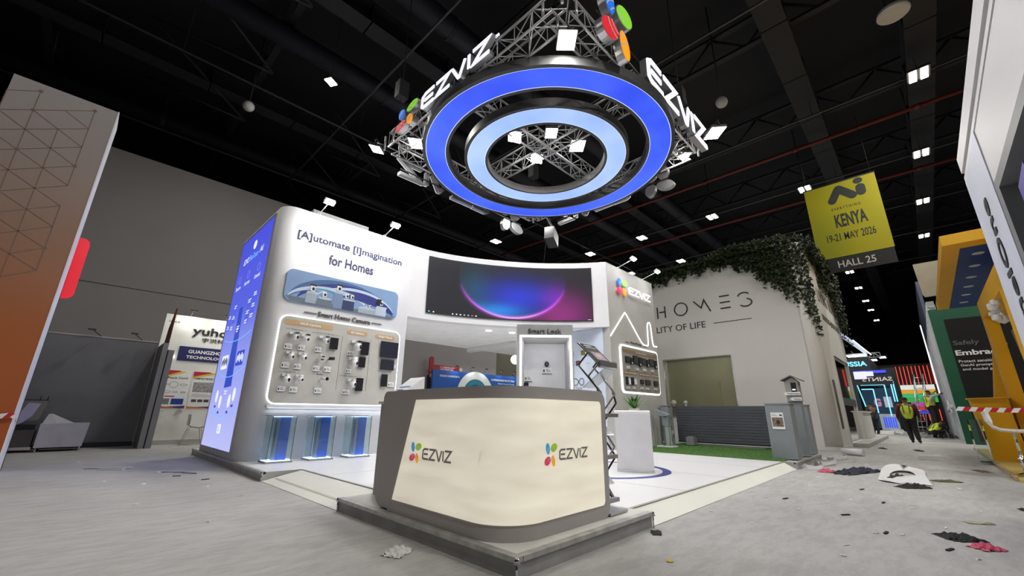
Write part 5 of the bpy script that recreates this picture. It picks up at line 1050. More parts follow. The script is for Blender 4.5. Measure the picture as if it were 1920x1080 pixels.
# yellow stand
ys = thing('yellow_stand', 'yellow exhibition stand with blue underside canopy and crossing yellow beams', 'stand', (15.5, -2, 0))
ye = mat('yellow_paint', srgb(228, 172, 28), .45, noise=(1, .04)); yb = mat('canopy_blue', srgb(20, 60, 130), .5)
MB().box(11.9, 19.4, -4.5, -.87, 4.42, 4.62).box(11.9, 12.32, -4.5, -.87, 4.40, 4.42).box(12.32, 19.4, -1.14, -.87, 4.40, 4.42).build('canopy', ye, ys)
MB().box(12.32, 19.4, -4.5, -1.14, 4.405, 4.419).build('canopy_underside', yb, ys)
for x in (12.98, 14.05, 15.2, 16.3, 17.4, 18.55): MB().lathe((x, -1.44, 4.395), [(0, 0), (.085, 0), (.10, .01), (0, .01)], 18).build('downlight', mat('downlight_off', (.62, .64, .68), .4), ys)
def quad_beam(P, dy, name='beam'): return MB().prism(P, dy).build(name, ye, ys)
quad_beam([(11.25, -1.62, .06), (11.72, -1.62, .06), (11.72, -1.62, 3.3), (11.25, -1.62, 3.70)], (0, .22, 0)); quad_beam([(14.95, -1.62, .06), (15.35, -1.62, .06), (15.35, -1.62, 3.72), (14.95, -1.62, 3.3)], (0, .22, 0))
quad_beam([(11.25, -2.2, 3.3), (11.25, -2.2, 3.72), (15.35, -2.2, 3.74), (15.35, -2.2, 3.3)], (0, .8, 0)); MB().prism([(16.0, -1.52, 2.85), (16.0, -1.75, 2.80), (16.0, -1.46, 1.2), (16.0, -1.40, .06), (16.0, -1.14, .06), (16.0, -1.20, 1.25)], (.3, 0, 0)).build('beam', ye, ys); quad_beam([(14.9, -2.1, 3.0), (15.4, -2.1, 3.0), (13.9, -2.1, 0), (13.3, -2.1, 0)], (0, .3, 0)); quad_beam([(13.2, -2.6, 3.6), (13.7, -2.6, 3.6), (16.2, -2.6, 0), (15.6, -2.6, 0)], (0, .3, 0))
MB().box(10.8, 20.5, -5, -.83, 0.0, .05).build('stand_floor', mat('floor_yellow_pale', srgb(196, 180, 116), .35), ys); MB().box(11.0, 20.5, -.845, -.80, .0, .07).build('floor_edge', mat('edge_wood', srgb(170, 150, 110), .5), ys)
MB().box(11.9, 12.1, -5, -.9, .0501, .056).build('floor_stripe', ye, ys)
t = thing('yellow_counter', 'leaning yellow counter panel under the yellow canopy', 'counter', (15.4, -1.1, .05))
MB().add([(15.1, -.86, .052), (15.1, -1.42, .052), (15.7, -1.42, .052), (15.7, -.86, .052), (14.6, -.74, 1.40), (14.6, -1.30, 1.42), (15.3, -1.30, 1.42), (15.3, -.74, 1.40)], [(0, 3, 2, 1), (4, 5, 6, 7), (0, 1, 5, 4), (1, 2, 6, 5), (2, 3, 7, 6), (3, 0, 4, 7)]).build('counter_body', ye, t)
MB().box(14.2, 14.9, -.80, -.6, .052, .95).build('clear_side', mat('clear_glass', (.85, .95, .93), .02, trans=1.0), t)
MB().prism([(14.5, -.70, 1.40), (14.5, -1.38, 1.42), (14.7, -1.38, 1.45), (14.7, -.70, 1.43)], (.7, 0, 0)).build('counter_top', ye, t)
t = thing('crumpled_paper_bunch', 'bunch of crumpled white paper stuck on the yellow beam', 'paper', (12.9, -1.4, 2.9)); rn = random.Random(4)
mb = MB(); base_ = Vector((12.9, -1.40, 3.05))
for i in range(16): mb.ball(base_ + Vector((rn.uniform(-.18, .18), rn.uniform(-.06, .06), rn.uniform(-.25, .25))), rn.uniform(.05, .10), 7)
mb.build('paper_crumple', mat('crumple_white', (.7, .69, .68), .8, bump=(20, .6)), t)
# bar stool
st = thing('bar_stool', 'white shell bar stool with chrome column beside the striped tape', 'stool', (11.45, -.95, .05))
sm_ = mat('stool_white', (.72, .72, .74), .35); sx0, sy0 = 11.45, -.98
prof = [(-.28, 1.14), (-.285, 1.05), (-.27, .93), (-.23, .84), (-.15, .79), (0, .775), (.18, .775), (.24, .80)]     # along the seat depth, height
mb = MB(); fw_ = Vector((0, -1, 0)); sd = Vector((1, 0, 0)); n_ = 10; G0, G1 = [], []
for (d, z) in prof:
    hw = .21 - (.03 if z > 1.0 else 0); row, row2 = [], []
    for i in range(n_ + 1):
        s_ = -1 + 2 * i / n_; lift = .03 * s_ * s_; bow = .05 * s_ * s_ if z > .9 else 0
        p = Vector((sx0, sy0, 0)) + fw_ * (d + bow) + sd * (s_ * hw) + Vector((0, 0, z + (lift if z < .9 else 0))); row.append(p); row2.append(p + (fw_ * -.028 if z > .85 else Vector((0, 0, -.03))))
    G0.append(row); G1.append(row2)
for A, B in zip(G0, G0[1:]): mb.strip(A, B, True)
for A, B in zip(G1, G1[1:]): mb.strip(A, B, True)
mb.strip(G0[0], G1[0]); mb.strip(G0[-1], G1[-1]); mb.strip([r[0] for r in G0], [r[0] for r in G1]); mb.strip([r[-1] for r in G0], [r[-1] for r in G1]); mb.build('seat_shell', sm_, st)
MB().bar((sx0, sy0, .09), (sx0, sy0, .42), .032, 14).bar((sx0, sy0, .42), (sx0, sy0, .75), .022, 14).build('column', M['chrome'], st)
MB().lathe((sx0, sy0, .05), [(.22, .002), (.22, .012), (.12, .03), (.04, .06), (.035, .08)], 28).build('base', M['chrome'], st)
MB().path([(sx0 + .02 * math.cos(t) + .0, sy0 - .10 + .15 * math.sin(t), .33) for t in [2 * PI * i / 20 for i in range(20)]], .010, 6, closed=True).build('foot_ring', M['chrome'], st); MB().bar((sx0 + .02, sy0, .74), (sx0 + .14, sy0 - .02, .66), .008, 6).build('height_lever', M['black'], st)
def tape(pts, w, name, label, loc):
    t = thing(name, label, 'barrier tape', loc); L = [0]
    for a, c in zip(pts, pts[1:]): L.append(L[-1] + (Vector(c) - Vector(a)).length)
    def P(s, v):
        for i in range(len(L) - 1):
            if s <= L[i + 1] or i == len(L) - 2: f = (s - L[i]) / (L[i + 1] - L[i]); return Vector(pts[i]).lerp(Vector(pts[i + 1]), f) + Vector((0, 0, v))
    W_, R_ = MB(), MB(); s = 0; k = 0; st_ = w * 1.1
    while s < L[-1] - 1e-6:
        e = min(s + st_, L[-1]); sk = w * .7
        q = [P(s, 0), P(e, 0), P(min(e + sk, L[-1]), w), P(min(s + sk, L[-1]), w)]
        (R_ if k % 2 else W_).add(q + [p + Vector((.002, .001, 0)) for p in q], [(0, 1, 2, 3), (7, 6, 5, 4)]); s = e; k += 1
    W_.build('white_stripe', mat('tape_white', (.75, .75, .75), .4), t); R_.build('red_stripe', mat('tape_red', srgb(190, 30, 40), .4), t)
tape([(11.30, -.35, 1.11), (11.30, -.75, 1.09), (11.32, -1.05, 1.08), (11.34, -1.9, 1.10)], .075, 'barrier_tape', 'red and white barrier tape stretched across the bar stool', (11.3, -1, 1.1))
# green framed dark screen wall
gs = thing('green_screen_booth', 'dark booth wall with green border and white advertising words', 'stand wall', (24.6, -3, 0))
MB().box(24.4, 24.7, -9, -.80, 0, 5.32).build('green_frame', mat('deep_green', srgb(10, 84, 58), .5), gs); GP = Plane((24.4, -1.18, 0), (0, -1, 0), (0, 0, 1), (-1, 0, 0))
sc_ = plate(GP, [(0, .12), (7.2, .12), (7.2, 4.85), (0, 4.85)], .002, .04).build('dark_screen', mat('screen_charcoal', (.006, .006, .007), .9), gs)
wt = mat('ad_text_white', (.8, .8, .8), .5); text('lettering', GP, 'Safely', .06, 3.72, .72, .24, mat('ad_text_dim', (.10, .11, .10), .5), sc_, n0=.041, depth=.004, bold=.02); text('lettering', GP, 'Embrace', .05, 3.36, 1.28, .21, wt, sc_, n0=.041, depth=.004, bold=.03)
for i, s_ in enumerate(('Protect sensitive data,', 'GenAI prompts, RAG,', 'and model pipelines')): text('lettering', GP, s_, .07 + .02 * i, 3.06 - .16 * i, (1.35, 1.30, 1.28)[i], .125, wt, sc_, n0=.041, depth=.004, bold=.01)
t = thing('beige_sign', 'rounded beige sign panel with dark block letter above the dark booth', 'sign', (24.5, -1.5, 5.9)); BP = Plane((24.5, -.75, 5.9), (0, -1, 0), (0, 0, 1), (-1, 0, 0))
o = plate(BP, [(.10, 0), (3, 0), (3, 1.5), (0, 1.48), (0, 1.38), (.03, .5), (.04, .1)], 0, .15).build('sign_face', mat('sign_beige', srgb(150, 142, 126), .6), t); plate(BP, [(.72, .95), (1.3, .95), (1.3, .62), (.85, .62), (.85, .45), (1.5, .45), (1.5, 1.15), (.70, 1.15)], .151, .17).build('sign_letter', M['black'], t); MB().box(24.55, 24.68, -2.2, -1.9, 5.3, 5.95).build('sign_post', M['dark'], t)
# white partitions along the aisle with posts
t = thing('partition_wall', 'row of tall light gray partition panels with posts along the aisle', 'partition', (32, -.9, 0))
pw = mat('partition_gray', srgb(205, 208, 214), .5); MB().box(24.75, 43, -1.05, -.90, 0, 5.5).build('panels', mat('partition_panel', srgb(140, 145, 160), .5), t)
for x in (24.8, 25.9, 27.3, 29.0, 30.0, 31.9, 34.0, 36.5, 39.0, 42.9): MB().box(x, x + .16, -1.08, -.80, 0, 5.6).build('post', pw, t)
MB().box(24.75, 43, -1.06, -.82, 5.5, 5.75).build('top_rail', pw, t); MB().box(30.0, 46, -.95, -.82, 5.9, 7.9).build('upper_panel', mat('upper_panel_navy', srgb(60, 66, 92), .5), t); MB().box(42.6, 42.75, -.82, -.76, 2.6, 7.5).build('led_line', M['led'], t)
t = thing('white_wrap_bundle', 'bundle of white wrapping hanging on the partition posts', 'wrapping', (33, -.8, 1.2)); MB().bar((26, -.71, 1.45), (30.5, -.71, 1.30), .07, 8).bar((26.2, -.72, 1.2), (29, -.72, 1.75), .04, 6).build('wrap', M['white'], t)

# ================= far end of the aisle =================
cyl = glow('neon_cyan', (130, 225, 255), 1.3); redn = glow('neon_red', (255, 84, 70), 1.3)
t = thing('red_neon_wall', 'dark wall with slanted red neon lines over rainbow shelves at the aisle end', 'wall', (50, .4, 0)); MB().box(50.2, 50.4, -3, 3.5, 0, 5.4).build('dark_wall', mat('far_black', (.01, .01, .012), .6), t)
for i in range(10): y = 1.36 - i * .25; MB().bar((50.1, y, 5.2), (50.1, y - .22 + .25, 3.65), .025, 6).build('neon_tube', redn, t)
for i in range(4): y = .4 - i * .35; MB().bar((50.0, y, 1.6), (50.0, y, .7), .025, 6).build('neon_tube', redn, t)
for z0, z1, c in ((3.2, 3.6, (240, 240, 235)), (2.85, 3.2, (225, 170, 60)), (2.5, 2.85, (60, 190, 120)), (2.15, 2.5, (70, 175, 80)), (1.8, 2.15, (200, 80, 190)), (1.5, 1.8, (215, 60, 70)), (1.2, 1.5, (70, 80, 210))):
    MB().box(49.9, 50.1, -.75 if z0 > 1.8 else .0, 1.38 if z0 > 2 else (.95 if z0 > 1.7 else .7), z0 + .02, z1).build('color_shelf', glow('shelf_%d' % int(z0 * 100), c, .75), t)
t = thing('neon_booth', 'dark booth with cyan neon frames and country sign on its top', 'booth', (36, 2.4, 0))
nb = mat('booth_navy', (.02, .024, .034), .5); MB().box(34.0, 42, 2.05, 8, 3.72, 4.55).build('sign_band', nb, t); bgd = mat('booth_green_dark', (.015, .03, .035), .4)
for a_ in ((34.02, 34.3, 2.95, 3.6, 0, 3.72), (38.0, 38.2, 1.55, 8, 2.95, 3.35), (38.02, 38.2, 1.25, 1.55, 0, 3.35), (42, 42.2, 1.2, 9, 0, 4.5)): MB().box(*a_).build('booth_wall', bgd, t)
NP = Plane((34.0, 3.9, 3.8), (0, -1, 0), (0, 0, 1), (-1, 0, 0)); text('lettering', NP, 'RUSSIA', .28, .20, 1.42, .30, cyl, t, n0=.002, depth=.05, bold=.02)
NP2 = Plane((34.0, 2.7, 3.05), (0, -1, 0), (0, 0, 1), (-1, 0, 0)); text('lettering', NP2, 'SAINTS', 1.5, .0, -1.4, .24, M['white'], t, n0=.01, depth=.03, bold=.02)
MB().box(34.0, 34.1, 1.2, 3.0, 2.85, 3.72).build('sign_band', nb, t); o = MB().box(33.93, 33.99, 1.40, 2.9, 3.54, 3.70).build('lit_blue_panel', glow('far_blue', (70, 80, 235), .9), t); MB().box(33.9, 33.92, 2.35, 2.95, 3.2, 3.66).box(33.87, 33.89, 2.0, 2.4, 3.36, 3.64).build('lit_white_panel', glow('far_white', (215, 215, 245), .9), t)
for (y0, z0), (y1, z1) in (((3.28, 4.15), (2.92, 1.6)), ((1.75, 2.95), (1.75, 1.0)), ((2.95, 2.98), (1.75, 2.98)), ((2.95, 2.7), (2.35, 2.7)), ((2.35, 2.7), (2.35, 1.2)), ((1.42, 3.35), (1.42, 1.9)), ((1.30, 3.2), (1.30, 1.9))):
    MB().bar((36.5, y0, z0), (36.5, y1, z1), .035, 6).build('neon_tube', cyl, t)
MB().box(39.5, 39.6, 1.3, 3.2, .2, 2.9).build('lit_poster_wall', glow('far_teal', (38, 62, 84), .6), t); MB().box(39.3, 39.4, 1.7, 2.1, 1.6, 2.3).build('white_board', glow('far_pale', (190, 195, 215), .6), t)
text('lettering', Plane((39.4, 3.2, 1.5), (0, -1, 0), (0, 0, 1), (-1, 0, 0)), 'G', .55, .15, .38, .55, glow('far_pink', (200, 130, 160), .7), t, n0=.01, depth=.03, bold=.06)
o = MB().box(37.2, 37.6, 1.5, 2.4, .14, 1.15).build('front_counter', M['white'], t); [MB().box(37.18, 37.2, 1.62 + .11 * k_, 1.68 + .11 * k_, .3, .95).build('counter_light', glow('far_deepblue', (40, 80, 235), 1.0), o) for k_ in range(6)]
MB().box(33.5, 36.5, 1.7, 2.6, 0, .14).build('booth_step', M['white'], t)
t = thing('lit_truss_sign', 'bright white truss lamps and angled lettering above the neon booth', 'truss sign', (34, 2.6, 5))
MB().obox((33.2, 3.2, 5.95), (3.5, -.95, -1.0), (.3, .02, 0), (0, 0, .35)).build('angled_sign', glow('far_sign', (205, 220, 240), .55), t); MB().bar((34.0, 2.6, 5.65), (36.8, 2.05, 4.98), .035, 6).build('lit_edge', M['led'], t)
for y0, y1, z, x in ((3.3, 2.3, 4.9, 36), (3.4, 1.9, 4.75, 38), (1.75, 1.4, 4.9, 38)): MB().box(x, x + 1.0, y1, y0, z, z + .04).build('lamp_strip', glow('far_lamp', (245, 248, 255), 2.5), t)
truss((37, 3.6, 4.8), (37, 1.6, 4.8), .3, 'truss_beam', t, tm, .3); MB().bar((37, 3.4, 5.1), (37, 3.4, 15.49), .02, 5).build('hoist_chain', M['dark'], t)
# ladder
t = thing('step_ladder', 'aluminium step ladder behind the walking worker', 'ladder', (31, .2, 0))
for y0, y1 in ((.62, .22), (.28, -.12)): MB().bar((31.0, y0, .01), (31.4, y1, 3.2), .025, 6).build('side_rail', M['alu'], t)
for y0, y1 in ((.45, .2), (.05, -.15)): MB().bar((32.2, y0, .01), (31.45, y1, 3.2), .02, 6).build('side_rail', M['alu'], t)
for i in range(11): f = (i + .7) / 11.4; MB().bar((31.0 + .4 * f, .62 - .4 * f, 3.2 * f), (31.0 + .4 * f, .28 - .4 * f, 3.2 * f), .018, 5).build('rung', M['alu'], t)

# ================= people =================
def skin(name, pts, edges, root, m_, parent, sub=2):
    """pts: {name: ((x,y,z), radius)}; grown as one continuous skinned surface"""
    ks = list(pts); me = bpy.data.meshes.new(name); me.from_pydata([pts[k][0] for k in ks], [(ks.index(a), ks.index(b)) for a, b in edges], []); me.update()
    o = bpy.data.objects.new(name, me); C.objects.link(o); o.modifiers.new('skin', 'SKIN'); 
    if not me.skin_vertices: 
        bm = bmesh.new(); bm.from_mesh(me); bm.verts.layers.skin.verify(); bm.to_mesh(me); bm.free()
    for i, k in enumerate(ks): 
        r = pts[k][1]; me.skin_vertices[0].data[i].radius = (r if isinstance(r, tuple) else (r, r)); me.skin_vertices[0].data[i].use_root = (k == root)
    s_ = o.modifiers.new('sub', 'SUBSURF'); s_.levels = sub; s_.render_levels = sub
    me2 = bpy.data.meshes.new_from_object(o.evaluated_get(bpy.context.evaluated_depsgraph_get())); bpy.data.objects.remove(o)
    for p in me2.polygons: p.use_smooth = True
    me2.materials.clear(); me2.materials.append(m_); o = bpy.data.objects.new(name, me2); C.objects.link(o); o.parent = parent; ORG[o.name] = (0, 0, 0); return o
skinm = mat('skin_brown', srgb(120, 82, 62), .6); hairm = mat('hair_black', (.010, .009, .009), .8); vest = mat('hi_vis_vest', srgb(196, 214, 60), .6, noise=(12, .12)); vband = mat('vest_band', srgb(110, 120, 80), .4)
trou = mat('trousers_dark', srgb(30, 28, 30), .8, noise=(10, .3)); shoe = mat('shoe_dark', srgb(32, 24, 22), .6)
def person(name_label, loc, yaw, J, sleeve, shirt_full=False, vest_on=True, hair=True, sc=1.0):
    t = thing('person', name_label, 'person', loc); ORG[t.name] = (0, 0, 0)
    E = [('pel', 'bel'), ('bel', 'che'), ('che', 'nk'), ('nk', 'hd0'), ('hd0', 'hd1'), ('hd1', 'hd2')]
    for s_ in 'LR': E += [('che', 'sh' + s_), ('sh' + s_, 'el' + s_), ('el' + s_, 'wr' + s_), ('wr' + s_, 'pa' + s_), ('pel', 'hi' + s_), ('hi' + s_, 'kn' + s_), ('kn' + s_, 'an' + s_), ('an' + s_, 'to' + s_)]
    rad = dict(pel=(.13, .10), bel=(.125, .095), che=(.15, .105), nk=(.055, .055), hd0=(.07, .075), hd1=(.085, .095), hd2=(.055, .06), sh=.062, el=.044, wr=.030, pa=(.038, .02), hi=.085, kn=.058, an=.042, to=.035)
    pts = {k: (v, rad[k] if k in rad else rad[k[:2]]) for k, v in J.items()}
    skin('body', pts, E, 'pel', skinm, t)
    # hands: palm with five fingers
    for s_ in 'LR':
        p = Vector(J['pa' + s_]); w_ = Vector(J['wr' + s_]); d = (p - w_).normalized(); sd = d.cross(Vector((0, 1, 0))); sd = sd.normalized() if sd.length > .1 else Vector((1, 0, 0)); nn = d.cross(sd)
        hm_ = MB()
        for i, (o_, L) in enumerate(((-.030, .062), (-.010, .072), (.010, .068), (.028, .052))):
            a = p + sd * o_; hm_.path([a, a + d * L * .55 + nn * .006, a + d * L + nn * .022], [.010, .009, .007], 6)
        hm_.path([w_.lerp(p, .55) - sd * .03, p - sd * .058 + nn * .008, p - sd * .06 + d * .028 + nn * .02], [.012, .010, .008], 6); hm_.build('fingers', skinm, t)
    big = lambda k, f=1.18: (J[k], tuple(x * f for x in pts[k][1]) if isinstance(pts[k][1], tuple) else pts[k][1] * f)
    leg = {'pel': (J['pel'], (.142, .112))}; le = []
    for s_ in 'LR':
        for k in ('hi', 'kn', 'an'): leg[k + s_] = big(k + s_, 1.5)
        le += [('pel', 'hi' + s_), ('hi' + s_, 'kn' + s_), ('kn' + s_, 'an' + s_)]
        a, b_ = Vector(J['an' + s_]), Vector(J['to' + s_]); d = (b_ - a); d.z = 0; d = d.normalized() if d.length > .01 else Vector((1, 0, 0))
        h0 = a - d * .05; skin('shoe', {'a': ((h0.x, h0.y, h0.z - .02), .045), 'b': ((a + d * .05)[:], .05), 'c': (tuple((a + d * .17) + Vector((0, 0, -.025))), .038)}, [('a', 'b'), ('b', 'c')], 'a', shoe, t, 1)
    skin('trousers', leg, le, 'pel', trou, t)
    shp = {'bel': big('bel', 1.14), 'che': big('che', 1.12), 'pel': (J['pel'], (.15, .12))}; se = [('pel', 'bel'), ('bel', 'che')]
    for s_ in 'LR':
        for k in ('sh', 'el', 'wr'): shp[k + s_] = big(k + s_, 1.3)
        se += [('che', 'sh' + s_), ('sh' + s_, 'el' + s_), ('el' + s_, 'wr' + s_)]
    skin('shirt', shp, se, 'bel', sleeve, t)
    if vest_on:
        c, b_, p = Vector(J['che']), Vector(J['bel']), Vector(J['pel']); vs = {'p': (tuple(p.lerp(b_, -.35)), (.195, .150)), 'b': (tuple(b_), (.190, .142)), 'c': (tuple(c), (.205, .150)), 't': (tuple(c + (c - b_).normalized() * .07), (.175, .125))}; ve = [('p', 'b'), ('b', 'c'), ('c', 't')]
        for s_ in 'LR': q = Vector(J['sh' + s_]); vs['s' + s_] = (tuple(c.lerp(q, .8) + Vector((0, 0, .012))), .098); ve.append(('c', 's' + s_))
        v_ = skin('vest', vs, ve, 'b', vest, t)
        for f in (.25, .85): 
            q = p.lerp(b_, f); u_ = (b_ - p).normalized(); skin('vest_band', {'a': (tuple(q - u_ * .016), (.203, .158)), 'b': (tuple(q + u_ * .016), (.203, .158))}, [('a', 'b')], 'a', vband, t, 2)
        sdv = (Vector(J['shL']) - Vector(J['shR'])).normalized(); bk_ = sdv.cross(Vector((0, 0, 1)))
        for sgn in (-1, 1):
            for fb_ in (-1, 1):
                mb = MB(); a = c + sdv * .085 * sgn + bk_ * .165 * fb_ + Vector((0, 0, .10)); e = b_ + sdv * .08 * sgn + bk_ * .158 * fb_; q = sdv * .018; mb.add([a - q, a + q, e + q, e - q, a - q + bk_ * .01 * fb_, a + q + bk_ * .01 * fb_, e + q + bk_ * .01 * fb_, e - q + bk_ * .01 * fb_], [(4, 5, 6, 7), (0, 1, 5, 4), (2, 3, 7, 6), (1, 2, 6, 5), (3, 0, 4, 7)]); mb.build('vest_band', vband, t)
    h1, h2 = Vector(J['hd1']), Vector(J['hd2']); sdv = (Vector(J['shL']) - Vector(J['shR'])); fwd_ = Vector((0, 0, 1)).cross(sdv).normalized() * -1
    fdir = Vector(J.get('face', tuple(h1 + fwd_))) - h1 if 'face' in J else fwd_; fdir.z = 0; fdir.normalize(); up_ = Vector((0, 0, 1)); sd_ = fdir.cross(up_)
    skin('hair', {'a': (tuple(h1 - fdir * .03 + up_ * -.01), (.088, .088)), 'b': (tuple(h1 - fdir * .012 + up_ * .055), (.092, .098)), 'c': (tuple(h2 + up_ * .02 - fdir * .01), (.06, .06))}, [('a', 'b'), ('b', 'c')], 'a', hairm, t, 2)
    fm = MB(); fm.ball(h1 + fdir * .098 + up_ * -.012, .016, 8, (1, 1, 1.4)); fm.ball(h1 + sd_ * .088, .022, 8, (.6, .8, 1.3)); fm.ball(h1 - sd_ * .088, .022, 8, (.6, .8, 1.3)); fm.build('nose_and_ears', skinm, t)
    em = MB(); em.ball(h1 + fdir * .086 + sd_ * .032 + up_ * .015, .010, 8); em.ball(h1 + fdir * .086 - sd_ * .032 + up_ * .015, .010, 8); em.build('eyes', M['black'], t)
    mm = MB(); mm.ball(h1 + fdir * .086 - up_ * .055, .012, 8, (1, 1, .4)); mm.build('mouth', mat('lip', srgb(110, 60, 56), .6), t)
    t.rotation_euler = (0, 0, yaw); t.scale = (sc * 1.08, sc * 1.12, sc); return t
# local frame of a person: x forward, y to their left, z up; feet on z = 0
walk = dict(pel=(0, 0, .95), bel=(.0, .0, 1.12), che=(.01, 0, 1.34), nk=(.02, 0, 1.50), hd0=(.03, 0, 1.56), hd1=(.04, 0, 1.63), hd2=(.03, 0, 1.72), shL=(.0, .19, 1.42), shR=(0, -.19, 1.42), elL=(-.03, .26, 1.15), elR=(.02, -.26, 1.15), wrL=(.05, .29, .92), wrR=(.12, -.27, .92),
            paL=(.08, .29, .84), paR=(.17, -.26, .85), hiL=(0, .09, .90), hiR=(0, -.09, .90), knL=(.10, .07, .50), knR=(.0, -.09, .50), anL=(.02, .04, .10), anR=(-.10, -.13, .11), toL=(.16, .05, .04), toR=(.04, -.15, .04))
person('worker in yellow-green vest and dark red sleeves walking away along the aisle', (22.9, .62, 0), 0.0, walk, mat('sleeve_dark_red', srgb(84, 24, 34), .8), sc=1.0)
reach = dict(walk); reach.update(dict(elL=(.18, .22, 1.52), wrL=(.38, .15, 1.68), paL=(.45, .13, 1.72), elR=(.18, -.2, 1.44), wrR=(.38, -.13, 1.56), paR=(.45, -.12, 1.58), knL=(.05, .09, .50), anL=(.0, .10, .10), toL=(.14, .11, .04), knR=(.02, -.10, .50), anR=(.0, -.12, .10), toR=(.14, -.13, .04)))
person('worker in pale shirt and vest standing high and reaching to the partition', (30.2, -.12, .55), -1.1, reach, mat('sleeve_pale', srgb(180, 180, 178), .8))
t = thing('work_box', 'dark low work platform under the reaching worker', 'platform', (30.2, -.15, 0)); MB().box(29.8, 30.6, -.5, .25, .50, .548).build('platform_top', mat('platform_wood', (.05, .05, .05), .6), t)
for x in (29.83, 30.53):
    for y in (-.46, .18): MB().box(x, x + .04, y, y + .04, .003, .50).build('platform_leg', M['alu'], t)
crouch = dict(pel=(-.05, 0, .34), bel=(.06, 0, .48), che=(.22, 0, .62), nk=(.34, 0, .70), hd0=(.39, 0, .73), hd1=(.46, 0, .76), hd2=(.52, 0, .80), shL=(.26, .18, .68), shR=(.26, -.18, .68), elL=(.38, .22, .48), elR=(.38, -.22, .48), wrL=(.50, .14, .30), wrR=(.50, -.14, .30), paL=(.55, .12, .24), paR=(.55, -.12, .24),
              hiL=(-.04, .10, .32), hiR=(-.04, -.10, .32), knL=(.34, .17, .40), knR=(.32, -.17, .38), anL=(.08, .15, .10), anR=(.06, -.15, .10), toL=(.22, .16, .04), toR=(.20, -.16, .04))
person('crouching worker in yellow-green vest among the debris at the ladder', (28.9, .02, 0), -.9, crouch, mat('sleeve_black', (.02, .02, .022), .8), sc=.95)
stand_ = dict(walk); stand_.update(dict(knL=(.02, .09, .5), anL=(0, .10, .1), toL=(.14, .1, .04), knR=(.02, -.09, .5), anR=(0, -.10, .1), toR=(.14, -.1, .04), elR=(.15, -.22, 1.35), wrR=(.3, -.12, 1.5), paR=(.36, -.1, 1.54)))
person('person in dark clothes beside the cyan neon frame', (32.0, 2.35, 0), .6, stand_, mat('sleeve_black', (.02, .02, .022), .8), vest_on=False)
# ================= left side =================
op = thing('orange_panel_tower', 'tall panel tower fading from orange to gray with thin brown hexagon lines and white edge', 'stand wall', (-1.3, 10.6, 0))
om = mat('orange_gradient', srgb(150, 90, 50), .6); nt = om.node_tree; b = nt.nodes['Principled BSDF']; tcn = nt.nodes.new('ShaderNodeTexCoord'); sx = nt.nodes.new('ShaderNodeSeparateXYZ'); rr = nt.nodes.new('ShaderNodeValToRGB')
nt.links.new(tcn.outputs['Generated'], sx.inputs[0]); nt.links.new(sx.outputs['Z'], rr.inputs['Fac']); e = rr.color_ramp.elements
e[0].position = 0; e[0].color = (*srgb(176, 84, 30), 1); e[1].position = 1; e[1].color = (*srgb(166, 160, 160), 1); q = e.new(.35); q.color = (*srgb(168, 94, 46), 1); q = e.new(.62); q.color = (*srgb(152, 122, 104), 1); q = e.new(.8); q.color = (*srgb(156, 142, 136), 1); nt.links.new(rr.outputs['Color'], b.inputs['Base Color'])
MB().box(-1.96, -.625, 10.22, 10.94, 0, 6.55).build('panel_body', om, op); MB().box(-.625, -.61, 10.215, 10.96, 0, 6.56).build('white_edge', mat('edge_white', (.86, .86, .90), .4), op)
OP = Plane((-1.96, 10.22, 0), (1, 0, 0), (0, 0, 1), (0, -1, 0)); mb = MB(); rn = random.Random(9); hl = .40; bl_ = mat('brown_line', srgb(126, 102, 90), .6)
def hxp(i, j): return (i * hl * .866, 3.0 + j * hl * .5)
for i in range(0, 5):
    for j in range(0, 18):
        if (i + j) % 2: continue
        u, v = hxp(i, j)
        for di, dj in ((1, 1), (1, -1), (0, 2)):
            if rn.random() < .8:
                u2, v2 = hxp(i + di, j + dj)
                if u2 < 1.33 and 0 <= u <= 1.33 and v2 < 6.5 and v < 6.5: line_strip(OP, [(u, v), (u2, v2)], .012, .001, .003, mb)
        if rn.random() < .25 and 0.03 < u < 1.3 and v < 6.45: plate(OP, ell(u, v, .03, .03, 0, 10), .0035, .005).build('printed_dot', bl_, op)
mb.build('printed_hexagon_lines', bl_, op)
PL = Plane((-.70, 11.3, 2.98), (1, 0, 0), (0, 0, 1), (0, -1, 0)); t = thing('red_pill_sign', 'plain red pill shaped sign sticking out behind the orange tower', 'sign', (-.6, 11.3, 2.98)); plate(PL, capsule((.12, .12), (.12, 1.10), .12), 0, .06).build('sign_body', mat('sign_red', srgb(205, 26, 32), .5), t)
MB().box(-.72, -.62, 11.22, 11.30, 0, 3.6).build('sign_post', M['dark'], t)
tape([(-.95, 10.1, .80), (-.64, 10.14, .86), (-.58, 10.16, .82), (-.585, 10.17, .30)], .07, 'barrier_tape', 'red and white barrier tape hanging down the white edge of the orange tower', (-.6, 10.1, .3))
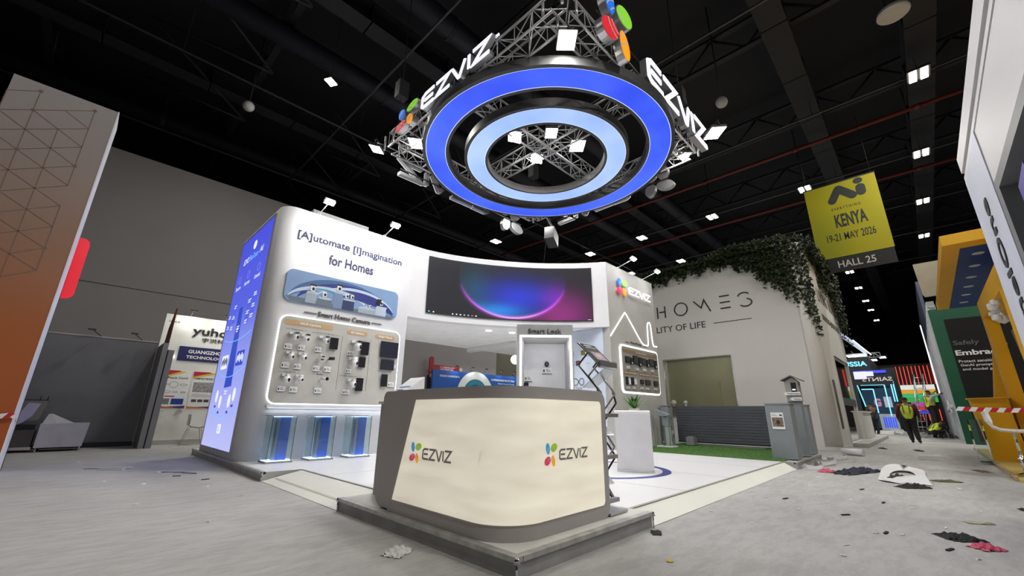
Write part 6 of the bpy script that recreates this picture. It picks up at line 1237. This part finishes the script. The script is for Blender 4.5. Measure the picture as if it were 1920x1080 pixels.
# big gray partition and low wall
struct('wall_back', MB().box(-14, 19.0, 20.0, 20.3, 0, 10.4), mat('gray_drape_wall', srgb(138, 134, 134), .7, noise=(.5, .04)))
tag(MB().box(-14, 19.0, 19.985, 19.998, 5.2, 5.225).build('wall_seam', mat('seam_dark', srgb(84, 82, 80), .7)), 'thin horizontal seam strip across the big gray partition', 'seam')
struct('wall_side', MB().box(19.2, 26, 20.6, 20.9, 0, 6.2), mat('gray_brown_wall', srgb(96, 92, 80), .7)); 
t = thing('low_gray_wall', 'low dark gray stand wall behind the wrapped furniture', 'stand wall', (-2, 16.4, 0)); MB().box(-6, 1.38, 16.35, 16.45, 0, 2.92).build('wall_panel', mat('low_wall_gray', srgb(112, 112, 116), .6), t); MB().box(-6, 1.38, 16.34, 16.46, 2.92, 2.95).build('top_rail', M['graypaint'], t); MB().box(-6, 1.37, 16.30, 16.35, 0, .12).build('wall_skirting', M['dark'], t)
for x, l in ((.12, 'switched off arm spotlight in the middle of the low gray wall'), (1.0, 'switched off arm spotlight at the corner of the low gray wall')):
    t = thing('arm_spotlight', l, 'spotlight', (x, 16.3, 2.95)); MB().bar((x, 16.36, 2.96), (x - .22, 16.0, 3.08), .01, 6).build('arm', M['black'], t); MB().box(x - .30, x - .14, 15.94, 16.02, 3.06, 3.09).build('lamp_head', M['black'], t)
t = thing('partition_fin', 'narrow gray partition end between the low wall and the white poster booth', 'partition', (1.45, 15.6, 0))
MB().box(1.385, 1.50, 15.0, 16.29, 0, 2.78).build('fin_panel', mat('fin_gray', srgb(138, 138, 142), .5), t); MB().box(1.53, 1.66, 15.0, 16.2, 0, 2.60).build('fin_post', mat('fin_gray', srgb(138, 138, 142), .5), t); MB().box(1.50, 1.53, 15.02, 16.2, 0, 2.6).build('shadow_gap', M['black'], t)
MB().prism([(1.47, 15.02, 2.79), (1.47, 15.02, 3.80), (1.47, 15.7, 3.3), (1.47, 15.9, 2.79)], (.03, 0, 0)).build('red_fascia', mat('fascia_red', srgb(96, 18, 20), .5), t)
# wrapped furniture
fm_ = mat('plastic_wrapped_gray', srgb(176, 176, 186), .3, noise=(4, .08), bump=(14, .25)); 
t = thing('wrapped_sofa', 'white boxy sofa wrapped in clear plastic in front of the low gray wall', 'sofa', (0, 15.5, 0))
mb = MB(); mb.add([(-.46, 15.15, .10), (.34, 15.20, .10), (.36, 16.0, .10), (-.44, 15.95, .10), (-.46, 15.15, .64), (.38, 15.20, .65), (.38, 16.0, .65), (-.44, 15.95, .64)], [(0, 3, 2, 1), (4, 5, 6, 7), (0, 1, 5, 4), (1, 2, 6, 5), (2, 3, 7, 6), (3, 0, 4, 7)]); o = mb.build('sofa_side', fm_, t)
MB().add([(-.44, 15.3, .64), (-.20, 15.3, .64), (-.38, 15.35, .86), (-.32, 15.35, .87), (.1, 15.4, .65), (-.36, 15.5, .64)], [(0, 1, 3, 2), (1, 4, 3), (0, 2, 5), (2, 3, 5), (3, 4, 5)]).build('loose_plastic', mat('loose_film', (.7, .7, .72), .2, alpha=.6), t)
for x, y in ((-.42, 15.2), (.30, 15.25), (.30, 15.9), (-.40, 15.9)): MB().bar((x, y, 0), (x, y, .10), .02, 8).build('leg', M['chrome'], t)
t = thing('wrapped_armchair', 'gray armchair wrapped in plastic between the orange tower and the wrapped sofa', 'armchair', (-.8, 15.6, 0)); gmf = mat('wrapped_taupe', srgb(122, 120, 114), .35, bump=(12, .3))
mb = MB(); mb.prism([(-1.5, 15.3, .60), (-.53, 15.3, .72), (-.46, 15.3, 1.17), (-1.5, 15.3, 1.17)], (0, .35, 0)); mb.build('chair_back', gmf, t); MB().box(-1.5, -.52, 15.25, 16.0, .12, .50).build('chair_seat', mat('wrapped_dark', srgb(78, 76, 74), .4), t); MB().box(-1.5, -.50, 15.24, 15.28, .06, .12).build('chair_rail', M['chrome'], t); MB().box(-1.5, -.55, 15.3, 15.9, .50, .61).build('chair_cushion', M['black'], t)
plate(Plane((-.86, 15.29, .62), (1, 0, 0), (0, 0, 1), (0, -1, 0)), [(.02, 0), (.10, .05), (.22, .2), (.30, .48), (.10, .5), (.02, .3)], .0, .01).build('plastic_film', mat('film_lilac', srgb(176, 176, 208), .3), t)
MB().box(-1.5, -.46, 15.3, 15.65, 1.17, 1.19).bar((-.60, 15.3, 1.19), (-.59, 15.3, 1.28), .01, 6).bar((-.48, 15.3, 1.19), (-.47, 15.3, 1.28), .01, 6).build('top_frame', M['black'], t)
# white poster booth
t = thing('poster_booth', 'white booth with black company lettering, navy name plate and two product posters', 'stand wall', (3.5, 16.5, 0)); pwm = mat('booth_white', srgb(226, 226, 220), .55)
MB().box(1.40, 8.0, 16.3, 16.4, 0, 3.84).build('back_wall', pwm, t); MB().box(1.66, 8.0, 16.27, 16.3, 0, .13).build('wall_skirting', M['graypaint'], t); YP = Plane((0, 16.3, 0), (1, 0, 0), (0, 0, 1), (0, -1, 0)); MB().box(7.9, 8.0, 15.0, 16.3, 0, 3.84).build('side_wall', pwm, t)
text('lettering', YP, 'H24-8', 1.50, 3.58, .26, .075, M['darktext'], t, n0=.002, depth=.004); kt = mat('booth_black_text', (.015, .015, .018), .4); text('lettering', YP, 'yuhong', 2.13, 3.21, 1.42, .33, kt, t, n0=.002, depth=.02, bold=.02); text('lettering', YP, '宇洪科技', 2.42, 3.06, .82, .15, kt, t, n0=.002, depth=.01)
nvy = plate(YP, [(1.90, 2.45), (4.2, 2.45), (4.2, 2.89), (1.90, 2.89)], .002, .02).build('name_plate', mat('plate_navy', srgb(34, 34, 92), .5), t); text('lettering', YP, 'GUANGZHOU YUHONG', 2.14, 2.69, 1.7, .11, M['whiteprint'], nvy, n0=.021, depth=.004, bold=.03); text('lettering', YP, 'TECHNOLOGY CO., LTD', 2.11, 2.51, 1.7, .11, M['whiteprint'], nvy, n0=.021, depth=.004, bold=.03)
o = MB().lathe((1.78, 16.25, 2.54), [(.05, 0), (.055, .02), (.03, .06)], 14, (0, 1, 0)).build('round_lamp', glow('small_lamp', (255, 255, 245), 3), t)
pwh = mat('poster_white', srgb(232, 232, 232), .5); yel = mat('poster_yellow', srgb(224, 196, 40), .5); mag = mat('poster_magenta', srgb(190, 30, 70), .5); orr = mat('poster_orange', srgb(206, 110, 50), .5); ppl = mat('poster_purple', srgb(70, 50, 110), .5)
for k, (u0, w_) in enumerate(((1.76, .60), (2.41, .86))):
    p = thing('product_poster', ('white poster with network cable drawings, first on the booth wall', 'white company poster with building photos beside the blue light box')[k], 'poster', (u0 + w_ / 2, 16.29, 1.03), 'posters in the white booth')
    s_ = plate(YP, [(u0, 1.03), (u0 + w_, 1.03), (u0 + w_, 2.14), (u0, 2.14)], .002, .012).build('poster_sheet', pwh, p)
    plate(YP, [(u0, 2.14), (u0, 1.98), (u0 + w_ * .55, 2.12), (u0 + w_ * .5, 2.14)], .0125, .014).build('poster_swoosh', mag, s_); plate(YP, [(u0, 1.98), (u0, 1.93), (u0 + w_ * .8, 2.12), (u0 + w_ * .55, 2.12)], .0127, .0145).build('poster_swoosh', yel, s_)
    plate(YP, [(u0, 1.03), (u0 + w_, 1.03), (u0 + w_, 1.11), (u0, 1.06)], .0125, .014).build('poster_foot', ppl, s_); plate(YP, [(u0, 1.03), (u0, 1.09), (u0 + w_ * .6, 1.05), (u0 + w_ * .6, 1.03)], .0142, .015).build('poster_foot', orr, s_)
    text('lettering', YP, ('Patch Cord', 'COMPANY PROFILE')[k], u0 + .04, 1.89 if k == 0 else 1.90, (.48, .5)[k], .06, kt, s_, n0=.0125, depth=.003, bold=.02)
    if k == 0:
        for (cu, cv, r) in ((1.98, 1.72, .10), (2.22, 1.72, .09), (1.82, 1.72, .05), (1.85, 1.50, .10), (2.05, 1.50, .06), (2.24, 1.50, .06)): line_strip(YP, ell(cu, cv, r, r * (.9 if cu == 1.98 else .3)) + ell(cu, cv, r, r * (.9 if cu == 1.98 else .3))[:1], .008, .0125, .014).build('cable_drawing', M['darktext'], s_)
        plate(YP, rrect(1.82, 2.06, 1.36, 1.39, .01), .0125, .014).build('red_label', mag, s_); plate(YP, [(1.78, 1.14), (1.96, 1.14), (1.96, 1.31), (1.78, 1.31)], .0125, .014).build('poster_photo', mat('photo_gray', srgb(120, 130, 120), .5, noise=(30, .6)), s_); plate(YP, [(2.0, 1.14), (2.30, 1.14), (2.30, 1.31), (2.0, 1.31)], .0125, .014).build('poster_photo', mat('photo_blue', srgb(30, 60, 150), .5, noise=(30, .6)), s_)
    else:
        plate(YP, [(2.46, 1.52), (3.1, 1.52), (3.1, 1.82), (2.46, 1.82)], .0125, .014).build('poster_photo', mat('photo_building', srgb(150, 150, 150), .5, noise=(26, .7)), s_)
        for i in range(4): plate(YP, [(2.49 + i * .16, 1.22), (2.62 + i * .16, 1.22), (2.62 + i * .16, 1.30), (2.49 + i * .16, 1.30)], .0125, .014).build('poster_photo', M['darktext'], s_)
        mb = MB()
        for i in range(4): plate(YP, rrect(2.47, 3.0 - .04 * i, 1.38 + .025 * i, 1.388 + .025 * i, .001), .0125, .014, mb)
        mb.build('print_lines', mat('print_light', (.45, .45, .45), .5), s_)
for x, l in ((1.98, 'small lamp head over the code corner of the white booth'), (2.93, 'small lamp head over the big black letters')):
    p = thing('arm_spotlight', l, 'spotlight', (x, 16.3, 3.84), 'arm spotlights on the white booth'); MB().bar((x, 16.32, 3.85), (x + .03, 16.0, 3.97), .01, 6).build('arm', M['chrome'], p); MB().box(x - .07, x + .12, 15.93, 16.03, 3.96, 3.99).build('lamp_head', M['black'], p); area('booth_light', (x + .02, 15.97, 3.93), .12, 6, (1, .98, .9), aim=(x + .1, 16.3, 2.2))
area('booth_light', (4.2, 15.9, 3.7), .5, 24, (1, .97, .88), aim=(3.2, 16.3, 1.4))
# chair
ch = thing('shell_chair', 'white shell chair with thin gray legs in front of the posters', 'chair', (2.7, 15.9, 0)); cm = mat('chair_shell', srgb(196, 198, 192), .4)
prof = [(2.44, .86), (2.45, .70), (2.48, .56), (2.56, .49), (2.72, .47), (2.86, .49)]; mb = MB(); A = []; Bq = []
for x, z in prof:
    hw = .20 if z > .55 else .22; A.append([(x + .03 * abs(k) if z > .6 else x, 15.85 + hw * k, z + (.03 * k * k if z < .55 else 0)) for k in (-1, -.6, -.2, .2, .6, 1)]); Bq.append([(p[0] + (.012 if p[2] > .55 else 0), p[1], p[2] - (0 if p[2] > .55 else .012)) for p in A[-1]])
for a, c in zip(A, A[1:]): mb.strip(a, c, True)
for a, c in zip(Bq, Bq[1:]): mb.strip(a, c, True)
mb.strip(A[0], Bq[0]); mb.strip(A[-1], Bq[-1]); mb.build('seat_shell', cm, ch)
for x0, x1, y0, y1 in ((2.52, 2.36, 15.7, 15.62), (2.52, 2.40, 16.0, 16.08), (2.80, 2.90, 15.7, 15.62), (2.80, 2.92, 16.0, 16.08)): MB().bar((x0, y0, .47), (x1, y1, .0), .009, 8).build('leg', M['graypaint'], ch)
tag(MB().box(1.5, 1.86, 15.9, 16.24, .94, .955).bar((1.7, 16.2, .94), (1.7, 16.29, .7), .01, 6).build('wall_shelf', M['graypaint']), 'small gray wall shelf below the cable poster', 'shelf')
tag(MB().add([(2.14, 16.27, .80), (2.34, 16.22, .92), (2.28, 16.27, 1.02), (2.20, 16.25, .98), (2.20, 16.28, .84)], [(0, 1, 2, 3), (0, 1, 4), (1, 2, 4), (2, 3, 4), (3, 0, 4)]).build('peeling_paper', M['graypaint']), 'peeling gray paper piece below the company poster', 'paper')

# ================= hall behind the booth =================
t = thing('blue_security_booth', 'blue booth wall with white arch, teal ring and white lettering seen under the header', 'stand wall', (17, 19.4, 0)); SP = Plane((0, 19.3, 0), (1, 0, 0), (0, 0, 1), (0, -1, 0))
bp = mat('booth_blue', srgb(24, 84, 170), .5); MB().box(13.5, 22, 19.3, 19.4, 0, 3.27).build('blue_wall', bp, t)
def half_ring(r0, r1, n0, n1, m_): A = [SP.p(16.65 + r1 * math.cos(PI * i / 30), 2.0 + r1 * math.sin(PI * i / 30) * .95, n1) for i in range(31)]; B = [SP.p(16.65 + r0 * math.cos(PI * i / 30), 2.0 + r0 * math.sin(PI * i / 30) * .95, n1) for i in range(31)]; MB().strip(A, B).build('printed_arch', m_, t)
half_ring(.95, 1.42, .002, .01, mat('arch_white', srgb(225, 230, 225), .5)); half_ring(.62, .90, .002, .012, mat('arch_teal', srgb(40, 130, 140), .5))
text('lettering', SP, 'SEARCHINFORM', 13.98, 2.90, 1.40, .11, M['whiteprint'], t, n0=.002, depth=.01, bold=.01); text('lettering', SP, 'COMPREHENSIVE PROTECTION', 17.9, 2.90, 2.1, .12, M['whiteprint'], t, n0=.002, depth=.01, bold=.02); text('lettering', SP, 'Against Internal Threats', 18.5, 2.70, 1.5, .10, M['whiteprint'], t, n0=.002, depth=.01)
for x in (15.0, 16.2, 17.3, 18.6, 19.8): area('booth_light', (x, 19.05, 3.5), .12, 3.5, (.85, .92, 1), aim=(x, 19.3, 2.9)); 
for i, x in enumerate((15.0, 16.2, 17.3, 18.6, 19.8)):
    p = thing('small_spotlight', 'tiny black spotlight on top of the blue booth wall', 'spotlight', (x, 19.2, 3.3), 'tiny spotlights on the blue booth'); MB().box(x - .07, x + .07, 19.0, 19.12, 3.52, 3.57).build('lamp_head', M['black'], p); MB().bar((x, 19.1, 3.53), (x, 19.35, 3.28), .01, 5).build('arm', M['black'], p)
t = thing('red_pipe_sign', 'red sign shaped like a pipe with round gray ends above the blue booth', 'sign', (14.8, 19.6, 2.8)); RP = Plane((0, 19.7, 0), (1, 0, 0), (0, 0, 1), (0, -1, 0)); rdm = mat('pipe_red', srgb(150, 20, 26), .5)
plate(RP, capsule((13.62, 2.95), (13.62, 3.88), .14), 0, .08).build('vertical_bar', rdm, t); o = plate(RP, capsule((13.75, 3.42), (15.65, 3.42), .15), .02, .09).build('horizontal_bar', rdm, t); text('lettering', RP, 'A CYBERSECURITY\nARCHITECTURE', 14.2, 3.31, 1.1, .2, M['whiteprint'], o, n0=.091, depth=.004)
for u, v in ((15.68, 3.42), (13.62, 2.95)): plate(RP, ell(u, v, .12, .12), .091, .12).build('round_end', M['graypaint'], t)
MB().box(13.6, 13.66, 19.7, 19.98, 0, 3.0).build('sign_post', M['dark'], t)
tag(MB().box(7.15, 7.9, 13.2, 13.3, 0, 2.52).build('dark_display_panel', mat('panel_navy', srgb(24, 28, 48), .4)), 'dark navy display panel seen beside the camera wall under the header', 'panel')
# ================= floor debris =================
def crumple(name, label, cat, c, sx_, sy_, h, m_, seed, rot=0.0, n=9, group=None, thick=.002):
    n = int(n * 1.6) if n > 5 else n
    r = random.Random(seed); V_ = []; F_ = []
    for i in range(n + 1):
        for j in range(n + 1):
            u, v = i / n - .5, j / n - .5; rr_ = 1 - .35 * r.random() * (abs(u) + abs(v)); x, y = u * sx_ * rr_, v * sy_ * rr_
            z = .004 + h * max(0, (.5 + .5 * math.sin(i * 1.3 + seed) * math.cos(j * 1.1 + seed * .7)) * (1 - (2 * max(abs(u), abs(v))) ** 2) + r.uniform(-.12, .16))
            V_.append((c[0] + x * math.cos(rot) - y * math.sin(rot), c[1] + x * math.sin(rot) + y * math.cos(rot), z))
    for i in range(n):
        for j in range(n): a = i * (n + 1) + j; F_.append((a, a + 1, a + n + 2, a + n + 1))
    mb = MB(); mb.add(V_, F_, n > 7); k = len(V_); mb.add([(x, y, max(.0015, z - thick)) for x, y, z in V_], [f[::-1] for f in F_]); return tag(mb.build(name, m_), label, cat, group)
cw = mat('cloth_white', srgb(214, 214, 214), .8); cb = mat('cloth_black', srgb(26, 26, 28), .85); cn = mat('cloth_navy', srgb(30, 34, 56), .85); cpn = mat('cloth_pink', srgb(196, 84, 112), .8); clear = mat('clear_plastic_film', (.88, .89, .86), .15, trans=.35); grn = mat('rag_olive', srgb(84, 84, 58), .85)
crumple('plastic_film', 'crumpled clear plastic film on the carpet left of the counter', 'plastic film', (1.90, 3.02), .26, .19, .045, clear, 3, .5, 10)
crumple('black_scrap', 'torn black scrap near the platform corner by the counter', 'scrap', (3.80, 1.92), .17, .10, .02, cb, 5, .6, 6)
crumple('yellow_scrap', 'small yellow scrap at the bottom edge of the photo', 'scrap', (3.2, 1.53), .09, .05, .008, mat('scrap_yellow', srgb(190, 164, 80), .7), 6, .3, 4)
crumple('black_cloth', 'black cloth lying on the open carpet beside the pink cloth', 'cloth', (5.55, .02), .30, .26, .05, cb, 8, 2.2, 10); crumple('pink_cloth', 'pink cloth lying against the black cloth', 'cloth', (5.30, -.12), .22, .16, .05, cpn, 9, 2.4, 9)
crumple('green_paper', 'pale green paper sheet right of the clear carpet area', 'paper', (6.46, -.15), .24, .10, .03, mat('paper_green', srgb(168, 172, 146), .7), 12, 2.1, 5)
crumple('navy_cloth', 'long navy cloth trailing toward the white torn sheet', 'cloth', (10.4, 1.15), 1.5, .36, .10, cn, 14, -.32, 12)
crumple('pink_rag', 'small pink rag at the ramp end beside the navy cloth', 'rag', (10.0, 1.58), .36, .16, .07, cpn, 15, -.5, 7); crumple('black_rag', 'black rag in front of the white torn sheet', 'rag', (8.85, .38), .46, .24, .07, cb, 16, -.8, 9)
crumple('olive_rag', 'flat olive rag right of the white torn sheet', 'rag', (10.05, .02), .42, .20, .04, grn, 17, -1.0, 7); crumple('brown_crumbs', 'brown crumbs near the yellow stand edge', 'crumbs', (12.4, -.5), .5, .2, .03, mat('crumb_brown', srgb(100, 84, 72), .9), 18, .3, 6)
crumple('dark_bits', 'scattered dark bits in front of the walking worker', 'debris', (18.2, .45), .7, .2, .04, cb, 19, .2, 8); crumple('dark_bits', 'scattered dark bits beside the white building step', 'debris', (18.4, 1.3), .35, .14, .05, cb, 20, .5, 7); crumple('black_rag', 'black rag at the extreme edge of the carpet by the tower', 'rag', (7.7, -.56), .16, .1, .03, cb, 21, .2, 6)
t = thing('torn_white_sheet', 'large torn white curled vinyl sheet lying in the aisle', 'vinyl sheet', (10, .55, 0)); mb = MB(); N_ = 30; A, B = [], []
for i in range(N_ + 1):
    a = 2 * PI * i / N_; A.append((10.3 + 1.15 * math.cos(a), .55 + .33 * math.sin(a) + .05 * math.sin(3 * a), .012 + .09 * max(0, math.cos(a - .4)) + .012 * math.sin(5 * a))); B.append((10.35 + .68 * math.cos(a), .55 + .17 * math.sin(a), .012 + .03 * max(0, math.cos(a))))
mb.strip(A, B, True, True); mb.build('curled_vinyl', mat('vinyl_gray_white', srgb(206, 206, 208), .5), t); mb = MB(); mb.add([(9.35, .70, .012), (9.25, .18, .012), (9.9, .25, .10), (9.8, .60, .04)], [(0, 1, 2, 3)]); mb.build('folded_corner', mat('vinyl_gray_white', srgb(206, 206, 208), .5), t)
o = crumple('dark_cloth', 'dark brown cloth inside the torn white sheet', 'cloth', (10.0, .60), .55, .16, .08, mat('cloth_brown', srgb(50, 38, 38), .85), 23, -.3, 8)
t = thing('paper_roll', 'white paper roll lying beside the white building', 'paper roll', (14.6, 1.66, 0)); MB().bar((14.75, 1.88, .085), (14.55, 1.42, .085), .085, 18).build('roll', cw, t)
t = thing('white_plank', 'short white foam plank lying in the aisle before the worker', 'plank', (14.7, .2, 0)); MB().obox((14.6, .38, .002), (.08, -.42, 0), (.14, .03, 0), (0, 0, .10)).build('plank_body', cw, t)
# curled strips at the ramp end
for k, (pts, l) in enumerate(((((10.15, 2.0), (10.0, 1.85), (10.3, 1.65), (10.9, 1.75), (11.6, 2.0)), 'curled white vinyl strip at the ramp end nearest the aisle'), (((11.4, 1.98), (10.9, 1.82), (11.5, 1.62), (12.3, 1.7), (12.6, 1.95)), 'curled white vinyl strip behind the first one'), (((12.6, 2.0), (12.8, 1.7), (13.3, 1.6), (13.6, 1.75)), 'short curled vinyl strip beside the last gate post'))):
    P3 = []; 
    for (x0, y0), (x1, y1) in zip(pts, pts[1:]):
        for i in range(6): f = i / 6; P3.append((x0 + (x1 - x0) * f, y0 + (y1 - y0) * f))
    A = [(x, y, .008 + .02 * abs(math.sin(i * .4))) for i, (x, y) in enumerate(P3)]; B = [(x + .02, y + .03, .10 + .03 * math.sin(i * .5) if i > 4 else .02 + .02 * i) for i, (x, y) in enumerate(P3)]; C2 = [(a + .004, b_ + .004, c) for a, b_, c in B]; D2 = [(a + .004, b_ + .004, c) for a, b_, c in A]
    mb = MB(); mb.strip(A, B, True); mb.strip(B, C2); mb.strip(C2, D2, True); tag(mb.build('vinyl_strip', mat('vinyl_gray_white', srgb(206, 206, 208), .5)), l, 'vinyl strip', 'curled vinyl strips at the ramp end')
# small white scraps on the carpet (countable, one object each)
rn = random.Random(31)
SC = [(4.56, .70), (4.25, .67), (4.87, -.05), (6.82, .36), (5.23, .55), (5.34, .38), (5.0, 1.9), (4.79, 1.43), (5.86, 1.25), (6.3, 1.7), (7.1, 1.2), (7.9, 1.5), (6.9, .9), (8.3, 1.1), (9.0, 1.55), (7.2, -.2), (9.2, -.1), (.63, 10.3), (1.45, 9.6), (.9, 8.0), (.53, 8.6), (-.2, 9.4), (1.5, 7.2), (1.2, 9.3), (1.6, 6.2), (.7, 6.4), (1.1, 5.0), (1.85, 11.2), (1.4, 12.6), (.3, 12.0), (2.1, 14.6), (2.4, 14.9), (1.9, 14.4), (5.9, .1), (3.3, .9), (2.9, 1.1), (11.4, .8), (12.2, 1.2), (13.0, .6), (12.9, 1.5), (15.9, .9), (16.5, 1.6), (17.8, -.2)]
for i, (x, y) in enumerate(SC):
    if i % 3 == 0:
        a = rn.uniform(-.6, .2); L_ = rn.uniform(.05, .11); mb = MB().obox((x, y, .001), (math.cos(a) * L_, math.sin(a) * L_, 0), (-math.sin(a) * .012, math.cos(a) * .012, 0), (0, 0, .006)); o = mb.build('paper_sliver', cw)
        tag(o, 'thin white paper sliver lying on the gray carpet', 'paper scrap', 'paper slivers on the carpet')
    else: crumple('paper_scrap', 'small white crumpled paper scrap lying on the gray carpet', 'paper scrap', (x, y), rn.uniform(.03, .07) * (1 if x < 9 else 1.8), rn.uniform(.02, .045) * (1 if x < 9 else 1.8), .015, cw, i + 50, rn.uniform(0, 3), 4, 'crumpled paper scraps on the carpet')
for i, (x, y) in enumerate(((5.86, .86), (4.98, .10), (5.25, .48), (6.4, 1.5), (1.55, 7.9), (1.3, 8.6), (8.0, .9), (7.0, .6))):
    a = rn.uniform(-.8, .2); tag(MB().obox((x, y, .001), (math.cos(a) * .10, math.sin(a) * .10, 0), (-math.sin(a) * .02, math.cos(a) * .02, 0), (0, .004, .010)).build('dark_strip', cb), 'thin dark strip lying on the gray carpet', 'strip', 'dark strips on the carpet')
t = thing('bent_metal_strip', 'bent pale metal strip lying on the carpet before the blue light box', 'metal strip', (1.45, 9.0, 0)); MB().path([(1.25, 9.25, .008), (1.5, 8.95, .012), (1.62, 8.7, .008), (1.55, 8.62, .02), (1.35, 8.9, .03)], .008, 6).build('strip', M['alu'], t)
t = thing('long_white_stick', 'long white stick with clear wrapping lying on the carpet near the orange tower', 'stick', (.7, 10.3, 0)); MB().bar((.35, 10.6, .012), (.95, 10.15, .02), .012, 6).build('stick', cw, t); MB().obox((.5, 10.25, .002), (.3, -.2, 0), (.05, .06, 0), (0, 0, .02)).build('clear_wrap', clear, t)
for i, (x, y, s_) in enumerate(((37.0, 1.7, .9), (35.2, 1.6, .7), (38.6, 1.2, .8), (30.6, -.5, .5), (33.5, -.2, .5), (29.6, .5, .4))): crumple('wrapping_heap', ('white wrapping heap below the neon booth', 'white wrapping heap in front of the booth step', 'white wrapping heap in the middle of the far aisle', 'gray debris heap behind the crouching worker', 'gray debris heap along the partition wall', 'small gray debris heap by the ladder foot')[i], 'debris heap', (x, y), s_ * 1.6, s_, .28, cw if i < 3 else mat('debris_gray', srgb(120, 118, 114), .8), 80 + i, .3, 9)
